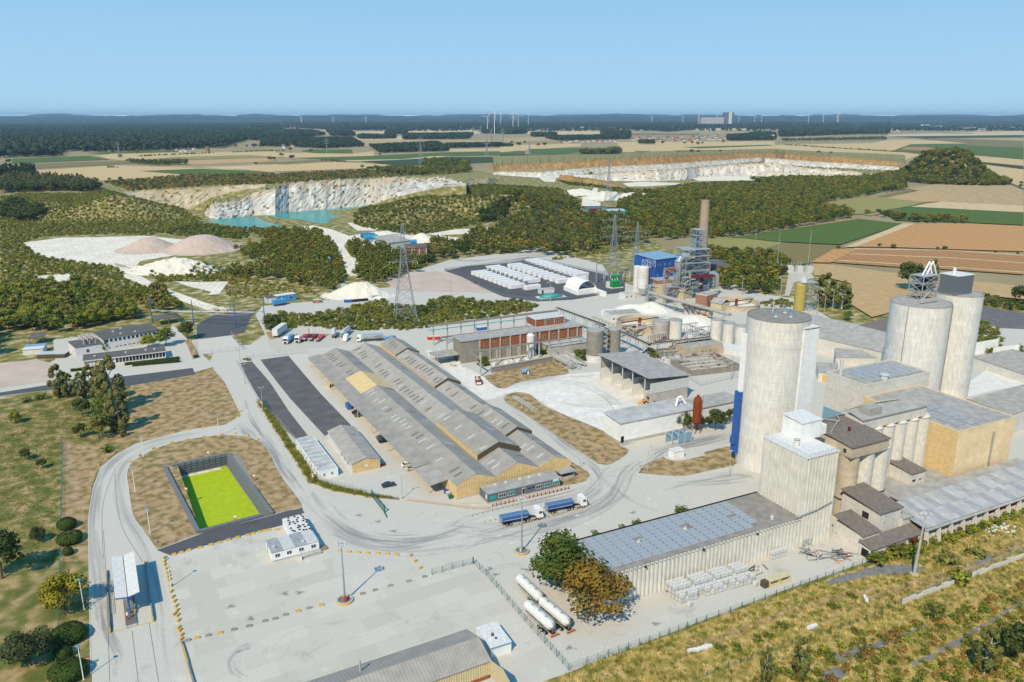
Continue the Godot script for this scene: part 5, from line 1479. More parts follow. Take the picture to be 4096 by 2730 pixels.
func build_front() -> void:
	for l in [[W(-129.28,-255.38), "near the pale gravel patch beside the bend"],[W(-109.2,-273.7), "where the verge meets the road junction"],[W(-119.92,-228.51), "beside the road west of the basin"],[W(-103.45,-202.09), "near the corner of the dark asphalt strip"],[W(-90.87,-141.42), "beside the no entry sign"],[W(-86.54,-175.56), "on the row of yellow blocks by the front yard"],[W(-103.64,-166.15), "standing in the yellow green tree"]]:
		lamp_post(l[0],8.2, "white lamp post with blue head " + l[1])
	flood_mast(W(-41.18,-169.63), "tall floodlight mast in yellow ring with red cabinet",true)
	flood_mast(W(2.69,-192.57), "tall floodlight mast in yellow ring with grey cabinet",false)
	var c := P2([-114.5,-248.37,-96.65,-258.1,-72.49,-212.94,-89.04,-202.28])
	var up := (c[1] - c[0]).length()
	var o := along("gabion_basin", "sunken basin with stone filled gabion walls and bright green water", "basin",c[3],c[2])
	var wd := (c[2] - c[3]).length()
	var dp := c[3].distance_to(c[0])
	var wob := RandomNumberGenerator.new()
	wob.seed = 5
	var gm := []
	for k in 3:
		var b := mb()
		var q := []
		for e in [[0,0,1],[1,0,1],[1,0,0],[0,0,0],[0,1,1],[1,1,1],[1,1,0],[0,1,0]]:
			q.append(V(e[0] * 1.94,e[1] * .96,e[2] * 1.2) + V(wob.randfn(),wob.randfn(),wob.randfn()) * .06)
		b.hexa(q)
		for s in 34:
			b.blob(V(wob.randf() * 1.9,wob.randf() * .1 + .9,wob.randf() * 1.15),V(.16,.12,.15),5,3)
			b.blob(V(wob.randf() * 1.9,wob.randf() * .9,1.18),V(.16,.14,.1),5,3)
		gm.append(b.mesh())
	for side in [[V(0,0,-1.2),0.0,wd,2],[V(wd,0,-dp + 1.2),PI,wd,5],[V(0,0,-dp),PI / 2 - PI,dp,5],[V(wd,0,0),PI / 2,dp,5]]:
		for i in int(side[2] / 2.0):
			for t in side[3]:
				var ax := Basis(Vector3.UP,side[1])
				var inner := -1.0 if side[1] == 0.0 else 1.0
				piece(o, "gabion",gm[(i * 3 + t) % 3],M.stone,side[0] + ax * V(i * 2.0,.0 - t,t * .32 * (-1.0 if side[1] == 0.0 else 1.0)),side[1])
	bx(o, "water",.6,wd - .6,-4.3,-3.7,-dp + .6,-.6, "algae")
	part(o, "basin_wall",mb().box(-.05,.02,-4.3,.3,-dp,0).box(wd - .02,wd + .05,-4.3,.3,-dp,0).box(0,wd,-4.3,.3,-dp - .05,-dp + .02).box(0,wd,-4.3,.3,-.02,.05),M.stone)
	part(o, "mud_bank",mb().box(1.6,wd - 2.6,-4.3,-3.4,-dp + 1.6,-dp + 3.0),M.chalk_ground)
	for l in [[W(-81.32,-208.72), "on the basin wall beside the asphalt strip"],[W(-102.89,-226.89), "on the basin wall facing the access road"],[W(-106.2,-254.66), "on the basin wall farthest from the cabins"],[W(-84.42,-236.26), "on the basin wall facing the portable cabins"]]:
		var lo := thing("lifebuoy_stand", "orange lifebuoy hung on a short post " + l[1], "lifebuoy",v3(l[0],.2))
		part(lo, "post",mb().box(-.05,.05,0,1.7,-.05,.05),M.steel)
		part(lo, "lifebuoy",mb().ring(V(0,1.05,.14),.36,.12,16,7,V(0,0,1)),M.orange_paint)
		part(lo, "notice",mb().box(-.4,.4,1.6,2.1,-.03,.03),M.white_paint)
	var a := W(-93.17,-161.63)
	var b2 := W(-88.52,-164.12)
	o = along("weighbridge_canopy", "white butterfly roof on blue posts over a weighbridge lane", "canopy",a,b2)
	var w := a.distance_to(b2)
	var dl := W(-93.17,-161.63).distance_to(W(-102.85,-179.95))
	for s in [0,1]:
		var x0: float = 0.0 if s == 0 else w * .5 + .08
		var x1: float = w * .5 - .08 if s == 0 else w
		var y0: float = 6.15 if s == 0 else 5.75
		var y1: float = 5.75 if s == 0 else 6.3
		var m := mb()
		var k := 44
		for i in k:
			var z0 := -dl * i / k
			var z1 := -dl * (i + .5) / k
			var z2 := -dl * (i + 1) / k
			m.hexa([V(x0,y0,z0),V(x1,y1,z0),V(x1,y1,z1),V(x0,y0,z1),V(x0,y0 + .1,z0),V(x1,y1 + .1,z0),V(x1,y1 + .1,z1),V(x0,y0 + .1,z1)])
			m.hexa([V(x0,y0,z1),V(x1,y1,z1),V(x1,y1,z2),V(x0,y0,z2),V(x0,y0 + .05,z1),V(x1,y1 + .05,z1),V(x1,y1 + .05,z2),V(x0,y0 + .05,z2)])
		part(o, "roof_wing",m,M.white_wall)
		part(o, "fascia",mb().bar(V(x0,y0 - .12,.06),V(x1,y1 - .12,.06),.1,.3),M.blue_paint)
	bx(o, "gutter",w * .5 - .08,w * .5 + .08,5.5,5.76,-dl,0, "dark")
	for z in [-1.5,-dl + 1.5,-dl * .5]:
		part(o, "post",mb().cyl(V(w * .5,0,z),V(w * .5,5.6,z),.2,.2,10),M.blue_paint)
		part(o, "beam",mb().bar(V(.5,5.85,z),V(w * .5,5.55,z),.16,.3).bar(V(w * .5,5.55,z),V(w - .5,5.9,z),.16,.3),M.blue_paint)
	bx(o, "booth",w * .5 - .9,w * .5 + .9,.1,2.6,-dl * .62,-dl * .2, "steel_blue")
	bx(o, "island",w * .5 - 1.2,w * .5 + 1.2,.1,.45,-dl - 1,3.2, "asphalt_b")
	bx(o, "island_steps",w * .5 - 1.2,w * .5 + 1.2,.1,.28,3.2,4.2, "cast_concrete")
	bx(o, "red_post",w * .5 - .75,w * .5 - .55,.4,1.7,.9,1.1, "red_paint")
	bx(o, "card_reader",w * .5 - .9,w * .5 - .5,1.7,2.3,.8,1.2, "white_paint")
	for f in [[W(-106.49,-182.85),W(-92.85,-156.97),.9, "weighbridge guard wall beside the lane with the railing"],[W(-93.72,-170.97),W(-90.42,-164.24),1.0, "weighbridge guard wall beside the island steps"],[W(-98.23,-186.95),W(-84.69,-161.15),1.0, "weighbridge guard wall standing in the canopy shadow"]]:
		var g := along("guard_wall", "low concrete " + f[3], "wall",f[0],f[1])
		var l: float = f[0].distance_to(f[1])
		bx(g, "wall",1.4,l - 1.4,.1,f[2],-.14,.14, "dark_concrete")
		bx(g, "yellow_end",0,1.4,.1,f[2] * .9,-.15,.15, "kerb_yellow")
		bx(g, "yellow_end",l - 1.4,l,.1,f[2] * .9,-.15,.15, "kerb_yellow")
	o = along("railing", "thin steel handrail along the weighbridge lane", "railing",W(-103.25,-177.94),W(-95.7,-163.83))
	var rl := W(-103.25,-177.94).distance_to(W(-95.7,-163.83))
	for i in 8:
		part(o, "post",mb().box(rl * i / 7 - .03,rl * i / 7 + .03,.1,1.1,-.03,.03),M.steel)
	part(o, "rail",mb().box(0,rl,1.02,1.1,-.04,.04).box(0,rl,.6,.66,-.03,.03),M.steel)
	kerb(P2([-92.86,-157.24,-89.87,-158.74,-87.94,-159.93,-85.08,-161.35]), "kerb", "paint_yellow",.35,.1,false)
	var last := Vector2.ZERO
	var list := P2([-141.32,-248.2,-141.35,-253.41,-140.91,-258.46,-138.9,-264,-136,-269.5,-132.4,-273.3,-127.8,-277.1,-123.1,-279.7,-118.4,-282.1,-114,-284.9,-110.6,-289,-108.9,-293.9,-109.8,-299.7,-131.54,-250.78,-131.1,-256.28,-128.9,-262.3,-124.4,-267.5,-119.8,-270.5,-114.8,-273.3,-109.4,-275.6,-104.3,-276,-99.1,-274.3])
	for i in list.size():
		block(list[i],-((list[mini(i + 1,list.size() - 1)] - list[maxi(i - 1,0)]).angle() if i != 12 and i != 13 else -.6))
	block(W(-94,-270.7),-.5)
	list = P2([-92.1,-190.9,-90.47,-191.88,-88.85,-193.09,-86.31,-194.48,-83.9,-195.99,-81.94,-197.13,-79.85,-198.57,-77.74,-199.85,-75.31,-201.2,-79.83,-198.74,-77.77,-200.02,-75.35,-201.38,-74.09,-202.09,-72.53,-203.05,-71.43,-203.66,-70.28,-204.08,-67.73,-204.38])
	for q in list:
		block(q,ST)
	list = P2([-93.95,-189.32,-93.11,-187.47,-92.31,-185.91,-91.13,-184.11,-90,-182.1,-89.14,-180.36,-88.23,-178.66,-86.79,-176.03,-85.54,-173.47,-84.17,-171.2,-82.99,-169.41,-81.84,-167.44,-80.85,-165.64,-80.94,-164.12,-79.92,-163.62,-78.87,-161.64,-77.77,-158.94,-77.05,-157.95,-75.97,-156.19,-75.48,-154.66])
	for q in list:
		block(q,1.35)
	list = P2([-47.39,-192.57,-44.69,-192.18,-42.11,-191.91,-39.51,-191.64,-36.72,-191.48,-34,-191.1,-31.46,-190.77,-27.51,-190.39,-25.88,-187.58,-24.17,-184.27])
	for i in list.size():
		block(list[i],0.0 if i < 7 else 1.0)
	for q in P2([-46.59,-167.79,-51.65,-165.3]):
		block(q,.35)
	for q in P2([-72.1,-155.16,-67.5,-156.97]):
		block(q,.35)
	for q in P2([-49.25,-166.49,-54.24,-163.83,-56.28,-162.29,-58.42,-161.43,-61.51,-159.53,-64.67,-158.22,-37.33,-172.51,-34.49,-174.07,-30.95,-176.03,-26.53,-178.03,-22.67,-180.12]):
		block(q,.35,false)
	for q in P2([-73.87,-154.28,-69.87,-156,-64.69,-158.22,-61.62,-159.45]):
		block(q,.35,false)
	o = along("barrier_wall", "long low concrete barrier with yellow end at the yard corner", "barrier",W(-75.1,-153.72),W(-67.43,-140.8))
	bx(o, "wall",0,17,.1,.75,-.16,.16, "dark_concrete")
	bx(o, "yellow_end",2,9,.76,.82,-.17,.17, "kerb_yellow")
	o = along("site_cabin", "white L shaped site cabin with old tyres lying on its roof", "cabin",W(-64.08,-186.84),W(-52.96,-193.06))
	bx(o, "skirt",.1,12.6,.1,.62,-7.2,-.1, "white_wall")
	bx(o, "wall",0,12.75,.6,3.1,-7.3,0, "white_clad")
	bx(o, "rear_wall",7.0,12.7,.4,3.0,-17.3,-7.3, "white_clad")
	for k in 4:
		part(o, "roof_sheet",mb().ribbed(W(0,-7.4),W(0,-7.3),0,0,0,1,0).box(k * 3.2 - .05,k * 3.2 + 3.1,3.1,3.2,-7.4,.1),M.zinc if k % 2 == 0 else M.white_wall)
		for j in 9:
			part(o, "roof_rib",mb().box(k * 3.2 + j * .35,k * 3.2 + j * .35 + .08,3.2,3.26,-7.35,.05),M.zinc)
	bx(o, "rear_roof",6.95,12.75,3.0,3.1,-17.35,-7.42, "white_wall")
	bx(o, "blue_trim",-.05,12.8,2.98,3.1,.0,.08, "blue_faded")
	bx(o, "blue_base",-.02,12.7,.56,.66,.0,.05, "blue_faded")
	for x in [1.5,4.6,7.9,11.2]:
		window(o,V(x,1.4,0),1.4,1.15,0, "white_paint", "glass",1)
	window(o,V(0,1.4,-2.4),1.0,1.1,3)
	door(o,V(0,.6,-5.2),.95,2.1,3, "blue_faded")
	bx(o, "ramp",7.2,12.9,.1,.7,.2,1.8, "cast_concrete")
	part(o, "ramp_rail",mb().box(7.2,7.26,.1,1.2,.2,2.6).box(7.2,12.9,1.1,1.16,1.76,1.82),M.white_paint)
	bx(o, "wooden_steps",12.9,15.0,.1,.55,-1.6,.4, "timber")
	bx(o, "air_conditioner",.6,1.4,3.2,3.9,-2.4,-1.7, "grey_clad")
	bx(o, "air_conditioner",8.3,9.1,3.2,3.8,-1.6,-1.0, "grey_clad")
	var tyre := thing("tyre", "old black tyre lying on the white cabin roof", "tyre",Vector3.ZERO,0, "tyres weighing down the cabin roof")
	piece(tyre, "tread",mb().ring(Vector3.ZERO,.24,.1,14,6).mesh(),M.rubber)
	var first := true
	for q in P2([-64.32,-204.27,-63.45,-202.18,-64.71,-205.7,-63.18,-206.52,-62.09,-205.89,-62.75,-203.53,-62.05,-202.6,-62.04,-204.64,-60.8,-206.65,-61.61,-207.6,-60.27,-205.51,-60.07,-204.14,-58.91,-203.4,-59.42,-201.81,-60.67,-201.39,-60.06,-200.78,-58.65,-200.78,-58.03,-201.69,-57.1,-199.77,-56.4,-198.99,-57.85,-199.17,-58.61,-198.99,-59.79,-199.17,-60.51,-200.18,-62.38,-199.88,-61.58,-198.58,-60.89,-198.22,-63.58,-203.22,-61.53,-203.53,-59.41,-204.76]):
		var tt: Node3D = tyre if first else copy(tyre,Vector3.ZERO)
		first = false
		tt.position = v3(q,3.22)
	o = along("store_shed", "long shed with cream ribbed walls and grey ribbed roof", "shed",W(-32.66,-126.71),W(-4.71,-141.85))
	var sl := W(-32.66,-126.71).distance_to(W(-4.71,-141.85))
	var x0 := sl - 48.0
	part(o, "brick_base",mb().box(x0,sl - .05,0,1.1,-.1,0).box(sl - .15,sl - .05,0,1.1,-11.3,-.1),M.brick)
	part(o, "wall",mb().ribbed(W(x0,.02),W(sl,.02),1.1,4.6,4.6,.55,.1).box(x0,sl - .1,0,4.5,-11.4,-.1),M.beige_pale)
	part(o, "gable_wall",mb().slab_xy([W(-11.4,1.1),W(0,1.1),W(0,4.6),W(-5.7,6.4),W(-11.4,4.6)],0,.12),M.beige_pale).transform = Transform3D(Basis(Vector3.UP,PI / 2 + PI),V(sl,0,0)) * Transform3D(Basis(Vector3.UP,PI),Vector3.ZERO)
	for s in [0,1]:
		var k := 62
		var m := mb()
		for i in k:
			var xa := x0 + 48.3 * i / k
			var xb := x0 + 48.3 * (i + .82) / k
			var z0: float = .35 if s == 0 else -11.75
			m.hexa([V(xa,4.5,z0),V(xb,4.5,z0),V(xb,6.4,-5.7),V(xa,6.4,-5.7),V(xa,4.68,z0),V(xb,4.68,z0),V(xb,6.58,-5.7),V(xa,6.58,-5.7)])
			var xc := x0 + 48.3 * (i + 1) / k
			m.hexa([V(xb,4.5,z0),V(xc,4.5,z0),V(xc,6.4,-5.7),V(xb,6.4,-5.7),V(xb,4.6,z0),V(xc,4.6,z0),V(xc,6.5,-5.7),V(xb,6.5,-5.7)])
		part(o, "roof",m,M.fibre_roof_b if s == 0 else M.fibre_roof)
	part(o, "chimney_pipe",mb().cyl(V(sl - 25.5,5,-8.2),V(sl - 25.5,8.2,-8.2),.22,.22,12).cyl(V(sl - 25.5,8.1,-8.2),V(sl - 25.5,8.4,-8.2),.3,.3,12),M.cast_concrete)
	o = along("portable_cabin", "white cabin with blue trim and two tyres beside the cream shed", "cabin",W(-4.65,-148.17),W(-0.68,-150.1))
	bx(o, "wall",0,5,.1,2.7,-8,0, "white_clad")
	bx(o, "roof",-.1,5.1,2.7,2.85,-8.1,.1, "white_wall")
	bx(o, "blue_trim",-.12,5.12,2.5,2.83,.1,.16, "blue_faded")
	for q in P2([-4.39,-153.01,-4.38,-152.44,-3.6,-151.5]):
		copy(tyre,v3(q,2.92),0, "old black tyre lying on the small cabin beside the cream shed", "tyres on the small cabin")
	fence(P2([-10.45,-186.43,-6.73,-180.86,2.93,-161.55,7.38,-153.34,12.27,-144.09]),2.2,2.9, "green wire fence between the front yard and the tanker trailers")
	fence(P2([12.27,-144.09,16.34,-146.14,21.26,-148.6,26.07,-151.12,31.23,-153.53,36.08,-156.19,43.27,-159.93,45.91,-161.24,55.71,-166.27,65.65,-171.33,73.14,-175.35,83.35,-180.34,93.14,-185.58]),2.2,3.2, "green wire fence along the boundary bank")
	fence(P2([-20.78,-181.1,-18.12,-182.35,-15.72,-183.86,-13,-185.13,-10.24,-186.43,-10.32,-186.69]),2.2,2.4, "sagging green wire fence across the front yard")
	fence(P2([-164.3,-267.5,-142.2,-226.31,-129.81,-203.17,-121.32,-187.49,-110.88,-168.31,-100.48,-148.6,-96.27,-140.8]),1.9,2.6, "green wire fence between the lawns and the road verge", "teal",false,.28)
	fence(P2([38.92,-141.06,46.88,-145.09,52.7,-147.75,68.3,-154.77,79.09,-159.69,86.62,-163.27,95.92,-169.38]),1.8,3.0, "green wire fence low on the dry bank")
	fence(P2([95.69,-168.9,109.32,-176.4,119.39,-181.71,130.95,-187.88,140.82,-193.19]),1.8,3.0, "wire fence running beside the broken concrete wall", "steel",false,.2)
	o = along("boundary_wall", "broken white concrete slab wall on the dry bank", "wall",W(95.49,-168.18),W(138.6,-189.62))
	var bl := W(95.49,-168.18).distance_to(W(138.6,-189.62))
	for i in int(bl / 2.4):
		if absf(i * 2.4 - bl * .46) > 3.2:
			bx(o, "slab",i * 2.4 + .04,i * 2.4 + 2.36,0,1.5 + .3 * sin(i * 2.3),-.1,.1, "stained_white")

# ------------------------------------------------------------------ long store with three bays

func build_stores() -> void:
	var A := W(-17.29,-222.98)
	var B := W(19.55,-242.58)
	var o := along("long_warehouse", "long three bay warehouse with cream gable wall and grey sheet roofs", "warehouse",A,B)
	var L := 158.0
	var bays := [[0.0,13.8,7.3],[13.8,29.6,8.0],[29.6,41.7,7.2]]
	for i in 3:
		var x0: float = bays[i][0]
		var x1: float = bays[i][1]
		var yr: float = bays[i][2]
		var m := mb()
		m.ribbed(W(x0,.02),W((x0 + x1) / 2,.02),.6,4.8,yr,.6,.1)
		m.ribbed(W((x0 + x1) / 2,.02),W(x1,.02),.6,yr,4.8,.6,.1)
		m.slab_xy([W(x0,.6),W(x1,.6),W(x1,4.75),W((x0 + x1) / 2,yr - .05),W(x0,4.75)],-.25,-.05)
		part(o, "gable_wall",m,M.beige)
	bx(o, "plinth",-.02,41.7,0,.6,-.3,.08, "cast_concrete")
	part(o, "side_wall",mb().ribbed(W(0,-158),W(0,0),0,4.8,4.8,.8,.1),M.beige)
	part(o, "side_wall",mb().ribbed(W(41.7,0),W(41.7,-158),0,4.3,4.3,.8,.1),M.beige)
	bx(o, "rear_wall",0,41.7,0,4.8,-158.3,-158, "cast_concrete")
	var runs := [[0,0.0,-96.0,0.0, "fibre_roof"],[0,-96.0,-118.0,0.0, "beige"],[0,-118.0,-158.0,0.0, "fibre_roof"],[1,0.0,-13.5,0.0, "fibre_roof"],[1,-13.5,-48.0,2.2, "fibre_roof"],[1,-48.0,-158.0,0.0, "fibre_roof_b"],[2,0.0,-26.0,0.0, "fibre_roof"],[2,-26.0,-52.0,1.3, "fibre_roof"],[2,-52.0,-88.0,0.0, "fibre_roof_b"],[2,-88.0,-136.0,1.3, "fibre_roof_b"],[2,-136.0,-158.0,2.2, "fibre_roof"]]
	var sk := mb().box(0,1.0,.0,.07,-.55,.55).mesh()
	for r in runs:
		var bay: Array = bays[r[0]]
		var x0: float = bay[0]
		var x1: float = bay[1]
		var up: float = r[3]
		var ye := 4.75 + up - (.4 if r[0] == 2 else 0.0)
		var yr: float = bay[2] + up
		var sides := gable_roof(o,x0,x1,ye,yr,r[2],r[1],r[4],.05,.16)
		if up > 0.0:
			var xm := (x0 + x1) / 2
			var step := mb().slab_xy([W(x0 + .05,ye - up - .3),W(x1 - .05,ye - up - .3),W(x1 - .05,ye - .02),W(xm,yr - .02),W(x0 + .05,ye - .02)],r[1] - .12,r[1] - .02)
			part(o, "step_wall",step,M.wood_dark)
			part(o, "clerestory_wall",mb().box(x0 + .02,x0 + .1,ye - up - .2,ye,r[2],r[1] - .15),M.beige)
			part(o, "clerestory_wall",mb().box(x1 - .1,x1 - .02,ye - up - .2,ye,r[2],r[1] - .15),M.beige)
		if r[4] == "beige":
			continue
		var xm2 := (x0 + x1) / 2
		var slope := (yr - ye) / (xm2 - x0)
		var n := int(absf(r[2] - r[1]) / 3.4)
		for k in n:
			for s in [-1.0,1.0]:
				if rng.randf() < (.62 if s < 0 else .16):
					var z: float = r[1] - 1.7 - k * 3.4
					var d := rng.randf_range(1.0,2.2)
					var len := rng.randf_range(2.4,3.6)
					var p := piece(sides[0] if s < 0 else sides[1], "rooflight",sk,M.skylight if rng.randf() < (.86 if r[1] < -30.0 else .3) else M.skylight_pale)
					var dir := V(1,slope,0).normalized() if s < 0 else V(-1,slope,0).normalized()
					var px: float = x0 + d if s < 0 else x1 - d
					p.transform = Transform3D(Basis(dir * len,V(-dir.y * signf(dir.x),absf(dir.x),0),V(0,0,1)),V(px,ye + slope * d + .165,z))
		for k in 2:
			var z2: float = lerpf(r[1],r[2],.25 + .5 * k)
			part(o, "roof_vent",mb().cyl(V(xm2,yr,z2),V(xm2,yr + .55,z2),.18,.18,8).cyl(V(xm2,yr + .5,z2),V(xm2,yr + .75,z2),.38,.1,8),M.steel)
	part(o, "lean_to_roof",mb().hexa([V(-6.4,4.0,-20),V(0,4.7,-20),V(0,4.7,-160),V(-6.4,4.0,-160),V(-6.4,4.16,-20),V(0,4.86,-20),V(0,4.86,-160),V(-6.4,4.16,-160)]),M.fibre_roof)
	part(o, "lean_to_roof",mb().hexa([V(-6.4,3.6,-6),V(0,4.5,-6),V(0,4.5,-20),V(-6.4,3.6,-20),V(-6.4,3.75,-6),V(0,4.65,-6),V(0,4.65,-20),V(-6.4,3.75,-20)]),M.fibre_roof_b)
	for i in 9:
		var z := -8.0 - i * 18.5
		part(o, "lean_to_post",mb().box(-6.1,-5.9,0,3.9,z - .1,z + .1).bar(V(-6,3.5,z),V(0,4.3,z),.14,.3),M.beige)
	bx(o, "lean_to_wall",-6.2,-6.1,0,3.9,-126,-122, "beige")
	bx(o, "stored_tarpaulin",-6.9,-5.4,.1,2.2,-96,-92, "blue_paint")
	for q in [[W(-20.97,-227.4), "blue_paint", "blue wheeled bin at the corner of the cream warehouse"],[W(-20.12,-225.95), "grey_clad", "pale grey wheeled bin between the blue and the green bin"],[W(-19.22,-223.79), "green_paint", "green wheeled bin at the corner of the cream warehouse"]]:
		var bo := thing("wheeled_bin",q[2], "bin",v3(q[0],.1),ST)
		part(bo, "body",mb().hexa([V(-.5,.15,.4),V(.5,.15,.4),V(.5,.15,-.4),V(-.5,.15,-.4),V(-.62,1.2,.5),V(.62,1.2,.5),V(.62,1.2,-.5),V(-.62,1.2,-.5)]),M[q[1]])
		part(bo, "lid",mb().box(-.66,.66,1.2,1.32,-.55,.55),M[q[1]])
		for s in [-.45,.45]:
			part(bo, "wheel",mb().cyl(V(s - .05,.1,.3),V(s + .05,.1,.3),.1,.1,8),M.rubber)
	o = along("cabin_row", "long row of white portable cabins joined side by side", "cabin",W(-63.4,-237.12),W(-57.67,-240.23))
	bx(o, "end_wall",0,6.45,.1,2.9,-.1,0, "white_clad")
	for i in 9:
		var z0 := -3.42 * i
		bx(o, "unit_wall",0,6.45,.1,2.8,z0 - 3.4,z0 - .1, "white_clad")
		bx(o, "unit_roof",.15,6.3,2.8,2.88,z0 - 3.35,z0 - .15, "pale_roof")
		part(o, "roof_seam",mb().box(-.03,6.48,2.8,2.97,z0 - .14,z0 + .02),M.white_paint)
		window(o,V(0,1.1,z0 - 1.7),1.1,1.2,3, "white_paint")
	part(o, "roof_edge",mb().box(-.05,.1,2.78,2.99,-30.9,.03).box(6.35,6.5,2.78,2.99,-30.9,.03),M.white_paint)
	window(o,V(1.8,1.0,0),.8,1.1,0, "white_paint", "glass",1)
	window(o,V(4.4,1.0,0),.8,1.1,0, "white_paint", "glass",1)
	o = along("cream_building", "low cream gabled building with grey sheet roof beside the cabin row", "building",W(-53.34,-241.94),W(-44.79,-246.25))
	part(o, "gable_wall",mb().ribbed(W(0,.02),W(4.8,.02),.1,3.5,4.9,.5,.08).ribbed(W(4.8,.02),W(9.6,.02),.1,4.9,3.5,.5,.08).slab_xy([W(0,.1),W(9.6,.1),W(9.6,3.5),W(4.8,4.9),W(0,3.5)],-.2,-.02),M.beige)
	bx(o, "side_wall",-.02,.1,.1,3.5,-32,-.2, "white_wall")
	bx(o, "side_wall",9.5,9.62,.1,3.5,-32,-.2, "beige")
	bx(o, "rear_wall",0,9.6,.1,3.5,-32.2,-32, "white_wall")
	gable_roof(o,0,9.6,3.5,4.9,-32.4,.3, "fibre_roof_b",.35,.14)
	for z in [-5.0,-9.0,-13.0]:
		window(o,V(0,1.3,z),3.0,1.3,3, "white_wall", "glass",2)
	for z in [-16.5,-17.8]:
		part(o, "air_conditioner",mb().box(-.7,-.1,.2,1.2,z - .5,z + .5),M.white_wall)
	bx(o, "notice",4.3,5.3,1.5,2.5,.12,.16, "white_wall")
	part(o, "roof_vent",mb().cyl(V(6.6,4.2,-22),V(6.6,5.0,-22),.2,.2,8).cyl(V(6.6,4.95,-22),V(6.6,5.2,-22),.36,.1,8),M.steel)
	bx(o, "bench",10.2,11.6,.1,.9,-1.4,-.8, "dark_red")
	o = along("gate_office", "long slate grey office cabin with teal blinds before the cream warehouse", "office",W(-7.41,-220.19),W(15.37,-231.82))
	bx(o, "plinth",-.15,25.9,0,.55,-6.2,.12, "cast_concrete")
	bx(o, "wall",0,25.75,.55,3.35,-6.1,0, "slate_clad")
	for i in 6:
		bx(o, "roof_panel",.12 + i * 4.27,.12 + i * 4.27 + 4.2,3.35,3.45,-6.0,-.12, "dusty_roof")
	part(o, "parapet",mb().box(-.05,25.8,3.3,3.56,-.13,.04).box(-.05,25.8,3.3,3.56,-6.15,-6.0).box(-.05,.1,3.3,3.55,-6.0,-.13).box(25.65,25.8,3.3,3.55,-6.0,-.13),M.steel)
	for e in [[1.6, "teal"],[4.9, "glass"],[8.1, "teal_half"],[15.4, "slim"],[18.0, "glass"],[21.1, "teal_half"],[24.2, "teal_half"]]:
		if e[1] == "slim":
			window(o,V(e[0] - .8,2.05,0),1.1,.35,0, "dark")
			window(o,V(e[0] + .6,2.05,0),1.1,.35,0, "dark")
			continue
		window(o,V(e[0],1.35,0),2.5,1.25,0, "white_paint" if e[1] != "teal" else "dark", "glass",2)
		if e[1] != "glass":
			bx(o, "blind",e[0] - 1.22,e[0] + 1.22,1.4 if e[1] == "teal" else 2.05,2.6,.075,.12, "teal")
	door(o,V(12.4,.6,0),1.1,2.2,0, "white_paint")
	bx(o, "lobby_glass",11.95,12.85,.8,2.6,.07,.1, "glass")
	bx(o, "sign",23.0,25.2,2.66,3.3,.04,.1, "white_paint")
	for k in 3:
		bx(o, "sign_print",23.25,24.5,2.78 + k * .16,2.84 + k * .16,.1,.11, "grey_clad")
	bx(o, "sign_emblem",24.6,25.0,2.8,3.05,.1,.11, "blue_bright")
	bx(o, "notice",-.06,0,1.2,2.8,-1.6,-.6, "white_paint")
	bx(o, "notice_band",-.09,-.06,1.2,2.0,-.9,-.62, "red_paint")
	for x in [4.2,7.9,13.0,16.4,20.2]:
		bx(o, "air_conditioner",x,x + .8,3.45,3.95,-4.8,-4.2, "white_wall")
	o = along("smoking_shelter", "small shelter with flat dusty roof beside the slate grey office", "shelter",W(16.27,-236.68),W(21.22,-239.18))
	bx(o, "roof",-.6,5.4,2.5,2.7,-3.6,.5, "dusty_roof")
	for x in [0.0,4.8]:
		for z in [0.0,-3.0]:
			bx(o, "post",x,x + .14,0,2.5,z - .14,z, "steel")
	bx(o, "rear_panel",0,4.9,0,2.4,-3.2,-3.1, "slate_clad")
	bx(o, "counter",0,4.9,.1,1.0,-.4,-.2, "cast_concrete")
	bx(o, "vending_machine",2.2,3.1,.1,1.9,-3.0,-2.3, "red_paint")
	var p := P2([-5.99,-218.24,18.2,-230.24])
	o = along("barrier_rail", "orange rail on black posts along the front of the slate grey office", "barrier",p[0],p[1])
	var bl := p[0].distance_to(p[1])
	for i in 20:
		bx(o, "post",bl * i / 19 - .07,bl * i / 19 + .07,.1,1.25,-.07,.07, "dark")
	bx(o, "rail",0,bl,.9,1.05,-.12,-.07, "orange_paint")
	bx(o, "rail",0,bl,.5,.62,-.12,-.07, "orange_paint")
	p = P2([-18.97,-218.6,-14.81,-217.53,-6.64,-217.17])
	var p2 := P2([-32.71,-222.38,-11.24,-216.87])
	var q2 := [p2[0],p2[1],p[2]]
	for i in 2:
		var n := int(q2[i].distance_to(q2[i + 1]) / 2.3)
		for k in n:
			var at: Vector2 = q2[i].lerp(q2[i + 1],(k + .5) / n)
			var bo := thing("crowd_barrier", "pale orange crowd barrier in the line before the cream warehouse", "barrier",v3(at,.1),-(q2[i + 1] - q2[i]).angle(), "line of orange crowd barriers")
			var m := mb().bar(V(-1.1,1.05,0),V(1.1,1.05,0),.06).bar(V(-1.1,.25,0),V(1.1,.25,0),.06)
			for j in 9:
				m.bar(V(-1.1 + j * .275,.25,0),V(-1.1 + j * .275,1.05,0),.035)
			part(bo, "frame",m,M.amber)
			for s in [-.8,.8]:
				part(bo, "foot",mb().box(s - .05,s + .05,0,.06,-.4,.4),M.amber)
	var bol := mb().cyl(Vector3.ZERO,V(0,.85,0),.11,.11,8).mesh()
	var cap := mb().blob(V(0,.86,0),V(.12,.06,.12),8,4).mesh()
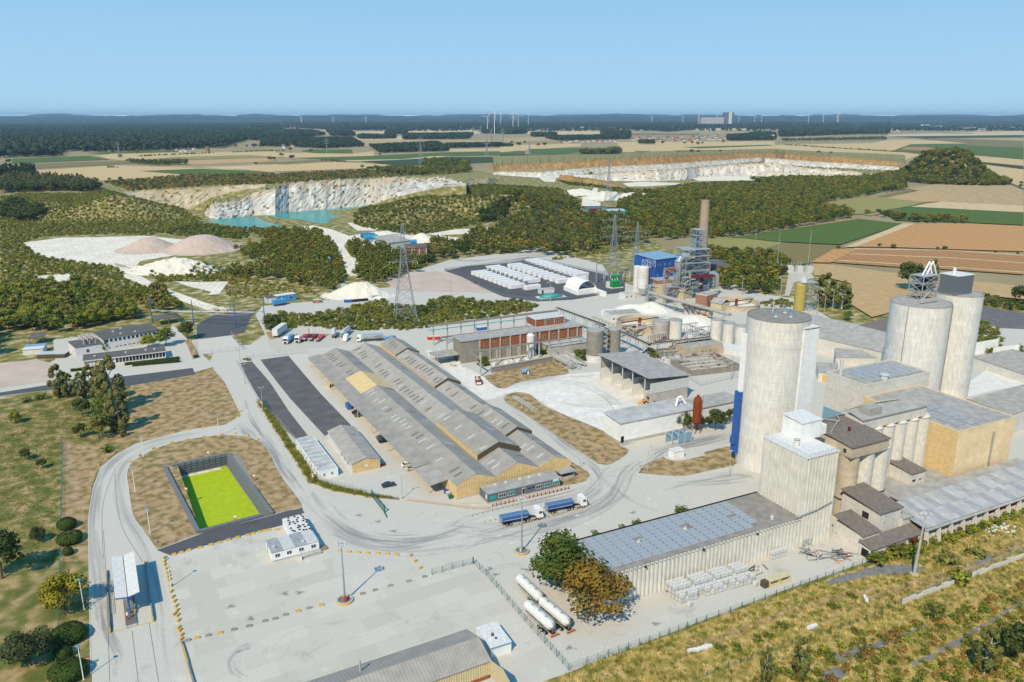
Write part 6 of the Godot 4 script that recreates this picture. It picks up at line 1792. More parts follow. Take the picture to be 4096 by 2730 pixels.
	for q in P2([-11.94,-212.3,-10.44,-213.19,-8.97,-214.02,-7.52,-214.85,-6.09,-215.69,-4.59,-216.46,-3.01,-217.17,-1.55,-217.88,-0.09,-218.6,1.35,-219.32,2.83,-220.19,4.29,-220.92,5.69,-221.65,7.09,-222.39,8.57,-223.2,10.1,-223.95,11.52,-224.7,13.07,-225.46,14.51,-226.22,16.04,-226.98,17.5,-227.75,18.97,-228.52,-8.05,-208.61,-6.53,-209.27,-5.03,-209.94,9.67,-217.53,1.78,-207.42,3.25,-208.08,4.74,-208.8,6.24,-209.6,7.75,-210.41,9.27,-211.28,10.72,-211.96,12.16,-212.78,13.64,-213.6,15.09,-214.37,16.59,-215.2,18.06,-215.97,19.55,-216.82,21.06,-217.53,22.56,-218.24,24.04,-219.1]):
		var bo := thing("bollard", "short yellow bollard edging the truck lanes", "bollard",v3(q,.1),0, "yellow bollards edging the truck lanes")
		piece(bo, "post",bol,M.paint_yellow)
		piece(bo, "cap",cap,M.white_paint)
	for k in [[P2([-16.68,-220.04,-13.97,-220.77,-11.2,-220.41,-8.79,-220.55]),0]]:
		kerb(k[0], "kerb", "paint_yellow",.3,.16,false)
	o = along("sliding_gate", "dark green sliding gate standing open across the yard entrance", "gate",W(-43.86,-224.87),W(-38.47,-214.86))
	var gl := W(-43.86,-224.87).distance_to(W(-38.47,-214.86))
	part(o, "gate_frame",mb().box(0,gl,.2,.4,-.08,.08).box(0,gl,1.9,2.1,-.08,.08),M.green_paint)
	for i in 26:
		bx(o, "bar",gl * i / 26,gl * i / 26 + .05,.4,1.9,-.03,.03, "green_paint")
	bx(o, "post",-.15,.1,0,2.6,-.15,.15, "green_paint")
	bx(o, "post",gl,gl + .3,0,2.6,-.2,.2, "green_paint")
	bx(o, "sign",gl * .4,gl * .4 + .8,1.0,1.6,.05,.1, "blue_paint")
	part(o, "track",mb().bar(V(gl,.3,0),V(gl + 3.5,.15,.4),.3,.3),M.green_paint)
	o = along("sliding_gate", "green gate with twin posts at the asphalt truck park", "gate",W(-104.6,-311.1),W(-98.8,-300))
	gl = W(-104.6,-311.1).distance_to(W(-98.8,-300))
	part(o, "gate_frame",mb().box(0,gl,.2,.4,-.06,.06).box(0,gl,1.8,2.0,-.06,.06),M.green_paint)
	for i in 18:
		bx(o, "bar",gl * i / 18,gl * i / 18 + .05,.4,1.8,-.03,.03, "green_paint")
	bx(o, "post",gl - .1,gl + .2,0,2.6,-.15,.15, "green_paint")
	fence(P2([-133.3,-365,-120.4,-339.4,-108.2,-315.5,-102.4,-304.1]),2.1,3.0, "grey wire fence along the dark asphalt truck park", "steel",false,.3)
	fence(P2([-92.9,-290.7,-82.7,-274.5,-77,-264.6,-67.63,-246.67,-63.96,-237.28,-58.65,-233.78,-51.02,-229.99,-44.4,-227.04]),2.1,3.2, "grey wire fence between the cabin row and the access road", "steel",false,.22)
	fence(P2([-130.9,-371.9,-118.6,-376.4,-110.9,-379.1,-103.8,-382.9]),2.1,3.2, "grey wire fence across the head of the truck park", "steel",false,.25)
	for l in [[W(-65.51,-236.5),8.5],[W(-34.28,-223.79),8.0],[W(-132.9,-368.4),8.5],[W(-119.3,-334.2),9.0],[W(-101.9,-302.9),9.0]]:
		var lo := thing("street_light", "slim grey street light with twin arms beside the truck park", "street light",v3(l[0],.1),ST, "grey street lights round the truck park")
		part(lo, "pole",mb().cyl(Vector3.ZERO,V(0,l[1],0),.12,.07,8),M.cast_concrete)
		part(lo, "yellow_foot",mb().cyl(Vector3.ZERO,V(0,.9,0),.2,.2,8),M.kerb_yellow)
		for s in [-1,1]:
			part(lo, "lamp",mb().bar(V(0,l[1],0),V(s * .9,l[1] + .2,0),.06).box(minf(s * .5,s * 1.15),maxf(s * .5,s * 1.15),l[1] + .12,l[1] + .28,-.14,.14),M.grey_clad)
	round_sign(W(-65.18,-236.26),2.6, "red triangle warning sign above a round speed sign by the cabins", "warning")
	round_sign(W(-102.8,-304.2),2.6, "round speed limit sign by the green twin post gate", "speed")
	round_sign(W(-92,-145.79),2.4, "red no entry sign beside the lamp post on the lawn", "no_entry")
	round_sign(W(-97.95,-194.95),2.2, "blue and red no parking sign at the asphalt strip", "no_parking")
	round_sign(W(32.04,-250.56),2.4, "red no entry sign on the dry verge by the long road", "no_entry")
	round_sign(W(43.17,-243.45),2.4, "red no entry sign on the verge beside the silo", "no_entry")
	round_sign(W(3.8,-299.8),2.4, "round speed sign on the verge with the concrete beams", "speed")
	for k in 3:
		var d := W(8.6,-300.4) - W(0.2,-316.3)
		var so := along("concrete_beam", "long pale concrete beam lying on the dry verge", "beam",W(0.2,-316.3) + W(k * .9,-k * .35),W(8.6,-300.4) + W(k * .9,-k * .35), "concrete beams lying on the verge")
		bx(so, "beam",0,d.length(),.17,.5 + .2 * (k % 2),-.25,.25, "cast_concrete")

# ------------------------------------------------------------------ silo group

func ribbed_box(o: Node3D,called: String,x0: float,x1: float,y0: float,y1: float,z0: float,z1: float,m: String,pitch: float,deep: float) -> void:
	part(o,called,mb().ribbed(W(x0,z1),W(x1,z1),y0,y1,y1,pitch,deep),M[m])
	part(o,called,mb().ribbed(W(x1,z1),W(x1,z0),y0,y1,y1,pitch,deep),M[m])
	part(o,called,mb().ribbed(W(x1,z0),W(x0,z0),y0,y1,y1,pitch,deep),M[m])
	part(o,called,mb().ribbed(W(x0,z0),W(x0,z1),y0,y1,y1,pitch,deep),M[m])

# round silo cast in lifts: each ring of concrete a piece of its own
func round_silo(called: String,label: String,at: Vector2,r: float,h: float,m: String,lift: float,top := "dusty_roof",group := "",y0 := 0.0) -> Node3D:
	var o := thing(called,label, "silo",v3(at),ST,group)
	var k := maxi(1,int((h - y0) / lift))
	for i in k:
		var a := y0 + (h - y0) * i / k
		var b := y0 + (h - y0) * (i + 1) / k
		var e := .012 * (i % 2)
		part(o, "ring",mb().lathe(Vector3.ZERO,[W(r - .1 + e,a),W(r + e,a + .1),W(r + e,b - .08),W(r - .1 + e,b)],48),M[m])
	part(o, "roof",mb().lathe(Vector3.ZERO,[W(r + .05,h - .1),W(r + .05,h + .25),W(r - .3,h + .25),W(r - .3,h + .05),W(0,h + .3)],48),M[top])
	return o

func rail_ring(o: Node3D,r: float,y: float,n := 28) -> void:
	var m := mb().ring(V(0,y + 1.0,0),r,.04,40,4).ring(V(0,y + .5,0),r,.03,40,4)
	for i in n:
		var a := TAU * i / n
		m.cyl(V(cos(a) * r,y,sin(a) * r),V(cos(a) * r,y + 1.0,sin(a) * r),.03,.03,4,false)
	part(o, "railing",m,M.steel)

func lattice(p: Array,rows: int,w: float,m: MB) -> void:
	for i in 4:
		m.bar(p[i][0],p[i][1],w)
	for r in rows:
		var t0 := float(r) / rows
		var t1 := float(r + 1) / rows
		for i in 4:
			var j := (i + 1) % 4
			var a: Vector3 = p[i][0].lerp(p[i][1],t0)
			var b: Vector3 = p[j][0].lerp(p[j][1],t0)
			var c: Vector3 = p[i][0].lerp(p[i][1],t1)
			var d: Vector3 = p[j][0].lerp(p[j][1],t1)
			m.bar(a,d,w * .6)
			m.bar(b,c,w * .6)
			m.bar(c,d,w * .6)

func frame_tower(o: Node3D,called: String,x0: float,x1: float,y0: float,y1: float,z0: float,z1: float,rows: int,w: float,mt: String) -> void:
	var m := mb()
	lattice([[V(x0,y0,z0),V(x0,y1,z0)],[V(x1,y0,z0),V(x1,y1,z0)],[V(x1,y0,z1),V(x1,y1,z1)],[V(x0,y0,z1),V(x0,y1,z1)]],rows,w,m)
	part(o,called,m,M[mt])

# block under a plain sloping roof: four roof corners in the plan and their heights
func roof_block(called: String,label: String,category: String,p: Array,h: Array,wall: String,roof: String) -> Node3D:
	var o := thing(called,label,category,v3(p[0]))
	var q := []
	for i in 4:
		q.append(v3(p[i] - p[0],h[i]))
	var c: Vector3 = (q[0] + q[1] + q[2] + q[3]) / 4
	var a := []
	for i in 4:
		a.append(V(q[i].x,0,q[i].z).lerp(V(c.x,0,c.z),.012))
	for i in 4:
		a.append(q[i].lerp(c,.012) - V(0,.1,0))
	part(o, "wall",mb().hexa(a),M[wall])
	part(o, "roof",mb().hexa([q[0],q[1],q[2],q[3],q[0] + V(0,.35,0),q[1] + V(0,.35,0),q[2] + V(0,.35,0),q[3] + V(0,.35,0)]),M[roof])
	return o

func build_silos() -> void:
	var o := works("solar_shed", "long shed of ribbed concrete with solar panels on its flat roof", "warehouse",-5.3,-.3)
	ribbed_box(o, "wall",0,64.3,0,9.3,-16.2,0, "ribbed_concrete",1.25,.35)
	bx(o, "roof",-.3,64.2,9.25,9.45,-16.5,.3, "dark_roof")
	part(o, "roof_edge",mb().box(-.4,64.2,9.2,9.62,-16.9,-16.5),M.dark)
	var teeth := mb().box(-.16,.16,9.0,9.32,.0,.75).mesh()
	for i in 51:
		piece(o, "beam_end",teeth,M.ribbed_concrete,V(i * 1.261 + .3,0,0))
	var pan := mb().hexa([V(0,0,0),V(2.75,0,0),V(2.75,.4,-1.15),V(0,.4,-1.15),V(0,.06,0),V(2.75,.06,0),V(2.75,.46,-1.15),V(0,.46,-1.15)]).mesh()
	var rim := mb().bar(V(0,.06,0),V(2.75,.06,0),.1).bar(V(0,.46,-1.15),V(2.75,.46,-1.15),.1).mesh()
	for i in 17:
		for j in 9:
			if (i in [5,10] and j in [4,5] and i + j != 9) or (i == 16 and j < 1) or (i == 15 and j == 4):
				continue
			var p := piece(o, "solar_panel",pan,M.solar,V(1.2 + i * 2.98,9.5,-1.6 - j * 1.58))
			piece(p, "rim",rim,M.solar_frame)
	for q in [[16.4,-8.2],[31.3,-8.2],[56.5,-2.8]]:
		part(o, "roof_vent",mb().cyl(V(q[0],9.45,q[1]),V(q[0],10.0,q[1]),.55,.5,12).cyl(V(q[0],10.0,q[1]),V(q[0],10.6,q[1]),.8,.2,12),M.white_wall)
	bx(o, "red_door",-.42,-.36,.2,4.2,-4.4,-.6, "red_paint")
	bx(o, "yellow_curb",-.6,1.8,0,.8,.35,.9, "kerb_yellow")
	for x in [12.0,30.0,48.0]:
		bx(o, "wall_light",x,x + .5,8.6,8.9,.4,.9, "dark")
	o = works("ribbed_tower", "square tower of ribbed pale concrete with white hut on top", "tower",58.9,-.1)
	ribbed_box(o, "wall",0,11.5,0,27,-16,0, "ribbed_concrete",1.25,.4)
	bx(o, "roof",-.25,11.7,26.9,27.2,-16.4,.4, "white_wall")
	var rl := mb()
	for i in 12:
		rl.box(i * 1.04,i * 1.04 + .06,27.2,28.2,.28,.34)
	rl.box(0,11.6,28.14,28.2,.28,.34).box(-.1,-.04,28.14,28.2,-16,.3)
	part(o, "railing",rl,M.steel)
	bx(o, "hut_wall",6.6,14.2,27.2,32.4,-16.2,-9, "white_clad")
	part(o, "hut_roof",mb().hexa([V(6.4,32.4,-8.8),V(14.4,32.4,-8.8),V(14.4,32.9,-16.4),V(6.4,32.9,-16.4),V(6.4,32.6,-8.8),V(14.4,32.6,-8.8),V(14.4,33.1,-16.4),V(6.4,33.1,-16.4)]),M.white_wall)
	bx(o, "hut_annex",14.2,17.5,27.2,30.0,-15,-10, "white_clad")
	part(o, "roof_drum",mb().cyl(V(3.6,27.2,-7.5),V(3.6,28.9,-7.5),.75,.75,16),M.white_wall)
	part(o, "drum_rim",mb().ring(V(3.6,28.9,-7.5),.75,.08,16,5),M.dark_red)
	for z in [-14.0,-1.8]:
		part(o, "rain_pipe",mb().cyl(V(-.25,8,z),V(-.25,26.8,z),.14,.14,8),M.white_wall)
	part(o, "cable_tray",mb().bar(V(-3,10.4,.7),V(4.5,10.9,.7),.2).bar(V(4.5,10.9,.7),V(10.5,12.2,.7),.2),M.steel)
	o = round_silo("concrete_silo", "huge stained concrete silo with white stair tower at its side",W(525.5,875.7) * 0.0 + W(87.5,-251.1),10.05,52.2, "silo_concrete",2.9, "dark_roof")
	for q in [[-2.6,1.2],[1.6,3.6],[4.0,-1.4]]:
		part(o, "vent_pipe",mb().cyl(V(q[0],52.2,q[1]),V(q[0],54.2,q[1]),.32,.3,10).cyl(V(q[0],54.2,q[1]),V(q[0] - .5,55.0,q[1]),.3,.3,10).cyl(V(q[0] - .5,55.0,q[1]),V(q[0] - 1.2,55.1,q[1] + .1),.3,.3,10),M.blue_faded)
		part(o, "vent_base",mb().cyl(V(q[0],52.3,q[1]),V(q[0],52.75,q[1]),.75,.5,12),M.white_wall)
	part(o, "mast",mb().cyl(V(1.2,52.2,-4),V(1.2,57.5,-4),.1,.06,8),M.white_paint)
	part(o, "hatch",mb().box(-.6,.6,43.5,46.2,9.7,10.15),M.white_wall)
	part(o, "portal",mb().box(-2.6,2.6,.1,4.8,8.6,10.25),M.dark)
	part(o, "portal_lintel",mb().box(-3.0,3.0,4.8,5.5,8.6,10.3),M.cast_concrete)
	part(o, "notice",mb().box(-7.4,-5.6,2.2,5.4,7.2,8.4),M.white_wall)
	var st := works("stair_tower", "tall white clad stair tower with blue window strips against the great silo", "tower",92.4,-36.4)
	bx(st, "wall",0,6.4,0,50,-5.4,0, "white_clad")
	bx(st, "roof",-.15,6.55,50,50.3,-5.55,.15, "white_wall")
	for y in [17.5,28.0,38.5]:
		part(st, "window",mb().box(-.06,0,y,y + 4.4,-3.3,-2.2),M.blue_bright)
	bx(st, "roof_edge",.0,6.4,49.75,50.0,.0,.08, "dark")
	var du := works("filter_duct", "tall blue and white duct rising on the great silo", "duct",82.0,-51.5)
	bx(du, "blue_casing",-1.1,.4,4,26,-1.6,1.0, "blue_clad")
	bx(du, "white_casing",-.5,.5,26,46,-1,.6, "white_clad")
	bx(du, "lower_box",-2.2,-1.1,7.5,10,-1.0,.8, "blue_clad")
	var br := works("enclosed_bridge", "white enclosed conveyor bridge leaving the stair tower foot", "bridge",98.6,-37)
	part(br, "casing",mb().hexa([V(0,12.5,1.4),V(24,10.5,6.4),V(24,10.5,3.6),V(0,12.5,-1.4),V(0,16,1.4),V(24,13.6,6.4),V(24,13.6,3.6),V(0,16,-1.4)]),M.white_clad)
	for x in [3.0,12.0,21.0]:
		bx(br, "support",x,x + .6,0,12,-.3 + x * .2,.3 + x * .2, "steel")
	o = round_silo("concrete_silo", "broad pale concrete silo with conveyor head frame on its roof",W(163.5,-307.4),11.2,43.7, "pale_silo",2.4)
	rail_ring(o,11.0,43.8)
	for a in [0.5,.95,1.15,2.9]:
		part(o, "rain_pipe",mb().cyl(V(cos(a) * 11.3,0,sin(a) * 11.3),V(cos(a) * 11.3,43.5,sin(a) * 11.3),.14,.14,6),M.dark_concrete)
	frame_tower(o, "head_frame",1.5,10.5,44,53.5,-7.5,-1.5,3,.3, "steel")
	for y in [47.2,50.4,53.4]:
		bx(o, "platform",1.3,10.7,y,y + .12,-7.7,-1.3, "steel")
	part(o, "stair",mb().bar(V(1.5,44.2,-1.2),V(6,47.2,-1.2),.9,.12).bar(V(8,47.4,-1.2),V(4,50.4,-1.2),.9,.12),M.steel)
	for s in [0.0,2.6]:
		part(o, "chute",mb().cyl(V(5 + s,53,-5),V(8.5 + s * .8,58.5,-5),.35,.35,10).cyl(V(8.5 + s * .8,58.5,-5),V(11.5 + s,52,-5),.35,.35,10),M.white_paint)
	part(o, "gear_box",mb().box(3,6,47.4,49.5,-6,-3).box(6.5,9,50.6,52,-6,-3),M.dark)
	part(o, "roof_duct",mb().box(-3.5,5.5,44.2,45.4,1.5,3.0),M.cast_concrete)
	o = round_silo("concrete_silo", "slender pale concrete silo carrying a black filter house",W(186,-321),9.0,44.5, "pale_silo",2.4)
	rail_ring(o,8.8,44.6,24)
	bx(o, "filter_house",-7.5,2.5,44.7,52.5,-4.5,3.5, "slate_clad")
	bx(o, "filter_roof",-7.7,2.7,52.5,52.8,-4.7,3.7, "white_wall")
	part(o, "exhaust",mb().cyl(V(-5.5,52.7,0),V(-5.5,55.5,0),.6,.6,12),M.white_paint)
	o = works("packing_block", "tall whitish concrete block with zinc strips on its roof", "building",129,-40.4)
	for i in 8:
		bx(o, "wall_panel",0,34,i * 3.0 + .02,i * 3.0 + 2.96,-17.2,0 - .02 * (i % 2), "stained_white")
	bx(o, "wall_core",.1,33.9,0,23.9,-17.1,-.1, "cast_concrete")
	flat_roof(o,0,34,24,-17.2,0, "dusty_roof",.5, "stained_white")
	for i in 7:
		bx(o, "zinc_strip",6 + i * 3.7,9.4 + i * 3.7,24.05,24.35,-15.8,-2.2, "zinc")
	part(o, "roof_drum",mb().cyl(V(12.5,24,-2.6),V(12.5,25.6,-2.6),1.3,1.3,16).cyl(V(12.5,25.6,-2.6),V(12.5,25.9,-2.6),1.6,1.6,16),M.grey_clad)
	part(o, "standpipe",mb().cyl(V(2.2,24,-13),V(2.2,30,-13),.6,.6,12),M.grey_clad)
	bx(o, "glazing_band",-.1,-.02,5,11,-17,-.2, "teal_glass") if M.has("teal_glass") else bx(o, "glazing_band",-.1,-.02,5,11,-17,-.2, "blue_faded")
	o = works("cream_block", "large cream clad block with zinc strips across its roof", "building",129,-4.6)
	part(o, "wall",mb().ribbed(W(0,0),W(28.5,0),0,20,20,.7,.06),M.beige_light)
	part(o, "wall",mb().ribbed(W(0,-35.6),W(0,0),0,20,20,.7,.06),M.beige)
	part(o, "wall",mb().ribbed(W(28.5,0),W(28.5,-35.6),0,20,20,.7,.06),M.beige_light)
	bx(o, "rear_wall",0,28.5,0,20,-35.7,-35.6, "stained_white")
	flat_roof(o,0,28.5,20,-35.6,0, "dusty_roof",.3, "beige_light")
	for k in [0,1]:
		for i in 18 - k * 7:
			bx(o, "zinc_strip",9 + k * -5.5,13.6 + k * -5.5,20.05,20.3 + .1 * (i % 2),-33.5 + k * 11 + i * 1.75,-33.5 + k * 11 + i * 1.75 + 1.66, "zinc")
	part(o, "flue",mb().cyl(V(17.5,4.6,.5),V(17.5,17.2,.5),.3,.3,12),M.metal_bright)
	part(o, "flue_hopper",mb().hexa([V(16.6,2.6,1.4),V(18.4,2.6,1.4),V(18.4,2.6,.2),V(16.6,2.6,.2),V(15.8,4.6,2.2),V(19.2,4.6,2.2),V(19.2,4.6,.1),V(15.8,4.6,.1)]),M.grey_clad)
	part(o, "handrail",mb().box(0,28.5,5.4,5.46,1.1,1.16),M.steel)
	for i in 5:
		var s := round_silo("storage_silo", "whitish round storage silo in the row beside the cream block",sp(104.8 + i * 5.5,-16.5),2.75,21.8, "stained_white",5.4, "dusty_roof", "row of five small silos")
		part(s, "cap",mb().lathe(Vector3.ZERO,[W(2.75,21.95),W(2.2,22.6),W(0,22.9)],24),M.stained_white)
	for i in 3:
		var s := round_silo("storage_silo",["brown stained round silo next to the ribbed tower", "cream stained round silo between two others under the headhouse", "white round silo at the outer end under the headhouse"][i],sp(85.2 + i * 6.3,-8.4),3.0,20, "brown_silo" if i == 0 else "stained_white",5.0, "white_wall")
		part(s, "foot_ring",mb().lathe(Vector3.ZERO,[W(3.1,6),W(3.1,6.4),W(3.0,6.4)],24),M.dark)
	o = works("headhouse", "long headhouse with blackened mossy roof on top of the silos", "building",82,-5)
	bx(o, "wall",0,15.2,20.2,23.6,-17,0, "brown_silo")
	part(o, "roof",mb().hexa([V(-.4,23.6,.4),V(15.6,23.6,.4),V(15.6,25,-17.4),V(-.4,25,-17.4),V(-.4,23.9,.4),V(15.6,23.9,.4),V(15.6,25.3,-17.4),V(-.4,25.3,-17.4)]),M.mossy_roof)
	window(o,V(-.0,21.2,-2.5),1.0,1.2,3, "dark")
	bx(o, "side_gallery",-8.5,0,19.5,21.5,-10,-5.5, "stained_white")
	part(o, "roof_pipe",mb().tube([V(1,24.9,-9),V(6,25.2,-12),V(10,25.6,-14),V(12,25.8,-17)],.2,7).tube([V(2,25.2,-15),V(5,26.2,-15.5),V(9,25.6,-13)],.16,7),M.dusty_roof)
	part(o, "stack",mb().cyl(V(7.5,24.4,-8),V(7.5,25.8,-8),.45,.45,10),M.dark_red)
	o = works("conveyor_gallery", "long raised gallery with grey roof above the small silos", "gallery",97,-14.5)
	bx(o, "wall",0,29,22.6,26,-6.5,0, "stained_white")
	part(o, "roof",mb().hexa([V(-.5,26,.5),V(29.5,26,.5),V(29.5,27.4,-7),V(-.5,27.4,-7),V(-.5,26.3,.5),V(29.5,26.3,.5),V(29.5,27.7,-7),V(-.5,27.7,-7)]),M.dusty_roof)
	bx(o, "support",1,28,0,22.6,-5.5,-1.5, "stained_white")
	bx(o, "dormer",3,8.5,25.5,29,-4.5,-.5, "dusty_roof")
	part(o, "roof_pipe",mb().tube([V(-4,27.4,-6),V(4,27.9,-6),V(14,28.1,-5.5),V(22,27.8,-5)],.22,7),M.brown_silo)
	o = works("flat_annex", "low dark flat roofed annex behind the glazed loading hall", "building",98,-3)
	bx(o, "wall",0,30.5,0,4.3,-21,0, "stained_white")
	bx(o, "roof",-.2,30.7,4.3,4.6,-21.2,.5, "dusty_roof")
	o = works("roof_house", "small white house with rusty mossy roof standing on the annex", "building",111.8,-6.3)
	bx(o, "wall",0,6.3,4.6,8.6,-12,0, "stained_white")
	part(o, "roof",mb().hexa([V(-.3,8.4,.3),V(6.6,8.4,.3),V(6.6,9.6,-12.3),V(-.3,9.6,-12.3),V(-.3,8.7,.3),V(6.6,8.7,.3),V(6.6,9.9,-12.3),V(-.3,9.9,-12.3)]),M.mossy_roof)
	window(o,V(1.3,5.6,0),1.6,1.0,0, "white_wall", "dark")
	window(o,V(4.2,5.6,0),1.4,.8,0, "white_wall", "glass",1)
	o = works("mill_house", "white house with dark mossy mono pitch roof beside the brown silo", "building",80.6,7.6)
	bx(o, "wall",0,8.8,0,9,-13,0, "stained_white")
	part(o, "roof",mb().hexa([V(-.4,9,.5),V(9.2,9,.5),V(9.2,10.6,-13.4),V(-.4,10.6,-13.4),V(-.4,9.3,.5),V(9.2,9.3,.5),V(9.2,10.9,-13.4),V(-.4,10.9,-13.4)]),M.mossy_roof)
	window(o,V(0,5.6,-4.5),2.2,1.9,3, "dark", "glass",3)
	for q in [[2.2,5.6],[2.6,7.4],[6.0,5.8]]:
		window(o,V(q[0],q[1],0),.7,.6,0, "white_wall")
	bx(o, "side_roof",8.8,13.2,5.6,6.0,-5,1.2, "dusty_roof")
	bx(o, "side_wall",8.8,12.9,0,5.6,-4.8,.9, "stained_white")
	o = works("lean_to_house", "low white house with mossy lean-to roof at the tower foot", "building",72.4,9.4)
	bx(o, "wall",0,6.6,0,5,-9.8,0, "stained_white")
	part(o, "roof",mb().hexa([V(-.3,5,.4),V(6.9,5,.4),V(6.9,6.6,-10.2),V(-.3,6.6,-10.2),V(-.3,5.25,.4),V(6.9,5.25,.4),V(6.9,6.85,-10.2),V(-.3,6.85,-10.2)]),M.mossy_roof)
	door(o,V(0,.1,-8.5),1.2,2.4,3, "grey_clad")
	o = works("brown_roof_shed", "long low shed with dark brown roof along the boundary", "shed",71.6,13)
	bx(o, "wall",0,20.8,0,2.9,-3.6,0, "stained_white")
	part(o, "roof",mb().hexa([V(-.2,2.9,.4),V(21,2.9,.4),V(21,3.9,-4),V(-.2,3.9,-4),V(-.2,3.1,.4),V(21,3.1,.4),V(21,4.1,-4),V(-.2,4.1,-4)]),M.mossy_roof)
	bx(o, "brick_panel",6,14,.3,2.2,.0,.06, "brick_pale")
	bx(o, "rusty_panel",15.5,19,.3,2.4,.0,.06, "rusty")
	bx(o, "dark_door",-.06,0,.1,2.4,-2.8,-.6, "dark")
	o = works("loading_hall", "long low loading hall with translucent ribbed roof and concrete piers", "hall",92,14)
	var N := 26
	for i in N:
		var x0 := i * 2.6
		for j in 2:
			var za := -.2 - j * 6.4
			var zb := -6.5 - j * 6.4
			var ya := 4.6 + j * .75
			part(o, "roof_sheet",mb().hexa([V(x0,ya,za),V(x0 + 2.52,ya,za),V(x0 + 2.52,ya + .75,zb),V(x0,ya + .75,zb),V(x0,ya + .12,za),V(x0 + 2.52,ya + .12,za),V(x0 + 2.52,ya + .87,zb),V(x0,ya + .87,zb)]),M.pale_roof if (i + j) % 3 else M.zinc)
		if i % 2 == 0:
			part(o, "pier",mb().hexa([V(x0,0,1.2),V(x0 + .5,0,1.2),V(x0 + .5,0,-.3),V(x0,0,-.3),V(x0,4.4,.5),V(x0 + .5,4.4,.5),V(x0 + .5,4.4,-.3),V(x0,4.4,-.3)]),M.stained_white)
			bx(o, "glazing",x0 + .5,x0 + 5.2,2.2,4.2,-.6,-.5, "dark_red" if i in [10,12,14,20] else "slate_clad")
			bx(o, "apron_wall",x0 + .5,x0 + 5.2,0,2.2,-.6,-.4, "stained_white")
	bx(o, "eave_beam",-.3,67.8,4.3,4.6,-.1,.7, "cast_concrete")
	bx(o, "rear_wall",0,67.6,0,5.6,-13.2,-13, "cast_concrete")
	bx(o, "ledge",6,67,5.6,6.0,-16.8,-13.2, "dusty_roof")
	roof_block("old_hall", "wide old hall with low dusty roof behind the great silo", "hall",[W(151.2,-431.3),W(185.6,-376.6),W(174.5,-356.1),W(152.8,-382.6)],[12,12,8,8], "stained_white", "dusty_roof")
	roof_block("old_hall", "old hall with purplish roof between the great silo and the broad silo", "hall",[W(181.8,-401.9),W(205.8,-418.6),W(191,-387.6),W(184.9,-394.6)],[9,9,9,9], "stained_white", "mossy_roof")
	o = roof_block("porch_block", "white walled porch block with orange door before the old hall", "building",[W(156.1,-366.4),W(167.7,-362.4),W(171,-353.9),W(151.9,-353.9)],[7,7,6,6], "stained_white", "dusty_roof")
	o = roof_block("door_house", "low house with orange shutter beside the stair tower", "building",[W(141.4,-349.7),W(150.7,-347.8),W(143.6,-335),W(137.9,-337.6)],[5,5,4,4], "stained_white", "dusty_roof")
	var od := along("orange_shutter", "orange roller shutter in the low house", "shutter",W(138.7,-337.7),W(141.2,-336))
	bx(od, "leaf",0,W(138.7,-337.7).distance_to(W(141.2,-336)),.1,3.4,-.1,.15, "amber")
	roof_block("side_hall", "large flat grey hall beside the cream block", "hall",[W(179.2,-291.7),W(212,-309.6),W(203.4,-286.3),W(186.3,-274.9)],[8,8,8,8], "stained_white", "dusty_roof")
	o = roof_block("yard_store", "long low store with grey sheet roof at the dusty yard", "store",[W(220.5,-361.8),W(241.1,-364.4),W(245,-352.6),W(230.1,-330)],[4,7,7,4], "stained_white", "fibre_roof_b")
	o = along("store_wall", "white store front with two windows and a yellow door", "wall",W(227.3,-357.6),W(232.3,-339.9))
	var fl := W(227.3,-357.6).distance_to(W(232.3,-339.9))
	bx(o, "wall",0,fl,0,3.6,-.3,0, "stained_white")
	bx(o, "yellow_door",fl * .5,fl * .66,.1,3.2,0,.1, "paint_yellow")
	for x in [.2,.36]:
		window(o,V(fl * x,1.2,0),1.5,1.5,0, "white_wall", "glass",1)
	for q in [[W(230.8,-378.5),W(247.6,-386.3),6.5, "pale ribbed screen wall near the slender silo"],[W(237.4,-373.4),W(253.3,-378.5),5.5, "white screen wall behind the yellow door store"]]:
		o = along("screen_wall",q[3], "wall",q[0],q[1])
		var l: float = q[0].distance_to(q[1])
		part(o, "sheeting",mb().ribbed(W(0,0),W(l,0),0,q[2],q[2],1.2,.12),M.white_clad)
		bx(o, "end_post",l,l + .5,0,q[2] + .6,-.3,.3, "cast_concrete")
	o = works("pipe_rack", "tangled dark steel pipe rack in the dusty yard", "pipe rack",186,-44)
	var m := mb()
	for i in 7:
		m.bar(V(i * 3,0,0),V(i * 3,4,0),.25).bar(V(i * 3,4,0),V(i * 3 + 2.4,2.6 + (i % 3),-4),.2).bar(V(i * 3,0,-5),V(i * 3,4,-5),.25)
	m.bar(V(0,4,0),V(18,4,0),.25).bar(V(0,4,-5),V(18,4.4,-5),.25).bar(V(-12,1.4,1),V(18,1.0,-1),.3)
	part(o, "frame",m,M.dark)
	for k in 4:
		part(o, "pipe",mb().cyl(V(0,2 + k * .5,-1 - k),V(18,2.2 + k * .4,-1 - k),.2,.2,8),M.dark)

# ------------------------------------------------------------------ bulk sheds and old works

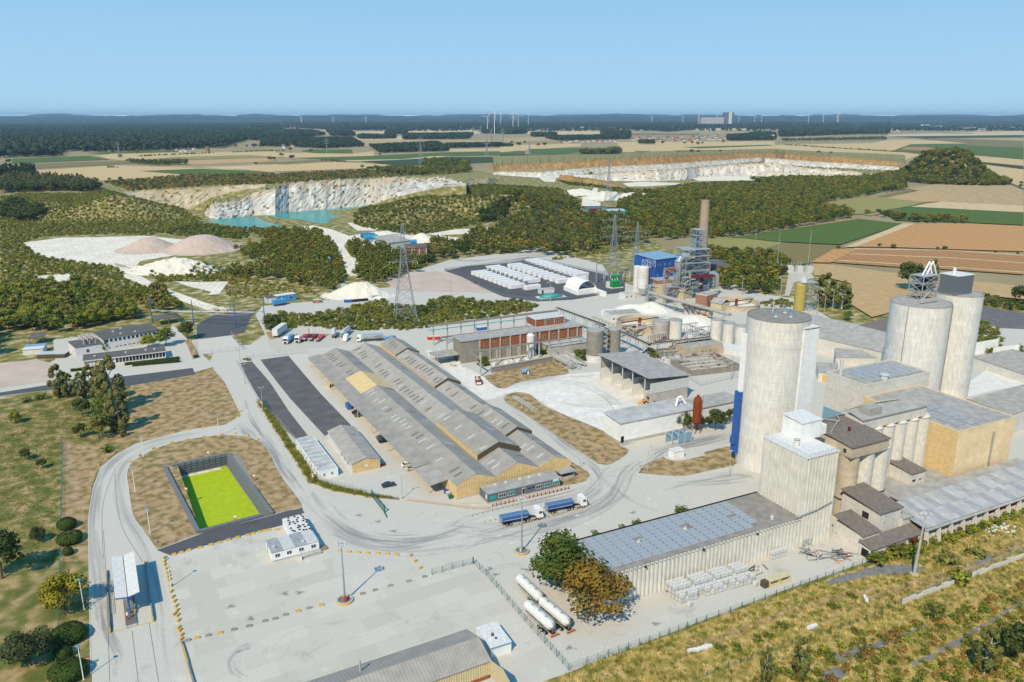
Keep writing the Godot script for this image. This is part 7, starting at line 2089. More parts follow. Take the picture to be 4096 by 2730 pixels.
func conveyor(label: String,a: Vector3,b: Vector3,w: float,wall := "cast_concrete",legs := 4,m2 := "steel") -> void:
	var d := b - a
	var l := d.length()
	var o := thing("conveyor",label, "conveyor",V(a.x,0,a.z),-atan2(d.z,d.x))
	var h := W(d.x,d.z).length()
	var p := mb()
	p.bar(V(0,a.y,0),V(h,b.y,0),w,.5)
	part(o, "belt",p,M.dark)
	for s in [-1,1]:
		var r := mb().bar(V(0,a.y + .1,s * w * .5),V(h,b.y + .1,s * w * .5),.16,.5).bar(V(0,a.y + 1.3,s * w * .5),V(h,b.y + 1.3,s * w * .5),.07)
		var n := int(h / 2.5)
		for i in n:
			var t := (i + .5) / n
			r.bar(V(h * t,lerpf(a.y,b.y,t),s * w * .5),V(h * t,lerpf(a.y,b.y,t) + 1.3,s * w * .5),.06)
		part(o, "side_frame",r,M[wall])
	for i in legs:
		var t := (i + .5) / legs
		var y := lerpf(a.y,b.y,t)
		part(o, "leg",mb().bar(V(h * t,0,-w * .5),V(h * t,y,-w * .4),.22).bar(V(h * t,0,w * .5),V(h * t,y,w * .4),.22).bar(V(h * t,y * .6,-w * .5),V(h * t,y * .6,w * .5),.14),M[m2])

func build_works() -> void:
	var o := works("bulk_shed", "open bulk shed with tilted grey roof over four powder bays", "shed",88.5,-110.5)
	part(o, "roof",mb().hexa([V(-1.2,12,.8),V(20.8,10.4,.8),V(20.8,10.4,-38.2),V(-1.2,12,-38.2),V(-1.2,12.25,.8),V(20.8,10.65,.8),V(20.8,10.65,-38.2),V(-1.2,12.25,-38.2)]),M.dusty_roof)
	for z in [-37.4,-28,-20,-12.4,-3.6]:
		part(o, "column",mb().box(0,.35,0,11.8,z - .18,z + .18),M.grey_clad)
		part(o, "bay_wall",mb().box(.35,20,0,5.2,z - .3,z + .3),M.white_wall)
	bx(o, "rear_wall",19.6,20,0,10.4,-37.6,0, "cast_concrete")
	bx(o, "end_wall",.4,20,0,4.8,-.4,0, "cast_concrete")
	bx(o, "end_cladding",.4,20,5.0,9.4,-.2,.1, "grey_clad")
	bx(o, "far_wall",.4,20,0,11,-38,-37.7, "cast_concrete")
	for q in [[-32.5,4.2],[-24.0,3.4],[-16.2,4.4],[-8.0,3.8]]:
		var c := sp(88.5 + 12.5,-110.5 + q[0])
		var h := mb().blob(Vector3.ZERO,V(8.5,q[1],3.6),20,10)
		var hp := single("powder_heap", "white powder heap filling one bay of the bulk shed", "heap",h,M.dust,v3(c,0),ST, "powder heaps in the bulk shed")
	o = works("long_white_shed", "long plain white shed with flat grey roof and bent duct on top", "shed",55,-82.2)
	bx(o, "base",-.05,34.5,0,1.2,-10.35,.05, "cast_concrete")
	bx(o, "wall",0,34.4,1.2,8.1,-10.3,0, "white_clad")
	part(o, "roof",mb().hexa([V(-.4,8.1,.4),V(34.8,8.1,.4),V(34.8,8.8,-10.8),V(-.4,8.8,-10.8),V(-.4,8.35,.4),V(34.8,8.35,.4),V(34.8,9.05,-10.8),V(-.4,9.05,-10.8)]),M.pale_roof)
	bx(o, "end_wall",34.4,36.2,.1,7.9,-10.3,-.1, "amber")
	part(o, "duct",mb().tube([V(28,8.8,-4),V(29.5,11.6,-5),V(31,12,-5),V(32.6,9,-4)],.45,10),M.white_paint)
	door(o,V(1.2,.4,0),1.3,2.6,0, "dark")
	part(o, "steps",mb().box(.5,3.2,.1,.6,.2,1.6).bar(V(3.2,.6,1.5),V(5.5,.1,1.5),.1),M.steel)
	bx(o, "far_extension",36.2,62,0,5.4,-15,-5, "white_wall")
	bx(o, "far_extension_roof",36,62.4,5.4,5.8,-15.4,-4.6, "dusty_roof")
	o = thing("steel_silo", "tall rust brown steel silo on legs beside the white shed", "silo",v3(sp(87.1,-78.7)))
	part(o, "shell",mb().lathe(Vector3.ZERO,[W(.4,2.6),W(1.6,4.6),W(1.6,13),W(1.1,14.2),W(.5,14.4),W(.5,15.1),W(0,15.3)],24),M.rusty)
	for k in 4:
		var a := TAU * k / 4 + .4
		part(o, "leg",mb().bar(V(cos(a) * 1.5,0,sin(a) * 1.5),V(cos(a) * 1.5,5,sin(a) * 1.5),.18),M.rusty)
	part(o, "ladder",mb().bar(V(1.9,0,.3),V(1.9,14.5,.3),.07).bar(V(1.9,0,-.3),V(1.9,14.5,-.3),.07),M.rusty)
	o = works("wash_bay", "faded blue open steel wash bay beside the white shed", "wash bay",71,-72.6)
	bx(o, "front_panel",3,9.2,.4,4.1,-.1,0, "blue_faded")
	bx(o, "rear_panel",0,9.2,.4,4.1,-3.6,-3.5, "blue_faded")
	for x in [0.0,3.0,6.0,9.2]:
		part(o, "frame",mb().box(x - .1,x + .1,0,4.2,-.1,.1).box(x - .1,x + .1,0,4.2,-3.6,-3.4).box(x - .08,x + .08,4.05,4.2,-3.4,-.1),M.grey_clad)
	o = works("white_hut", "small windowless white hut on the dry verge", "hut",64.4,-62.4)
	bx(o, "wall",0,4.4,.15,2.9,-3.2,0, "white_clad")
	bx(o, "roof",-.15,4.55,2.9,3.05,-3.35,.15, "white_wall")
	o = works("brick_works", "derelict works building with red brick infill and concrete frame", "building",41.5,-197.8)
	bx(o, "base_wall",0,68,0,5.6,-10.4,0, "dark_concrete")
	bx(o, "upper_core",.2,68,5.6,10.6,-10.2,-.3, "brick_pale")
	bx(o, "end_bay",0,9.6,5.6,11,-10.3,.05, "dark_concrete")
	bx(o, "roof",-.3,68.4,11,11.4,-10.8,.5, "dusty_roof")
	for i in 11:
		var x := 9.6 + i * 5.5
		bx(o, "pier",x - .3,x + .3,0,11,0,.5, "cast_concrete")
		if i < 10:
			bx(o, "brick_panel",x + .3,x + 5.2,6.0,10.4,-.28,.06, "brick")
			if i != 3:
				window(o,V(x + 2.75,7.0,.06),1.9,2.0,0, "beige_pale", "glass",3)
			if i % 4 == 0:
				part(o, "roller_slats",mb().ribbed(W(x + .5,.12),W(x + 5.0,.12),6.4,10.2,10.2,.6,.1),M.brick)
	bx(o, "upper_brick_block",44.5,61.5,11.4,15,-17,-7.8, "brick")
	bx(o, "upper_block_roof",44.2,61.8,15,15.4,-17.3,-7.5, "grey_clad")
	for x in [52.0,58.0]:
		window(o,V(x,12.4,-7.8),2.2,2.0,0, "beige_pale", "glass",3)
	for x in [44.5,50.0,55.5,61.3]:
		bx(o, "upper_pier",x - .2,x + .2,11.4,15,-7.8,-7.6, "cast_concrete")
	part(o, "lean_to",mb().box(-12,0,4.0,4.3,-12,-2),M.fibre_roof_b)
	for i in 4:
		bx(o, "lean_to_post",-11.6,-11.3,0,4,-11.5 + i * 3,-11.2 + i * 3, "cast_concrete")
	bx(o, "low_annex",44,66,0,5,1.0,9, "cast_concrete")
	bx(o, "low_annex_roof",43.6,66.4,5,5.3,.6,9.3, "pale_roof")
	part(o, "white_tank",mb().lathe(V(35.5,0,4.0),[W(2.0,0),W(2.0,11),W(1.2,11.8),W(0,12)],24),M.white_wall)
	part(o, "tank_ladder",mb().bar(V(38,0,4.5),V(38,13,4.5),.5),M.steel_blue)
	o = works("concrete_gantry", "long bare concrete post and beam frame before the brick works", "frame",56.4,-189.6)
	for i in 9:
		bx(o, "post",i * 5.8 - .3,i * 5.8 + .3,0,7.8,-.3,.3, "cast_concrete")
	bx(o, "beam",-14.5,46.8,7.8,8.5,-.35,.35, "dark_concrete")
	bx(o, "corner_post",-14.7,-14.1,0,11.5,13,13.6, "cast_concrete")
	bx(o, "side_beam",-14.7,-14.1,7.8,8.5,.4,13, "dark_concrete")
	o = works("concrete_gantry", "long concrete gantry frame beside the scrub behind the brick works", "frame",41,-234)
	for i in 10:
		bx(o, "post",i * 7.8 - .3,i * 7.8 + .3,0,10.2,-.3,.3, "cast_concrete")
	bx(o, "beam",-3,74,10.2,11.2,-.5,.5, "dark_concrete")
	bx(o, "rail",-3,74,8.4,8.7,.6,1.0, "teal")
	o = works("concrete_gantry", "low concrete gantry frame between scrub and brick works", "frame",41,-215)
	for i in 8:
		bx(o, "post",i * 6.4 - .25,i * 6.4 + .25,0,9,-.25,.25, "cast_concrete")
	bx(o, "beam",-3,46,9,9.8,-.4,.4, "dark_concrete")
	o = works("retaining_wall", "long grey concrete retaining wall above the dry verge", "wall",48.4,-178.6)
	o.rotation.y = ST + .08
	bx(o, "wall",0,34,0,2.6,-.4,.4, "dark_concrete")
	bx(o, "coping",-.2,34.2,2.6,2.9,-.6,.6, "dusty_roof")
	for i in 16:
		var q := sp(rng.randf_range(53,82),rng.randf_range(-189,-184))
		var so := thing("scrap_bale", "white wrapped scrap bale among the rubbish before the brick works", "scrap",v3(q),rng.randf() * 3, "scrap and bales before the brick works")
		var w := rng.randf_range(.5,1.1)
		part(so, "bale",mb().hexa([V(-w,0,w),V(w,0,w),V(w,0,-w),V(-w,0,-w),V(-w * .8,w * 1.5,w * .9),V(w * .9,w * 1.3,w * .8),V(w * .8,w * 1.4,-w),V(-w,w * 1.2,-w * .8)]),M[["white_wall", "grey_clad", "white_wall", "dust", "timber"][i % 5]])
	for i in 34:
		var t := rng.randf()
		var q := W(-37.6,-386).lerp(W(-23.2,-354.1),t) + W(rng.randfn() * 1.6,rng.randfn() * 2.2)
		var so := single("broken_slab", "broken white slab lying on the waste strip beside the long road", "slab",mb().hexa([V(-.8,0,.4),V(.8,0,.5),V(.9,0,-.4),V(-.7,0,-.5),V(-.8,.12,.4),V(.8,.2,.5),V(.9,.3,-.4),V(-.7,.15,-.5)]),M.white_wall if i % 3 else M.cast_concrete,v3(q,.1),rng.randf() * 3, "broken slabs on the waste strip")
		so.scale = Vector3.ONE * rng.randf_range(.6,1.9)
	o = along("kiln_shell", "long dusty steel cylinder lying in a cradle on the dry verge", "kiln",W(20.5,-369.4),W(28.5,-354.8))
	var kl := W(20.5,-369.4).distance_to(W(28.5,-354.8))
	part(o, "shell",mb().cyl(V(0,2.4,0),V(kl,2.4,0),1.7,1.7,24),M.dusty_roof)
	for x in [2.0,kl * .5,kl - 2]:
		part(o, "tyre_ring",mb().cyl(V(x - .2,2.4,0),V(x + .2,2.4,0),1.9,1.9,24),M.cast_concrete)
		bx(o, "cradle",x - .4,x + .4,0,1.4,-1.8,1.8, "cast_concrete")
	frame_tower(o, "end_frame",kl - 1.5,kl + 2.2,0,4.4,-2.2,2.2,1,.18, "grey_clad")
	o = thing("fuel_tank", "small faded blue fuel tank with hooded pump on the verge", "tank",v3(W(6,-347.6),.1),ST)
	part(o, "tank",mb().cyl(V(-1.6,1.4,-.6),V(1.6,1.4,-.6),1.1,1.1,18),M.blue_faded)
	part(o, "pump_hood",mb().cyl(V(1.0,1.3,.1),V(1.0,1.3,1.6),1.25,1.25,18,false),M.blue_faded)
	bx(o, "pump",.7,1.4,.1,1.8,.8,1.3, "white_paint")
	for x in [-2.4,3.0]:
		part(o, "bollard",mb().cyl(V(x,0,1.6),V(x,.9,1.6),.14,.14,8),M.paint_yellow)
	o = round_silo("concrete_silo", "dark weathered concrete silo with white painted foot",W(40.4,-369.3),4.15,15.5, "dark_concrete",1.6)
	part(o, "painted_foot",mb().lathe(Vector3.ZERO,[W(4.25,0),W(4.25,3.2),W(4.1,3.4)],32),M.white_wall)
	round_silo("concrete_silo", "dark narrow concrete silo with spiral stair beside it",W(50.5,-376),3.2,14.2, "dark_concrete",1.6)
	o = thing("steel_stair", "open steel stair frame between two dark silos", "stairs",V(45.8,0,-372.3),ST)
	frame_tower(o, "frame",-1.2,1.2,0,15.2,-1.2,1.2,6,.14, "wood_dark")
	for k in 5:
		bx(o, "landing",-1.4,1.4,2.6 + k * 2.6,2.75 + k * 2.6,-1.4,1.4, "cast_concrete")
	round_silo("concrete_silo", "grey twin silo with yellow edged flat cap",W(79.5,-407.7),4.3,10.4, "cast_concrete",2.1, "dusty_roof", "twin capped silos")
	round_silo("concrete_silo", "cream twin silo with yellow edged flat cap",W(87.5,-409.6),3.7,10.4, "silo_concrete",2.1, "dusty_roof", "twin capped silos")
	for i in 3:
		round_silo("concrete_silo", "cream weathered silo in the row of three on a white plinth",[W(108.7,-405.5),W(113.3,-398.5),W(118.2,-392.5)][i],3.1,11.4, "silo_concrete",1.8, "dusty_roof", "three silos on the white plinth")
	o = along("silo_plinth", "long white plinth wall under three weathered silos", "plinth",W(99.4,-388),W(115.3,-373.5))
	bx(o, "wall",0,W(99.4,-388).distance_to(W(115.3,-373.5)),0,3.0,-9,0, "white_wall")
	for q in [[W(71.9,-430),13.0,4.5, "open round concrete clarifier basin with rotating bridge"],[W(140.8,-483),14.0,3.2, "wide round concrete basin beside the kiln tower"]]:
		o = thing("round_basin",q[3], "basin",v3(q[0]),.5)
		part(o, "basin_wall",mb().lathe(Vector3.ZERO,[W(q[1],0),W(q[1],q[2]),W(q[1] + .3,q[2]),W(q[1] + .3,q[2] + .3),W(q[1] - .5,q[2] + .3),W(q[1] - .5,.4)],56),M.brown_silo)
		part(o, "basin_floor",mb().cyl(V(0,.2,0),V(0,.4,0),q[1] - .4,q[1] - .4,40),M.dust)
		part(o, "bridge",mb().bar(V(-q[1],q[2] + .5,0),V(q[1],q[2] + .5,0),1.2,.3).bar(V(-q[1],q[2] + 1.6,.6),V(q[1],q[2] + 1.6,.6),.08).bar(V(-q[1],q[2] + 1.6,-.6),V(q[1],q[2] + 1.6,-.6),.08),M.wood_dark)
		part(o, "drive",mb().cyl(V(0,.4,0),V(0,q[2] + 1.8,0),.9,.9,14),M.rusty)
	for q in [[W(57.4,-444.1),W(75.9,-448.9),4.0,12.0, "white_wall", "dusty_roof", "small white flat roofed workshop by the dust heaps"],[W(81.9,-379.7),W(86,-370.9),5.5,22.0, "brown_silo", "dusty_roof", "low beige building with long flat roof between the pipe racks"],[W(73.4,-501.9),W(81.2,-506.4),3.6,6.0, "white_wall", "pale_roof", "small white cube hut beside the tall white tank"],[W(72.6,-365.9),W(74.6,-361.7),2.6,8.0, "white_wall", "pale_roof", "low white hut among the derelict pits"]]:
		o = along("workshop",q[6], "building",q[0],q[1])
		var l: float = q[0].distance_to(q[1])
		bx(o, "wall",0,l,0,q[2],-q[3],0,q[4])
		flat_roof(o,0,l,q[2] + .05,-q[3],0,q[5],.3,q[4])
		for i in int(l / 3.5):
			window(o,V(1.8 + i * 3.5,1.2,0),1.3,1.3,0, "white_paint", "glass",1)
	o = along("settling_pits", "derelict settling pits full of broken beams and pipes", "ruin",W(82.3,-344.4),W(107.4,-352.9))
	var pl := W(82.3,-344.4).distance_to(W(107.4,-352.9))
	bx(o, "pit_wall",0,pl,0,3.0,-.4,0, "dark_concrete")
	bx(o, "pit_wall",0,.4,0,3.0,-34,-.4, "dark_concrete")
	bx(o, "pit_wall",pl - .4,pl,0,3,-34,-.4, "dark_concrete")
	bx(o, "pit_wall",.4,pl - .4,0,3.6,-34.4,-34, "dark_concrete")
	for i in 7:
		bx(o, "cross_wall",.4,pl - .4,2.0,3.0,-5 - i * 4.6,-4.6 - i * 4.6, "cast_concrete")
	for i in 46:
		var a := V(rng.randf_range(1,pl - 1),3.1,rng.randf_range(-33,-1))
		part(o, "beam",mb().bar(a,a + V(rng.randf_range(-3.5,3.5),rng.randf_range(-.6,.8),rng.randf_range(-3,3)),rng.randf_range(.15,.4)),M[["cast_concrete", "dark_concrete", "rusty", "timber"][i % 4]])
	fence(P2([79.9,-342.2,83.8,-330.7,92.1,-336.4,104.9,-343.7]),2.2,3.0, "grey wire fence before the derelict settling pits", "steel",false,.3)
	conveyor("covered conveyor bridge running from the battery yard to the clarifier",v3(W(25.9,-446.5),8),v3(W(49.3,-406.5),8),2.2)
	conveyor("long conveyor bridge running from the round basin to the derelict pits",v3(W(55.3,-399.7),7),v3(W(67.6,-372.4),7),1.8)
	conveyor("pipe bridge crossing between the twin silos and the three silos",v3(W(68.4,-374.2),7),v3(W(101,-386.6),7),2.0)
	conveyor("sloping chute beside the horizontal kiln shell",v3(W(25.5,-361.4),6),v3(W(35.5,-359.6),.8),1.4, "grey_clad",2)
	conveyor("sloping steel chute behind the bulk shed",v3(W(65.6,-363.6),8),v3(W(62.5,-371.4),2),1.8, "grey_clad",2)
	conveyor("long covered conveyor running down from the preheater tower",v3(W(86.7,-490.4),7),v3(W(124.6,-437.4),6),2.4, "cast_concrete",7, "beige_pale")
	var pb := thing("pipe_main", "very thick dusty pipe sloping down from the preheater", "pipe",v3(W(86,-482.9),0))
	var e2 := v3(W(122.1,-430.6),8) - v3(W(86,-482.9),0)
	part(pb, "pipe",mb().cyl(V(0,9,0),e2,1.0,1.0,18),M.dusty_roof)
	for k in 9:
		part(pb, "flange",mb().cyl(V(0,9,0).lerp(e2,k / 9.0),V(0,9,0).lerp(e2,k / 9.0 + .006),1.2,1.2,18),M.cast_concrete)
	var kn := thing("rotary_kiln", "long rusty dusty rotary kiln under the conveyor", "kiln",v3(W(104,-465.9)))
	var ke := v3(W(115,-443.9),5) - v3(W(104,-465.9))
	part(kn, "shell",mb().cyl(V(0,6,0),ke,1.9,1.9,24),M.brown_silo)
	for k in 5:
		var t := .1 + k * .2
		part(kn, "tyre_ring",mb().cyl(V(0,6,0).lerp(ke,t),V(0,6,0).lerp(ke,t + .015),2.1,2.1,24),M.rusty)
		var c: Vector3 = V(0,6,0).lerp(ke,t)
		part(kn, "pier",mb().box(c.x - 1.2,c.x + 1.2,0,c.y - 1.5,c.z - 1.2,c.z + 1.2),M.cast_concrete)
	for q in [[W(111.5,-503.4),W(118.6,-508),6.0, "gabled cream kiln hood house beside the thick pipe"],[W(127.9,-469.3),W(134.3,-474.7),6.0, "gabled cream hood house at the lower kiln end"],[W(120.6,-477.4),W(129.4,-485.8),9.0, "small pinkish tower house beside the kiln"]]:
		o = along("kiln_house",q[3], "building",q[0],q[1])
		var l: float = q[0].distance_to(q[1])
		bx(o, "wall",0,l,0,q[2] - 1,-8,0, "beige_pale" if q[2] < 7 else "brick_pale")
		if q[2] < 7:
			gable_roof(o,0,l,q[2] - 1,q[2] + 1,-8.4,.4, "dusty_roof",.4,.2)
		else:
			flat_roof(o,0,l,q[2] - .8,-8,0, "dusty_roof",.3)
			window(o,V(l * .3,5,0),1.2,1.4,0, "white_paint")
			window(o,V(l * .7,5,0),1.2,1.4,0, "white_paint")
	var pb0 := W(120.3,-515.8)
	o = thing("preheater_tower", "tall open steel tower with blue ducts rising over the kiln", "tower",v3(pb0),.32)
	o.scale.y = .87
	var w := 10.0
	frame_tower(o, "lower_frame",-9,9,0,26,-9,5,4,.45, "steel_blue")
	frame_tower(o, "middle_frame",-8,8,26,36,-8,4,2,.4, "steel_blue")
	frame_tower(o, "upper_frame",.5,8,36,50,-7,0,3,.35, "steel_blue")
	for y in [8.0,14.0,20.0,26.0,31.0,36.0]:
		bx(o, "platform",-9.2,9.2,y,y + .25,-9.2,5.2, "steel")
	for y in [41.0,45.5,50.0]:
		bx(o, "platform",.2,8.3,y,y + .2,-7.3,.3, "steel")
	part(o, "blue_duct",mb().cyl(V(3.5,22,-3),V(3.5,46,-3),.9,.9,14),M.blue_bright)
	for k in 3:
		part(o, "cyclone",mb().lathe(V(-4 + k * 4.5,0,-2.5),[W(.5,14 + k * 3),W(2.0,19 + k * 3),W(2.0,24 + k * 3),W(.8,24.6 + k * 3)],18),M.cast_concrete)
	bx(o, "red_deck",-6,11,15.5,17,3,8.5, "dark_red")
	part(o, "red_pipe",mb().cyl(V(3.5,2,5.5),V(3.5,15.5,5.5),.7,.7,12),M.dark_red)
	part(o, "silver_duct",mb().tube([V(10,4,5),V(16,4,5)],1.4,14),M.cast_concrete)
	part(o, "silver_bend",mb().tube([V(9,17,4),V(13,17.6,4),V(15.6,15.5,4),V(16,12,4),V(16,2,4)],1.5,16),M.metal_bright)
	part(o, "riser_duct",mb().cyl(V(-13,9,2),V(-13,27,2),2.1,2.1,20).cyl(V(-13,27,2),V(-11,31,2),2.1,2.3,20).cyl(V(-11,31,2),V(-6,33,2),2.3,2.3,20),M.metal_bright)
	part(o, "red_elbow",mb().tube([V(-14,21,3),V(-18,23,3),V(-21,20,3),V(-22,15,3)],1.6,14),M.rusty)
	part(o, "pipes",mb().tube([V(-9,2,6),V(-9,9,6),V(-6,11,6),V(-6,18,6)],.7,10).tube([V(-4,2,7),V(-4,8,7),V(2,10,7)],.6,10),M.steel)
	bx(o, "control_box",-3,2,8.3,12.5,2,5, "white_wall")
	bx(o, "control_box",0,6,14.3,18.5,-2,3, "grey_clad")
	part(o, "stair",mb().bar(V(-24,8,6),V(-17,13,6),1.0,.15).bar(V(-17,13,6),V(-24,18,6),1.0,.15).bar(V(-24,2,6),V(-17,8,6),1.0,.15),M.steel)
	frame_tower(o, "stair_frame",-25,-16,0,24,5,7,4,.25, "steel")
	o = thing("tall_chimney", "tall tapered brownish concrete chimney behind the steel tower", "chimney",v3(W(131.6,-542.4)))
	for k in 10:
		var a := 60.0 * k / 10
		var b := 60.0 * (k + 1) / 10
		part(o, "shaft_ring",mb().lathe(Vector3.ZERO,[W(3.9 - a * .019,a),W(3.9 - b * .019,b)],30),M.chimney_stone)
	part(o, "rim",mb().lathe(Vector3.ZERO,[W(2.75,59.4),W(2.9,59.6),W(2.9,60.4),W(2.4,60.4),W(2.4,55)],30),M.chimney_stone)
	o = along("blue_building", "bright blue clad filter building with pale blue roof", "building",W(99.7,-542.4),W(119.3,-554.9))
	var bw := W(99.7,-542.4).distance_to(W(119.3,-554.9))
	o.scale.y = .77
	bx(o, "wall",0,bw,0,25,-22,0, "blue_clad")
	part(o, "roof",mb().hexa([V(-.5,25,.5),V(bw + .5,25,.5),V(bw + .5,26.4,-22.5),V(-.5,26.4,-22.5),V(-.5,25.3,.5),V(bw + .5,25.3,.5),V(bw + .5,26.7,-22.5),V(-.5,26.7,-22.5)]),M.blue_faded)
	for x in [4.0,9.0,14.0]:
		window(o,V(x,19,0),1.4,1.8,0, "white_paint")
	frame_tower(o, "side_frame",-5,0,18,24,-8,0,1,.25, "grey_clad")
	for k in 4:
		part(o, "buttress",mb().bar(V(2 + k * 5,12,0),V(2 + k * 5 - 3,0,7),1.4,1.0),M.blue_clad)
	o = thing("steel_silo", "white steel silo with rust streaks on a hopper base", "silo",v3(W(86.8,-514.2)),.3)
	o.scale.y = .81
	part(o, "shell",mb().lathe(Vector3.ZERO,[W(1.6,2),W(3.7,7),W(3.7,24),W(3.3,24.6),W(0,25)],28),M.tank_white)
	part(o, "rust_streak",mb().lathe(Vector3.ZERO,[W(3.73,15),W(3.73,22)],28),M.stained_white)
	frame_tower(o, "leg_frame",-3.2,3.2,0,7,-3.2,3.2,1,.3, "grey_clad")
	part(o, "red_riser",mb().box(3.9,4.7,0,23,-.5,.5),M.rusty)
	o = thing("steel_silo", "slim white steel silo behind the rust streaked one", "silo",v3(W(85.5,-530.5)),.3)
	o.scale.y = .8
	part(o, "shell",mb().lathe(Vector3.ZERO,[W(2.6,0),W(2.6,21.5),W(0,22)],24),M.white_wall)
	o = along("control_house", "two storey cream and pink control house under the steel tower", "building",W(96.7,-517.4),W(113,-522.2))
	var cl := W(96.7,-517.4).distance_to(W(113,-522.2))
	o.scale.y = .6
	bx(o, "lower_wall",0,cl,0,12,-9,0, "beige_pale")
	bx(o, "upper_wall",0,cl,12,16,-9,0, "brick_pale")
	flat_roof(o,-.3,cl + .3,16.2,-9.3,.3, "dusty_roof",.2)
	for k in 4:
		window(o,V(2.0 + k * (cl - 4) / 3,12.8,0),1.4,1.6,0, "white_paint")
	o = along("store_shed", "grey roofed shed with pinkish walls behind the steel tower", "shed",W(149.7,-585.6),W(165.6,-589.7))
	var sl := W(149.7,-585.6).distance_to(W(165.6,-589.7))
	o.scale.y = .7
	bx(o, "wall",0,sl,0,9,-22,0, "brick_pale")
	part(o, "roof",mb().hexa([V(-.5,9,.5),V(sl + .5,9,.5),V(sl + .5,11,-22),V(-.5,11,-22),V(-.5,9.4,.5),V(sl + .5,9.4,.5),V(sl + .5,11.4,-22),V(-.5,11.4,-22)]),M.bitumen)
	for k in 3:
		window(o,V(3 + k * 5,2,0),2.4,3.2,0, "white_paint")
	o = thing("steel_silo", "mustard yellow steel silo with lattice stair tower", "silo",v3(W(176.9,-473.6)),.2)
	o.scale.y = .65
	part(o, "shell",mb().lathe(Vector3.ZERO,[W(3.4,0),W(3.4,12),W(3.45,12),W(3.45,12.7),W(3.4,12.7),W(3.4,25),W(2.4,26.5),W(0,26.8)],26),mat("mustard",lin(.46,.37,.10),.7, "streak",6, "soft",9))
	frame_tower(o, "stair_frame",3.8,9.4,0,27,-3,3,7,.22, "steel")
	bx(o, "platform",-1,9.6,26.9,27.2,-3.2,3.2, "steel")
	part(o, "filter",mb().box(-1,2.5,27.2,30,-1.5,1.5).box(.2,1.6,30,33,-.7,.7),M.white_wall)
	for i in 12:
		var a := W(58.1,-414.8).lerp(W(103.6,-404.5),i / 11.0) + W(rng.randfn() * 4,rng.randfn() * 7)
		var pr := thing("pipe_rack", "rusty grey pipe rack crossing the dusty ground of the old works", "pipe rack",v3(a),ST + (PI / 2 if i % 3 == 0 else 0.0) + rng.randfn() * .06, "pipe racks of the old works")
		var l := rng.randf_range(10,20)
		var y := rng.randf_range(3.0,6.5)
		var m := mb()
		for k in 5:
			m.bar(V(l * k / 4,0,-.8),V(l * k / 4,y,-.8),.2).bar(V(l * k / 4,0,.8),V(l * k / 4,y,.8),.2).bar(V(l * k / 4,y,-.9),V(l * k / 4,y,.9),.2)
		part(pr, "frame",m,M[["steel", "cast_concrete", "rusty"][i % 3]])
		for k in 4:
			part(pr, "pipe",mb().cyl(V(-1,y + .2,-.6 + k * .4),V(l + 1,y + .2,-.6 + k * .4),.16,.16,7),M[["dusty_roof", "steel", "brown_silo", "cast_concrete"][(k + i) % 4]])
	for i in 9:
		var a := W(90.2,-497.4).lerp(W(135.5,-515.8),i / 8.0) + W(rng.randfn() * 3,rng.randfn() * 5)
		var pr := thing("steel_gantry", "grey steel gantry with ducts at the foot of the preheater tower", "gantry",v3(a),.3 + rng.randfn() * .1, "steel gantries round the preheater tower")
		var h := rng.randf_range(7,15)
		frame_tower(pr, "frame",-2,2,0,h,-2,2,3,.2, "steel" if i % 2 else "steel_blue")
		for k in 3:
			bx(pr, "platform",-2.3,2.3,h * (k + 1) / 3,h * (k + 1) / 3 + .15,-2.3,2.3, "steel")
		part(pr, "duct",mb().tube([V(-1,0,0),V(-1,h * .7,0),V(2,h * .9,1),V(6,h * .9,1)],.5,9),M[["cast_concrete", "metal_bright", "rusty"][i % 3]])
	mound("dust_heap",W(86.3,-474.7),15,12,4.5, "dust",26,.8)
	mound("dust_heap",W(74.6,-477.4),12,8,3.0, "dust",22,.8)
	mound("dust_heap",W(105.2,-444.1),22,18,3.6, "dust",26,.8)
	for i in 40:
		var q := W(78.8,-404.5).lerp(W(101.3,-394.6),rng.randf()) + W(rng.randfn() * 6,rng.randfn() * 8)
		var so := single("fallen_beam", "fallen grey beam lying in the derelict works", "beam",mb().bar(V(-2.4,.3,0),V(2.4,.6,.3),.35),M.cast_concrete if i % 2 else M.wood_dark,v3(q,.1),rng.randf() * 3.1, "fallen beams in the derelict works")
	for l in [W(153.5,-515.8),W(178.5,-512.7),W(177.6,-510.4),W(187.8,-461.4),W(182.9,-459.9),W(197.6,-473.6),W(99.2,-339.3),W(-40.6,-512.3),W(24.7,-495.6),W(7.1,-531.5)]:
		var lo := thing("lamp_standard", "tall grey concrete lamp standard among the works roads", "street light",v3(l),0, "concrete lamp standards of the works")
		part(lo, "pole",mb().cyl(Vector3.ZERO,V(0,12,0),.22,.14,8),M.cast_concrete)
		part(lo, "arm",mb().tube([V(0,12,0),V(-.5,12.8,0),V(-1.6,13,0)],.1,6).box(-2.2,-1.4,12.85,13.05,-.2,.2),M.grey_clad)

# ------------------------------------------------------------------ battery park,pylons

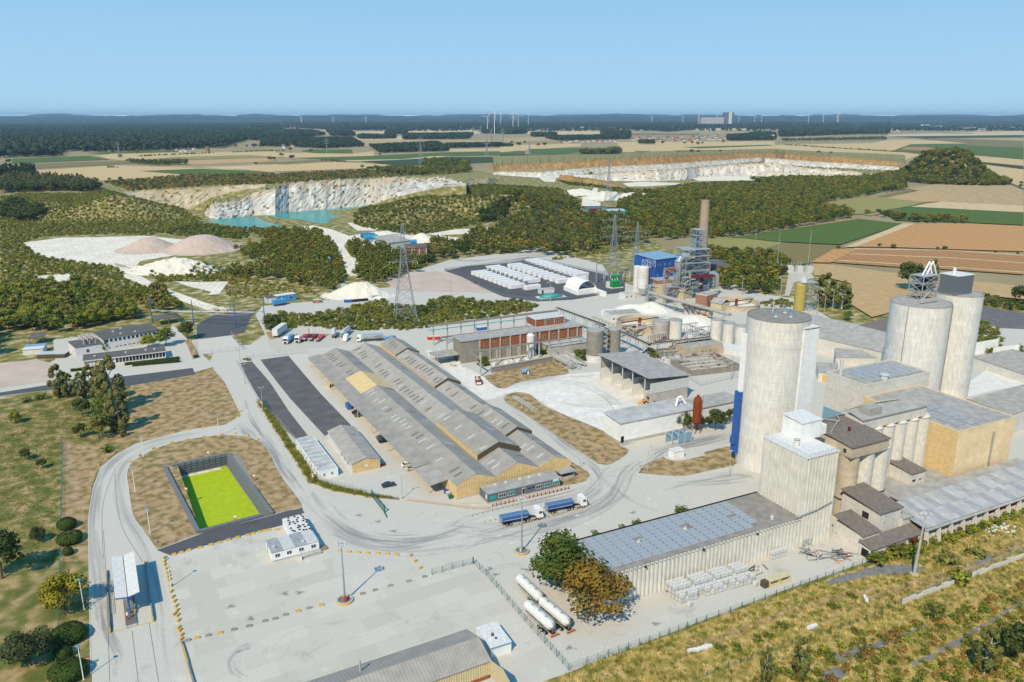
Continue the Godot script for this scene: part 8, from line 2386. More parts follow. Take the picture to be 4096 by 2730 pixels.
func pylon(called: String,label: String,at: Vector2,h: float,w: float,arms: Array,group := "",thick := .22) -> void:
	var o := thing(called,label, "pylon",v3(at),.25,group)
	var m := mb()
	var t := w * .13
	var waist := h * .62
	var cs := [[-1,-1],[1,-1],[1,1],[-1,1]]
	var lo := []
	var hi := []
	for c in cs:
		lo.append([V(c[0] * w / 2,0,c[1] * w / 2),V(c[0] * t,waist,c[1] * t)])
		hi.append([V(c[0] * t,waist,c[1] * t),V(c[0] * t * .3,h,c[1] * t * .3)])
	lattice(lo,6,thick,m)
	part(o, "lower_lattice",m,M.steel_blue)
	m = mb()
	lattice(hi,6,thick * .7,m)
	part(o, "upper_lattice",m,M.steel_blue)
	for a in arms:
		var y: float = h * a[0]
		var x: float = w * a[1]
		var b := mb()
		for s in [-1,1]:
			b.bar(V(0,y,t * .6),V(s * x,y,0),thick * .6).bar(V(0,y,-t * .6),V(s * x,y,0),thick * .6).bar(V(0,y + h * .035,0),V(s * x,y,0),thick * .6)
			b.bar(V(s * x * .5,y,t * .3),V(s * x * .5,y + h * .018,0),thick * .4)
		var c := part(o, "crossarm",b,M.steel_blue)
		for s in [-1,1]:
			part(c, "insulator",mb().cyl(V(s * x,y,0),V(s * x,y - h * .035,0),thick * .45,thick * .45,6),M.white_wall)

func build_battery() -> void:
	var c := P2([-52,-601.8,-36.5,-622.2,-19.3,-630,-1.9,-636.7,13.8,-654.3,29.5,-644,82.8,-569.4,76.7,-524.5,59.1,-516.3,39.2,-501.9,16.3,-496.8,-5.4,-510.9,-12.6,-524.5,-36.6,-577.6])
	sheet("asphalt",c,.13, "asphalt_blue")
	fence(P2([-52,-601.8,-36.5,-575.9,-20.2,-537.2,-5.3,-510.2,16.3,-496.8,39.4,-504.4,59.1,-516.3,77.6,-531.5]),2.4,3.4, "dark blue steel fence around the battery park", "slate_clad",false,.35)
	fence(P2([-52,-601.8,-1.9,-637.9,13.8,-654.3,29.3,-639.9,55,-605.4,83.1,-571]),2.4,4.0, "wire fence behind the battery park", "slate_clad",false,.2)
	var A := W(-1,-533.8)
	var B := W(9.3,-540.1)
	var proto := along("battery_container", "white battery container in the rows of the battery park", "container",A,B, "battery containers in rows")
	var ang := -proto.rotation.y
	var L := A.distance_to(B)
	proto.set_meta("base_name", "battery_container")
	var dz0 := W(-1,-533.8).distance_to(W(-28.6,-582.6)) / 8.0 * .62
	var body := mb().box(0,L,.3,2.9,-dz0,0)
	part(proto, "body",body,M.white_clad)
	part(proto, "roof",mb().box(-.04,L + .04,2.9,3.0,-dz0 - .04,.04),M.white_paint)
	part(proto, "roof_vent_strip",mb().box(.6,L - .6,3.0,3.14,-dz0 * .5,-dz0 * .5 + .4),M.grey_clad)
	part(proto, "skid",mb().box(.2,L - .2,.13,.3,-dz0 + .2,-.2),M.dark)
	for i in 4:
		part(proto, "door",mb().box(.3 + i * L / 4,L / 4 * (i + 1) - .1,.5,2.7,.0,.05),M.white_paint)
	var rows := [[W(-1,-533.8),W(-28.6,-582.6),9],[W(10.2,-552.1),W(-18.4,-603.6),9],[W(32.9,-552.1),W(-1.4,-612.8),10],[W(47.2,-574.3),W(12.7,-633.9),11]]
	var first := true
	for r in rows:
		for k in r[2]:
			var q: Vector2 = r[0].lerp(r[1],float(k) / (r[2] - 1))
			if first:
				first = false
			else:
				copy(proto,v3(q),-ang)
	for r in [[W(11.1,-550.6),W(-18.6,-606.1),10],[W(45.5,-569.4),W(11.9,-633.9),11]]:
		for k in r[2]:
			var q: Vector2 = r[0].lerp(r[1],float(k) / (r[2] - 1))
			var u := thing("transformer_unit", "dark grey transformer unit between the battery containers", "transformer",v3(q),-ang, "transformers between the battery rows")
			part(u, "core",mb().box(-2.4,0,.2,2.4,-1.5,.3),M.slate_clad)
			for i in 5:
				part(u, "fin",mb().box(-2.3 + i * .5,-2.1 + i * .5,.4,2.2,.3,.8),M.steel)
	for q in [[W(9.8,-530.1),W(19.9,-535.8), "single white battery container at the row end by the fence"],[W(45.2,-556.7),W(54.5,-563), "single white container beside the round roofed tent"]]:
		copy(proto,v3(q[0]),-ang,q[2])
	var o := along("tent_hall", "white round roofed tent hall between two white containers", "tent",W(36.7,-532.9),W(44.4,-516.3))
	var tl := W(36.7,-532.9).distance_to(W(44.4,-516.3))
	o.rotation.y += 0.0
	var m := mb()
	var dz := 14.0
	for i in 12:
		var a0 := PI * i / 12
		var a1 := PI * (i + 1) / 12
		m.quad(V(0,3 + sin(a0) * 6,-dz / 2 + cos(a0) * dz / 2),V(0,3 + sin(a1) * 6,-dz / 2 + cos(a1) * dz / 2),V(tl,3 + sin(a1) * 6,-dz / 2 + cos(a1) * dz / 2),V(tl,3 + sin(a0) * 6,-dz / 2 + cos(a0) * dz / 2))
	part(o, "canvas",m,M.white_paint)
	bx(o, "side_container",0,tl,.1,3,-1.2,1.4, "white_clad")
	bx(o, "side_container",tl - 1,tl + 11,.1,3,-dz - 1.2,-dz + 1.4, "white_clad")
	o = along("white_container", "white container wall in front of the round roofed tent", "container",W(44.3,-514.9),W(57.3,-521.7))
	bx(o, "body",0,W(44.3,-514.9).distance_to(W(57.3,-521.7)),.1,3.6,-3,0, "white_clad")
	for i in 6:
		bx(o, "panel_rib",i * 2.4,i * 2.4 + .2,.1,3.6,0,.06, "white_paint")
	o = along("portable_cabin", "pale cabin with dark door beside the teal water bag", "cabin",W(18.8,-518.2),W(28.6,-522.5))
	bx(o, "body",0,W(18.8,-518.2).distance_to(W(28.6,-522.5)),.3,3.4,-3.4,0, "white_wall")
	bx(o, "roof",-.1,W(18.8,-518.2).distance_to(W(28.6,-522.5)) + .1,3.4,3.6,-3.5,.1, "pale_roof")
	door(o,V(2,.4,0),1.2,2.4,0, "dark")
	o = along("water_bag", "large teal flexible water bag lying inside a low frame", "water tank",W(19.4,-504.4),W(34.7,-510.9))
	var wl := W(19.4,-504.4).distance_to(W(34.7,-510.9))
	part(o, "bag",mb().blob(V(wl / 2,.5,-3),V(wl * .52,1.6,3.8),28,10),M.teal)
	bx(o, "pad",-1.5,wl + 1.5,.13,.25,-7.5,1.2, "white_wall")
	o = thing("power_transformer", "large green power transformer inside the battery park fence", "transformer",v3(W(71.9,-541.6)),.3)
	bx(o, "tank",-3.4,3.0,.5,5.2,-2,2, "green_bright")
	part(o, "conservator",mb().cyl(V(-3,8.4,0),V(3.2,8.4,0),1.1,1.1,16),M.green_bright)
	for i in 7:
		bx(o, "radiator_fin",-3.2 + i * .95,-2.7 + i * .95,.8,5.0,2.05,3.2, "green_bright")
	for i in 3:
		part(o, "bushing",mb().cyl(V(-2 + i * 2,5.2,0),V(-2 + i * 2,8.0,-.8),.25,.15,8),M.white_wall)
	bx(o, "pad",-5,5,.13,.5,-3.6,3.8, "white_wall")
	bx(o, "cabinet",-6.5,-4.2,.2,4.4,-1,1, "white_wall")
	o = thing("switchyard", "open switchyard of posts and insulators behind the green transformer", "switchyard",v3(W(78.7,-556.8)),.3)
	for i in 14:
		var x := (i % 7) * 5.0 - 14
		var z := -(i / 7) * 9.0
		part(o, "post",mb().box(x - .15,x + .15,0,4.2,z - .15,z + .15),M.steel)
		part(o, "insulator",mb().cyl(V(x,4.2,z),V(x,6.4,z),.3,.22,8),M.white_wall)
	part(o, "busbar",mb().bar(V(-15,6.5,0),V(17,6.5,0),.15).bar(V(-15,6.5,-9),V(17,6.5,-9),.15),M.steel)
	part(o, "gantry",mb().box(-18,-17.5,0,14,-5,-4.5).box(12,12.5,0,14,-5,-4.5).box(-18,12.5,13.6,14,-5,-4.5),M.steel)
	pylon("lattice_pylon", "steel lattice pylon standing in the scrub before the battery park",W(-62.4,-448.9),56,13,[[.62,.62],[.76,.5],[.9,.36]])
	pylon("lattice_pylon", "tall steel lattice pylon carrying three wide crossarms behind the switchyard",W(74.3,-571.8),47,11,[[.66,.95],[.8,.9],[.92,.8]])
	pylon("lattice_pylon", "steel lattice pylon with drooping crossarms near the blue building",W(92.8,-583.6),40,9,[[.6,1.1],[.72,1.05],[.83,1.2]])
	for q in [[W(-225,-1998),70.0, "slender pylon standing at the quarry rim wood"],[W(-75,-2411),58.0, "slender pylon standing in the dark green field"],[W(56,-2603),46.0, "slender pylon beside the poplar pair in the fields"],[W(135,-1120),62.0, "slender pylon rising by the chalk track"],[W(-613,-2688),46.0, "slender pylon before the far wood edge"],[W(-202,-5258),60.0, "slender pylon in the far fields"],[W(-96,-3807),60.0, "slender pylon among far hedges"],[W(-442,-7039),46.0, "slender pylon beside the far village"],[W(-292,-6109),46.0, "slender pylon behind the far village"],[W(-1136,-2342),46.0, "slender pylon in the wheat near one round bush"],[W(-42,-3608),50.0, "slender pylon near the far hedge row"],[W(-46,-3953),60.0, "slender pylon over the far copse"]]:
		pylon("lattice_pylon",q[2],q[0],q[1],q[1] * .14,[[.64,1.0],[.78,.9],[.9,.75]], "",clampf(-q[0].y * .00022,.3,.8))
	for q in [W(199,-642.1),W(206.6,-607.9),W(234.5,-618.1)]:
		single("lightning_mast", "slim bare grey mast at the small substation", "mast",mb().cyl(Vector3.ZERO,V(0,30,0),.35,.12,8),M.steel,v3(q),0, "lightning masts of the substation")
	for k in 5:
		var so := thing("switch_cabinet", "pale grey switch cabinet of the small substation", "substation",v3(W(196.6,-598.1).lerp(W(225.1,-593.3),k / 4.0)),.2, "cabinets of the small substation")
		bx(so, "body",0,5,0,5,-4,0, "grey_clad")
		part(so, "bushing",mb().cyl(V(1.2,5,-2),V(1.2,8.5,-2),.3,.2,8).cyl(V(3.6,5,-2),V(3.6,8.5,-2),.3,.2,8),M.steel)
	sheet("asphalt",P2([214.7,-603,228.7,-598.1,223.8,-574.7,202.7,-557.3,184.7,-514.1,181.5,-514.1]),.13, "concrete_d")

# ------------------------------------------------------------------ offices west

func build_offices() -> void:
	var o := along("office_building", "white two storey office with dark roof and ribbon of windows", "office",W(-216.7,-375.5),W(-186.4,-401.4))
	var L := W(-216.7,-375.5).distance_to(W(-186.4,-401.4))
	bx(o, "wall",L * .32,L,.1,7,-16,0, "white_wall")
	bx(o, "roof",L * .31,L + .4,7,7.3,-16.4,.5, "bitumen")
	part(o, "roof_seams",mb().box(L * .31,L,7.3,7.34,-5,-4.85).box(L * .31,L,7.3,7.34,-10,-9.85),M.dark)
	for i in 12:
		var x := L * .37 + i * (L * .6) / 11.5
		window(o,V(x,4.6,0),1.5,1.7,0, "white_paint")
		if i < 9 and i > 1:
			window(o,V(x,1.6,0),1.5,.7,0, "white_paint")
	bx(o, "wing_wall",0,L * .32,.1,4.4,-15,-.4, "white_wall")
	bx(o, "wing_roof",0,L * .32,4.4,4.7,-15.2,-.2, "bitumen")
	bx(o, "burnt_wall",L * .12,L * .32,4.7,7,-15,-14.6, "white_wall")
	for i in 6:
		bx(o, "bare_rafter",L * .12 + i * 2.0,L * .12 + i * 2.0 + .25,6.6,7.0,-14.6,-3, "white_wall")
	for i in 3:
		bx(o, "bare_purlin",L * .1,L * .32,7.0,7.15,-13 + i * 4.2,-12.7 + i * 4.2, "brick_pale")
	for i in 5:
		bx(o, "bare_post",L * .12 + i * 2.6,L * .12 + i * 2.6 + .25,4.7,6.6,-3.4,-3.1, "white_wall")
	window(o,V(L * .14,1.2,-.4),1.2,1.6,0, "blue_paint")
	for q in [[.5,-10.0],[.62,-14.0],[.55,-3.5],[.72,-2.6]]:
		bx(o, "roof_hatch",L * q[0],L * q[0] + .8,7.3,7.8,q[1],q[1] + .8, "white_wall")
	o = along("office_pavilion", "low white pavilion with blue trim behind a clipped hedge", "office",W(-202.6,-356.6),W(-171,-372.8))
	var P := W(-202.6,-356.6).distance_to(W(-171,-372.8))
	bx(o, "plinth",0,P,0,.9,-10,0, "white_wall")
	bx(o, "wall",.05,P - .05,.9,3.7,-9.9,-.3, "glass")
	bx(o, "roof",-.4,P + .4,3.7,4.1,-10.4,.4, "bitumen")
	bx(o, "fascia",-.45,P + .45,3.4,3.9,.4,.5, "white_wall")
	bx(o, "blue_band",0,P,3.1,3.4,-.25,-.15, "blue_paint")
	for i in 25:
		bx(o, "mullion",P * i / 24 - .12,P * i / 24 + .12,.9,3.4,-.3,.05, "white_paint")
	for i in 9:
		bx(o, "blind_panel",P * i / 24 + .15,P * (i + 1) / 24 - .15,.95,3.0,-.28,-.2, "white_wall" if i % 3 else "amber")
	bx(o, "end_wall",P - .1,P,.1,3.7,-10,0, "white_wall")
	for x in [.12,.5,.75,.86]:
		bx(o, "roof_hatch",P * x,P * x + .8,4.1,4.6,-5,-4.2, "white_wall")
	o = along("open_shed", "small open shed with grey roof at the grove edge", "shed",W(-252.2,-396.4),W(-245.3,-398.4))
	var sl := W(-252.2,-396.4).distance_to(W(-245.3,-398.4))
	part(o, "roof",mb().hexa([V(-.4,3.4,.4),V(sl,3.8,.4),V(sl,4.4,-9),V(-.4,4,-9),V(-.4,3.6,.4),V(sl,4,.4),V(sl,4.6,-9),V(-.4,4.2,-9)]),M.bitumen)
	for x in [.2,sl * .5,sl - .4]:
		bx(o, "post",x,x + .2,0,3.5,-.2,0, "wood_dark")
	o = along("tin_hut", "white hut with blue and white sheet roof near the grove", "hut",W(-244.2,-377.3),W(-238.6,-379.1))
	bx(o, "wall",0,9,.1,3,-9,0, "white_wall")
	bx(o, "roof",-.2,9.2,3,3.2,-4.5,.3, "white_wall")
	bx(o, "roof",-.2,9.2,3.0,3.25,-9.2,-4.6, "blue_faded")
	o = along("timber_pen", "low timber pen with slatted white roof beside the drive", "pen",W(-234,-371.6),W(-224.5,-372.8))
	bx(o, "wall",0,13,.1,1.9,-.2,0, "wood_dark")
	bx(o, "side_wall",12.8,13,.1,1.9,-6,-.2, "wood_dark")
	for i in 22:
		bx(o, "slat",i * .58,i * .58 + .4,2.3,2.4,-5.5,.2, "white_wall")
	o = along("car_port", "small car port with blue grey roof behind the offices", "car port",W(-202.2,-435.5),W(-194.7,-441.5))
	part(o, "roof",mb().hexa([V(-.5,3.6,.5),V(13,3.6,.5),V(13,4.4,-8),V(-.5,4.4,-8),V(-.5,3.85,.5),V(13,3.85,.5),V(13,4.65,-8),V(-.5,4.65,-8)]),M.bitumen)
	for x in [0.0,6.0,12.0]:
		part(o, "post",mb().box(x,x + .25,0,3.6,-.25,0).bar(V(x,2.4,-.1),V(x + 1.6,3.6,-.1),.15),M.timber)
	var ms := [W(-209.4,-445.2),W(-182.2,-437.4),W(-156.3,-431.9),W(-142.7,-441.5)]
	for i in 4:
		var po := thing("blue_mast", "tall blue steel mast carrying the pipe over the asphalt", "mast",v3(ms[i]),0, "blue masts of the pipe crossing")
		part(po, "mast",mb().bar(V(0,0,-.35),V(0,15,0),.3).bar(V(0,0,.35),V(0,15,0),.3),M.blue_paint)
		part(po, "guy_wire",mb().bar(V(0,14.5,0),V(7,7,0),.07).bar(V(0,14.5,0),V(-7,7,0),.07),M.steel)
	o = along("overhead_pipe", "long thin pipe bridge hung between the blue masts", "pipe",ms[0],ms[3], "",6.6)
	part(o, "pipe",mb().bar(V(0,0,0),V(ms[0].distance_to(ms[3]),0,0),.5,.35),M.white_wall)
	for i in 3:
		single("overhead_pipe",["pipe span beside the car port", "pipe span over the asphalt square", "pipe span over the chalk road"][i], "pipe",mb().bar(Vector3.ZERO,v3(ms[i + 1] - ms[i]),.4,.3),M.steel,v3(ms[i],7.3))
	for i in 16:
		var q := W(-182.1,-474).lerp(W(-171.7,-468.5),rng.randf()) + W(rng.randfn() * 3,rng.randfn() * 2)
		single("concrete_block", "grey concrete block in the stack beside the chalk track", "block",mb().box(-1.2,1.2,0,.8,-.5,.5),M.cast_concrete,v3(q,.1 + (i % 2) * .8),rng.randf_range(-.3,.3), "stacked concrete blocks")
	fence(P2([-167.5,-400.4,-158,-377.3,-137.5,-387.6,-152.9,-415.1]),2.6,4.0, "thin wire fence round the white concrete court", "steel",false,.16)
	sheet("court",P2([-171.1,-405.5,-153.4,-415.1,-137.5,-387.6,-158,-377.3]),.125, "concrete_c",true)
	island("verge",P2([-174.1,-404.5,-171.7,-405.5,-156.4,-377.3,-156.9,-371.1]), "dry_grass")
	for q in [[W(-181.4,-359.1),W(-161.3,-365.8),2.2,1.6, "long rounded clipped hedge before the office pavilion"],[W(-185.7,-360.7),W(-163.4,-371.1),1.6,1.2, "narrow clipped hedge along the pavilion wall"],[W(-206.4,-350.9),W(-195.4,-355.8),1.6,1.2, "dark clipped hedge at the drive corner"],[W(-157.3,-372.8),W(-155.1,-373.7),1.8,1.3, "small clipped hedge block beside the court"]]:
		o = along("hedge",q[4], "hedge",q[0],q[1])
		var l: float = q[0].distance_to(q[1])
		var m := mb()
		m.colored = true
		var r := RandomNumberGenerator.new()
		r.seed = int(l * 100)
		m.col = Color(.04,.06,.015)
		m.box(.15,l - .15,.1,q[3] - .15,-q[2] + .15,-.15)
		for i in int(l * 120):
			var k := r.randf_range(.75,1.25)
			m.col = Color(.062 * k,.098 * k,.02 * k)
			var p := V(r.randf() * l,r.randf() * q[3],0 if r.randf() < .5 else -q[2])
			if r.randf() < .55:
				p = V(r.randf() * l,q[3],-r.randf() * q[2])
			var a := V(r.randfn(),r.randfn(),r.randfn()).normalized() * .2
			m.tri(p - a,p + a.cross(Vector3.UP) + V(0,.08,0),p + a)
		part(o, "foliage",m,M.leaf)

# ------------------------------------------------------------------ far things

func build_far() -> void:
	var spots := [[-120,5600,150],[-180,6000,110],[-130,9200,150],[10,7800,110],[10,9000,150],[55,7200,130],[175,8800,150],[2230,9800,130],[3350,11000,130],[4050,11200,150],[4330,11400,150],[4500,11300,170],[4600,11600,140],[2900,11600,120],[3080,11800,110],[3180,11500,100],[2500,12000,110],[-2700,10500,100],[-2400,11000,100],[-2050,11500,100],[2130,12500,110],[3700,12500,140]]
	for i in spots.size():
		var s: Array = spots[i]
		var o := thing("wind_turbine", "slim white wind turbine on the hazy skyline", "wind turbine",V(s[0],0,-s[1]),rng.randf_range(-.6,.6), "wind turbines on the skyline")
		var h: float = s[2]
		var k: float = clampf(s[1] / 9000.0,.8,1.4)
		part(o, "tower",mb().cyl(Vector3.ZERO,V(0,h,0),3.0 * k,2.0 * k,8),M.white_paint)
		part(o, "nacelle",mb().box(-2,2,h - 1,h + 3,-5,6),M.white_paint)
		var a0 := rng.randf() * TAU
		for b in 3:
			var a := a0 + TAU * b / 3
			var d := V(cos(a),sin(a),0)
			var e := V(-sin(a),cos(a),0)
			part(o, "blade",mb().hexa([V(0,h + 1,6) - e * 1.4 * k,V(0,h + 1,6) + e * 1.4 * k,V(0,h + 1,6) + d * h * .42 + e * .5,V(0,h + 1,6) + d * h * .42 - e * .5,V(0,h + 1,7) - e * 1.4 * k,V(0,h + 1,7) + e * 1.4 * k,V(0,h + 1,7) + d * h * .42 + e * .5,V(0,h + 1,7) + d * h * .42 - e * .5]),M.white_paint)
	var ps := thing("power_station", "dark tower block with pale stripe on the skyline", "building",V(2450,0,-9300),.1)
	bx(ps, "dark_tower",-52,52,0,160,-40,40, "slate_clad")
	bx(ps, "pale_stripe",-8,26,0,163,40.2,46, "white_wall")
	bx(ps, "low_wing",-320,-60,0,105,-40,40, "pale_roof")
	var roof_a := mb().hexa([V(-6.2,5,5.2),V(6.2,5,5.2),V(6.2,5,-5.2),V(-6.2,5,-5.2),V(-6.2,9.5,.05),V(6.2,9.5,.05),V(6.2,9.5,-.05),V(-6.2,9.5,-.05)]).mesh()
	var wall_a := mb().box(-6,6,0,5,-5,5).mesh()
	var win_a := mb().box(-.9,.9,1.2,3.0,5,5.1).mesh()
	var places := [[P2([-1347,-2981,-1197,-3278,-1000,-2733,-1076,-2706,-1300,-2877]),17],[P2([-2508,-3991,-2133,-3486,-1926,-3152,-1948,-3093]),12],[P2([-1534,-2928,-1424,-2981,-1351,-2827,-1467,-2798]),7],[P2([-934,-3278,-872,-3278,-809,-3036,-865,-3036]),5],[P2([-1172,-9992,-744,-9992,-516,-6922,-841,-7160]),20],[P2([-2422,-8470,-2250,-8646,-1965,-7550,-2160,-7550]),8],[P2([-5804,-24812,-5380,-24812,-3727,-17179,-4021,-17179]),8],
		[P2([212,-3807,515,-4090,560,-3991,475,-3772,233,-3546,197,-3546]),22],[P2([655,-4538,821,-4666,720,-4090,577,-3991]),12],[P2([818,-4538,1348,-5096,1084,-4090,881,-3843,682,-3721]),46],[P2([396,-7350,876,-7689,752,-6593,418,-6390]),22],[P2([1537,-9219,1616,-9219,1413,-8061,1344,-8061]),4],[P2([3214,-6977,3462,-6977,3056,-6154,2796,-6065]),12],[P2([4211,-7900,6546,-10469,4640,-7410,3781,-6644,3526,-6540]),52],[P2([2320,-6065,2533,-6294,2202,-5468,2053,-5363]),8],[P2([18771,-46039,-32958,72141,8901,-19442,7188,-17426]),30],[P2([-12261,-21612,-14939,-29123,-7999,-15580,-8844,-15580]),24],[P2([-49821,-219931,115689,712119,-5731,-35243,-7096,-31297]),20],[P2([-11705,38904,-9822,26640,37488,-101515,30577,-101515]),26]]
	for pl in places:
		var got := 0
		var guard := 0
		var lo: Vector2 = pl[0][0]
		var hi: Vector2 = pl[0][0]
		for q in pl[0]:
			lo = lo.min(q)
			hi = hi.max(q)
		while got < pl[1] and guard < 4000:
			guard += 1
			var q := W(rng.randf_range(lo.x,hi.x),rng.randf_range(lo.y,hi.y))
			if not Geometry2D.is_point_in_polygon(q,pl[0]):
				continue
			got += 1
			var red := rng.randf() < .55
			var white := rng.randf() < .6
			var o := thing("house", "small %s walled village house with %s roof among the far trees" % ["white" if white else "brick", "red tiled" if red else "grey slate"], "house",v3(q),rng.randf() * TAU, "village houses far off in the plain")
			piece(o, "wall",wall_a,M.white_wall if white else M.brick_pale)
			piece(o, "roof",roof_a,M.brick if red else M.bitumen)
			for x in [-3.0,3.0]:
				piece(o, "window",win_a,M.glass,V(x,0,0))
			o.scale = Vector3.ONE * rng.randf_range(.8,1.2) * clampf(-q.y / 5000.0,1.0,1.5)
	for q in [[W(1362,-4263),8.0,22.0, "white water tower block beside the tree avenue"],[W(1375,-4303),7.0,20.0, "white square tower at the village end"],[W(8180,-14431),24.0,30.0, "white silo block beyond the eastern village"]]:
		var o := thing("white_tower",q[3], "tower",v3(q[0]))
		bx(o, "shaft",-q[1],q[1],0,q[2],-q[1],q[1], "white_wall")
		bx(o, "cap",-q[1] - .6,q[1] + .6,q[2],q[2] + 1.6,-q[1] - .6,q[1] + .6, "pale_roof")
	for i in 26:
		var d := rng.randf_range(7000,12000)
		var o := thing("factory_hall", "pale factory hall far off below the skyline", "building",V(rng.randf_range(-.62,.68) * d,0,-d),rng.randf_range(-.4,.4), "pale halls far off below the skyline")
		bx(o, "wall",-50,50,0,14,-20,20, "white_wall")
		bx(o, "roof",-51,51,14,17,-21,21, "pale_roof")
	var n := 0
	for q in [P2([-1126,-2329,-1186,-2562,-1275,-2048,-760,-1471,-741,-1479,-723,-1484,-642,-1562,-654,-2185,-653,-2215,-1054,-3093,-1010,-3093,-974,-3070,-959,-3093]),P2([-974,-3070,-966,-3116,-654,-2185,-642,-2185,-607,-2233,-676,-2376,-759,-2779,-665,-2688,-399,-2447,-341,-1839,-627,-1974]),P2([239,-5810,-1,-3486,26,-3214,54,-3515,105,-3214,128,-3214,733,-3456,766,-3456,771,-3372,798,-3414,936,-3608,644,-3486,159,-1619,577,-2603,595,-2586,670,-2603,457,-2185]),P2([959,-2536,966,-2460,812,-2321,905,-1478,889,-1401,845,-1331,1287,-2536,292.7,-704.9,345.6,-711.4,336.2,-718,380.7,-701.7,386.1,-698.5,421.5,-683,435.2,-674,4139,-10091,5409,-13289,4081,-9517,3288,-6644,3265,-6540,3524,-6807,3611,-6807,4498,-10091,4713,-10091,5487,-11472,4584,-10091,1872,-4115]),P2([317.1,-588.5,300.3,-588.5,435.3,-674.1,346.1,-711.2,385.9,-699.3,293.6,-705.9,421.8,-683.3])]:
		for p in q:
			n += 1
			var hh := clampf(-p.y * .0052,3.5,16.0) * rng.randf_range(.8,1.2)
			plant(["wood_d", "wood_a", "wood_b"][n % 3], "field_tree", "single round tree standing alone in the open fields",p,hh, "single trees in the open fields",rng.randf_range(1.0,1.4))
	for h in [[W(-1113,-2411),W(-968,-2645)],[W(-922,-2688),W(-825,-2827)],[W(-897,-2779),W(-774,-2798)],[W(251,-2362),W(696,-2688)],[W(1138,-3391),W(1288,-2685)],[W(-512,-2185),W(-426,-2101)],[W(472,-2523),W(811,-2779)],[W(-938,-1882),W(-910,-1869)],[W(-31,-2074),W(23,-2033)]]:
		var k := int(h[0].distance_to(h[1]) / 9.0)
		var sp2 := []
		for i in k:
			sp2.append(h[0].lerp(h[1],float(i) / k) + W(rng.randfn() * 2,rng.randfn() * 4))
		mass("hedgerow", "dark hedgerow running between the far fields", "hedgerow",sp2,["bush_d", "bush_b"],1.6,3.0)
	for q in [[W(-148.5,-772.3),W(-134.9,-776.1), "blue_paint", "royal blue tank trailer first in the row at the quarry"],[W(-142.4,-757.1),W(-130.7,-764.6), "teal", "turquoise tank trailer parked between two blue ones"],[W(-137.7,-740.4),W(-125.8,-749.8), "blue_paint", "blue tank trailer with beige patch on its side"],[W(-131.8,-728.5),W(-120.1,-740.4), "blue_faded", "pale blue trailer partly behind the white tank"],[W(-127.9,-715),W(-115.9,-723.7), "tank_white", "white tank trailer nearest the quarry shed"],[W(-94.4,-728.5),W(-89.4,-732), "blue_bright", "small blue tank behind the white quarry shed"],[W(-153,-632.1),W(-148.9,-637.4), "blue_faded", "pale blue tank lying in the birch wood"]]:
		var o := along("tank_trailer",q[3], "trailer",q[0],q[1])
		var l: float = q[0].distance_to(q[1])
		part(o, "tank",mb().cyl(V(0,3.2,0),V(l,3.2,0),2.0,2.0,16),M[q[2]])
		part(o, "chassis",mb().box(.5,l,.9,1.3,-1.2,1.2),M.dark)
		for x in [l * .65,l * .8]:
			part(o, "wheel",mb().cyl(V(x,.6,-1.3),V(x,.6,1.3),.6,.6,12),M.rubber)
	var o := along("quarry_shed", "white quarry shed with sloping grey roof behind the pylon", "shed",W(-109.5,-698.7),W(-92.7,-715))
	var l := W(-109.5,-698.7).distance_to(W(-92.7,-715))
	bx(o, "wall",0,l,0,6.5,-24,0, "white_wall")
	part(o, "roof",mb().hexa([V(-.5,6.5,.5),V(l + .5,6.5,.5),V(l + .5,9.5,-24.5),V(-.5,9.5,-24.5),V(-.5,7,.5),V(l + .5,7,.5),V(l + .5,10,-24.5),V(-.5,10,-24.5)]),M.dusty_roof)
	o = along("brick_powerhouse", "red brick building with concrete frame and dark roof in the wood", "building",W(-86.6,-634.8),W(-69.6,-637.4))
	l = W(-86.6,-634.8).distance_to(W(-69.6,-637.4))
	bx(o, "wall",0,l,0,12.4,-20,0, "brick")
	bx(o, "roof",-.5,l + .5,12.4,13,-20.5,.5, "bitumen")
	for i in 4:
		bx(o, "pier",l * i / 3 - .4,l * i / 3 + .4,0,12.4,0,.3, "cast_concrete")
		if i < 3:
			for y in [1.6,7.4]:
				window(o,V(l * (i + .5) / 3,y,0),2.6,3.2,0, "cast_concrete", "glass",2)
	bx(o, "beam",0,l,5.7,6.3,.0,.25, "cast_concrete")
	for i in 9:
		var p: Vector2 = W(109.9,-993.5).lerp(W(113,-957.2),(i % 4) / 3.0) if i < 5 else W(88.3,-1006.2).lerp(W(94.8,-981.1),(i - 5) / 3.0)
		var q := thing("box_trailer", "parked %s box trailer on the chalk crossing in the wood" % ["white", "blue", "white", "teal", "red", "dark red", "blue", "teal", "dark red"][i], "trailer",v3(p,.2),.05, "trailers parked on the chalk crossing")
		bx(q, "body",0,26,1.2,5.5,-3,0,["white_wall", "blue_faded", "white_wall", "teal", "brick", "dark_red", "blue_paint", "teal", "dark_red"][i])
		part(q, "wheel",mb().cyl(V(20,.7,-3),V(20,.7,0),.7,.7,10),M.rubber)

# ------------------------------------------------------------------ vehicles

func wheel(o: Node3D,x: float,z: float,r: float,w := .3) -> void:
	var t := part(o, "wheel",mb().cyl(V(x,r,z - w / 2),V(x,r,z + w / 2),r,r,14),M.rubber)
	part(t, "rim",mb().cyl(V(x,r,z - w / 2 - .02),V(x,r,z + w / 2 + .02),r * .55,r * .55,10),M.steel)

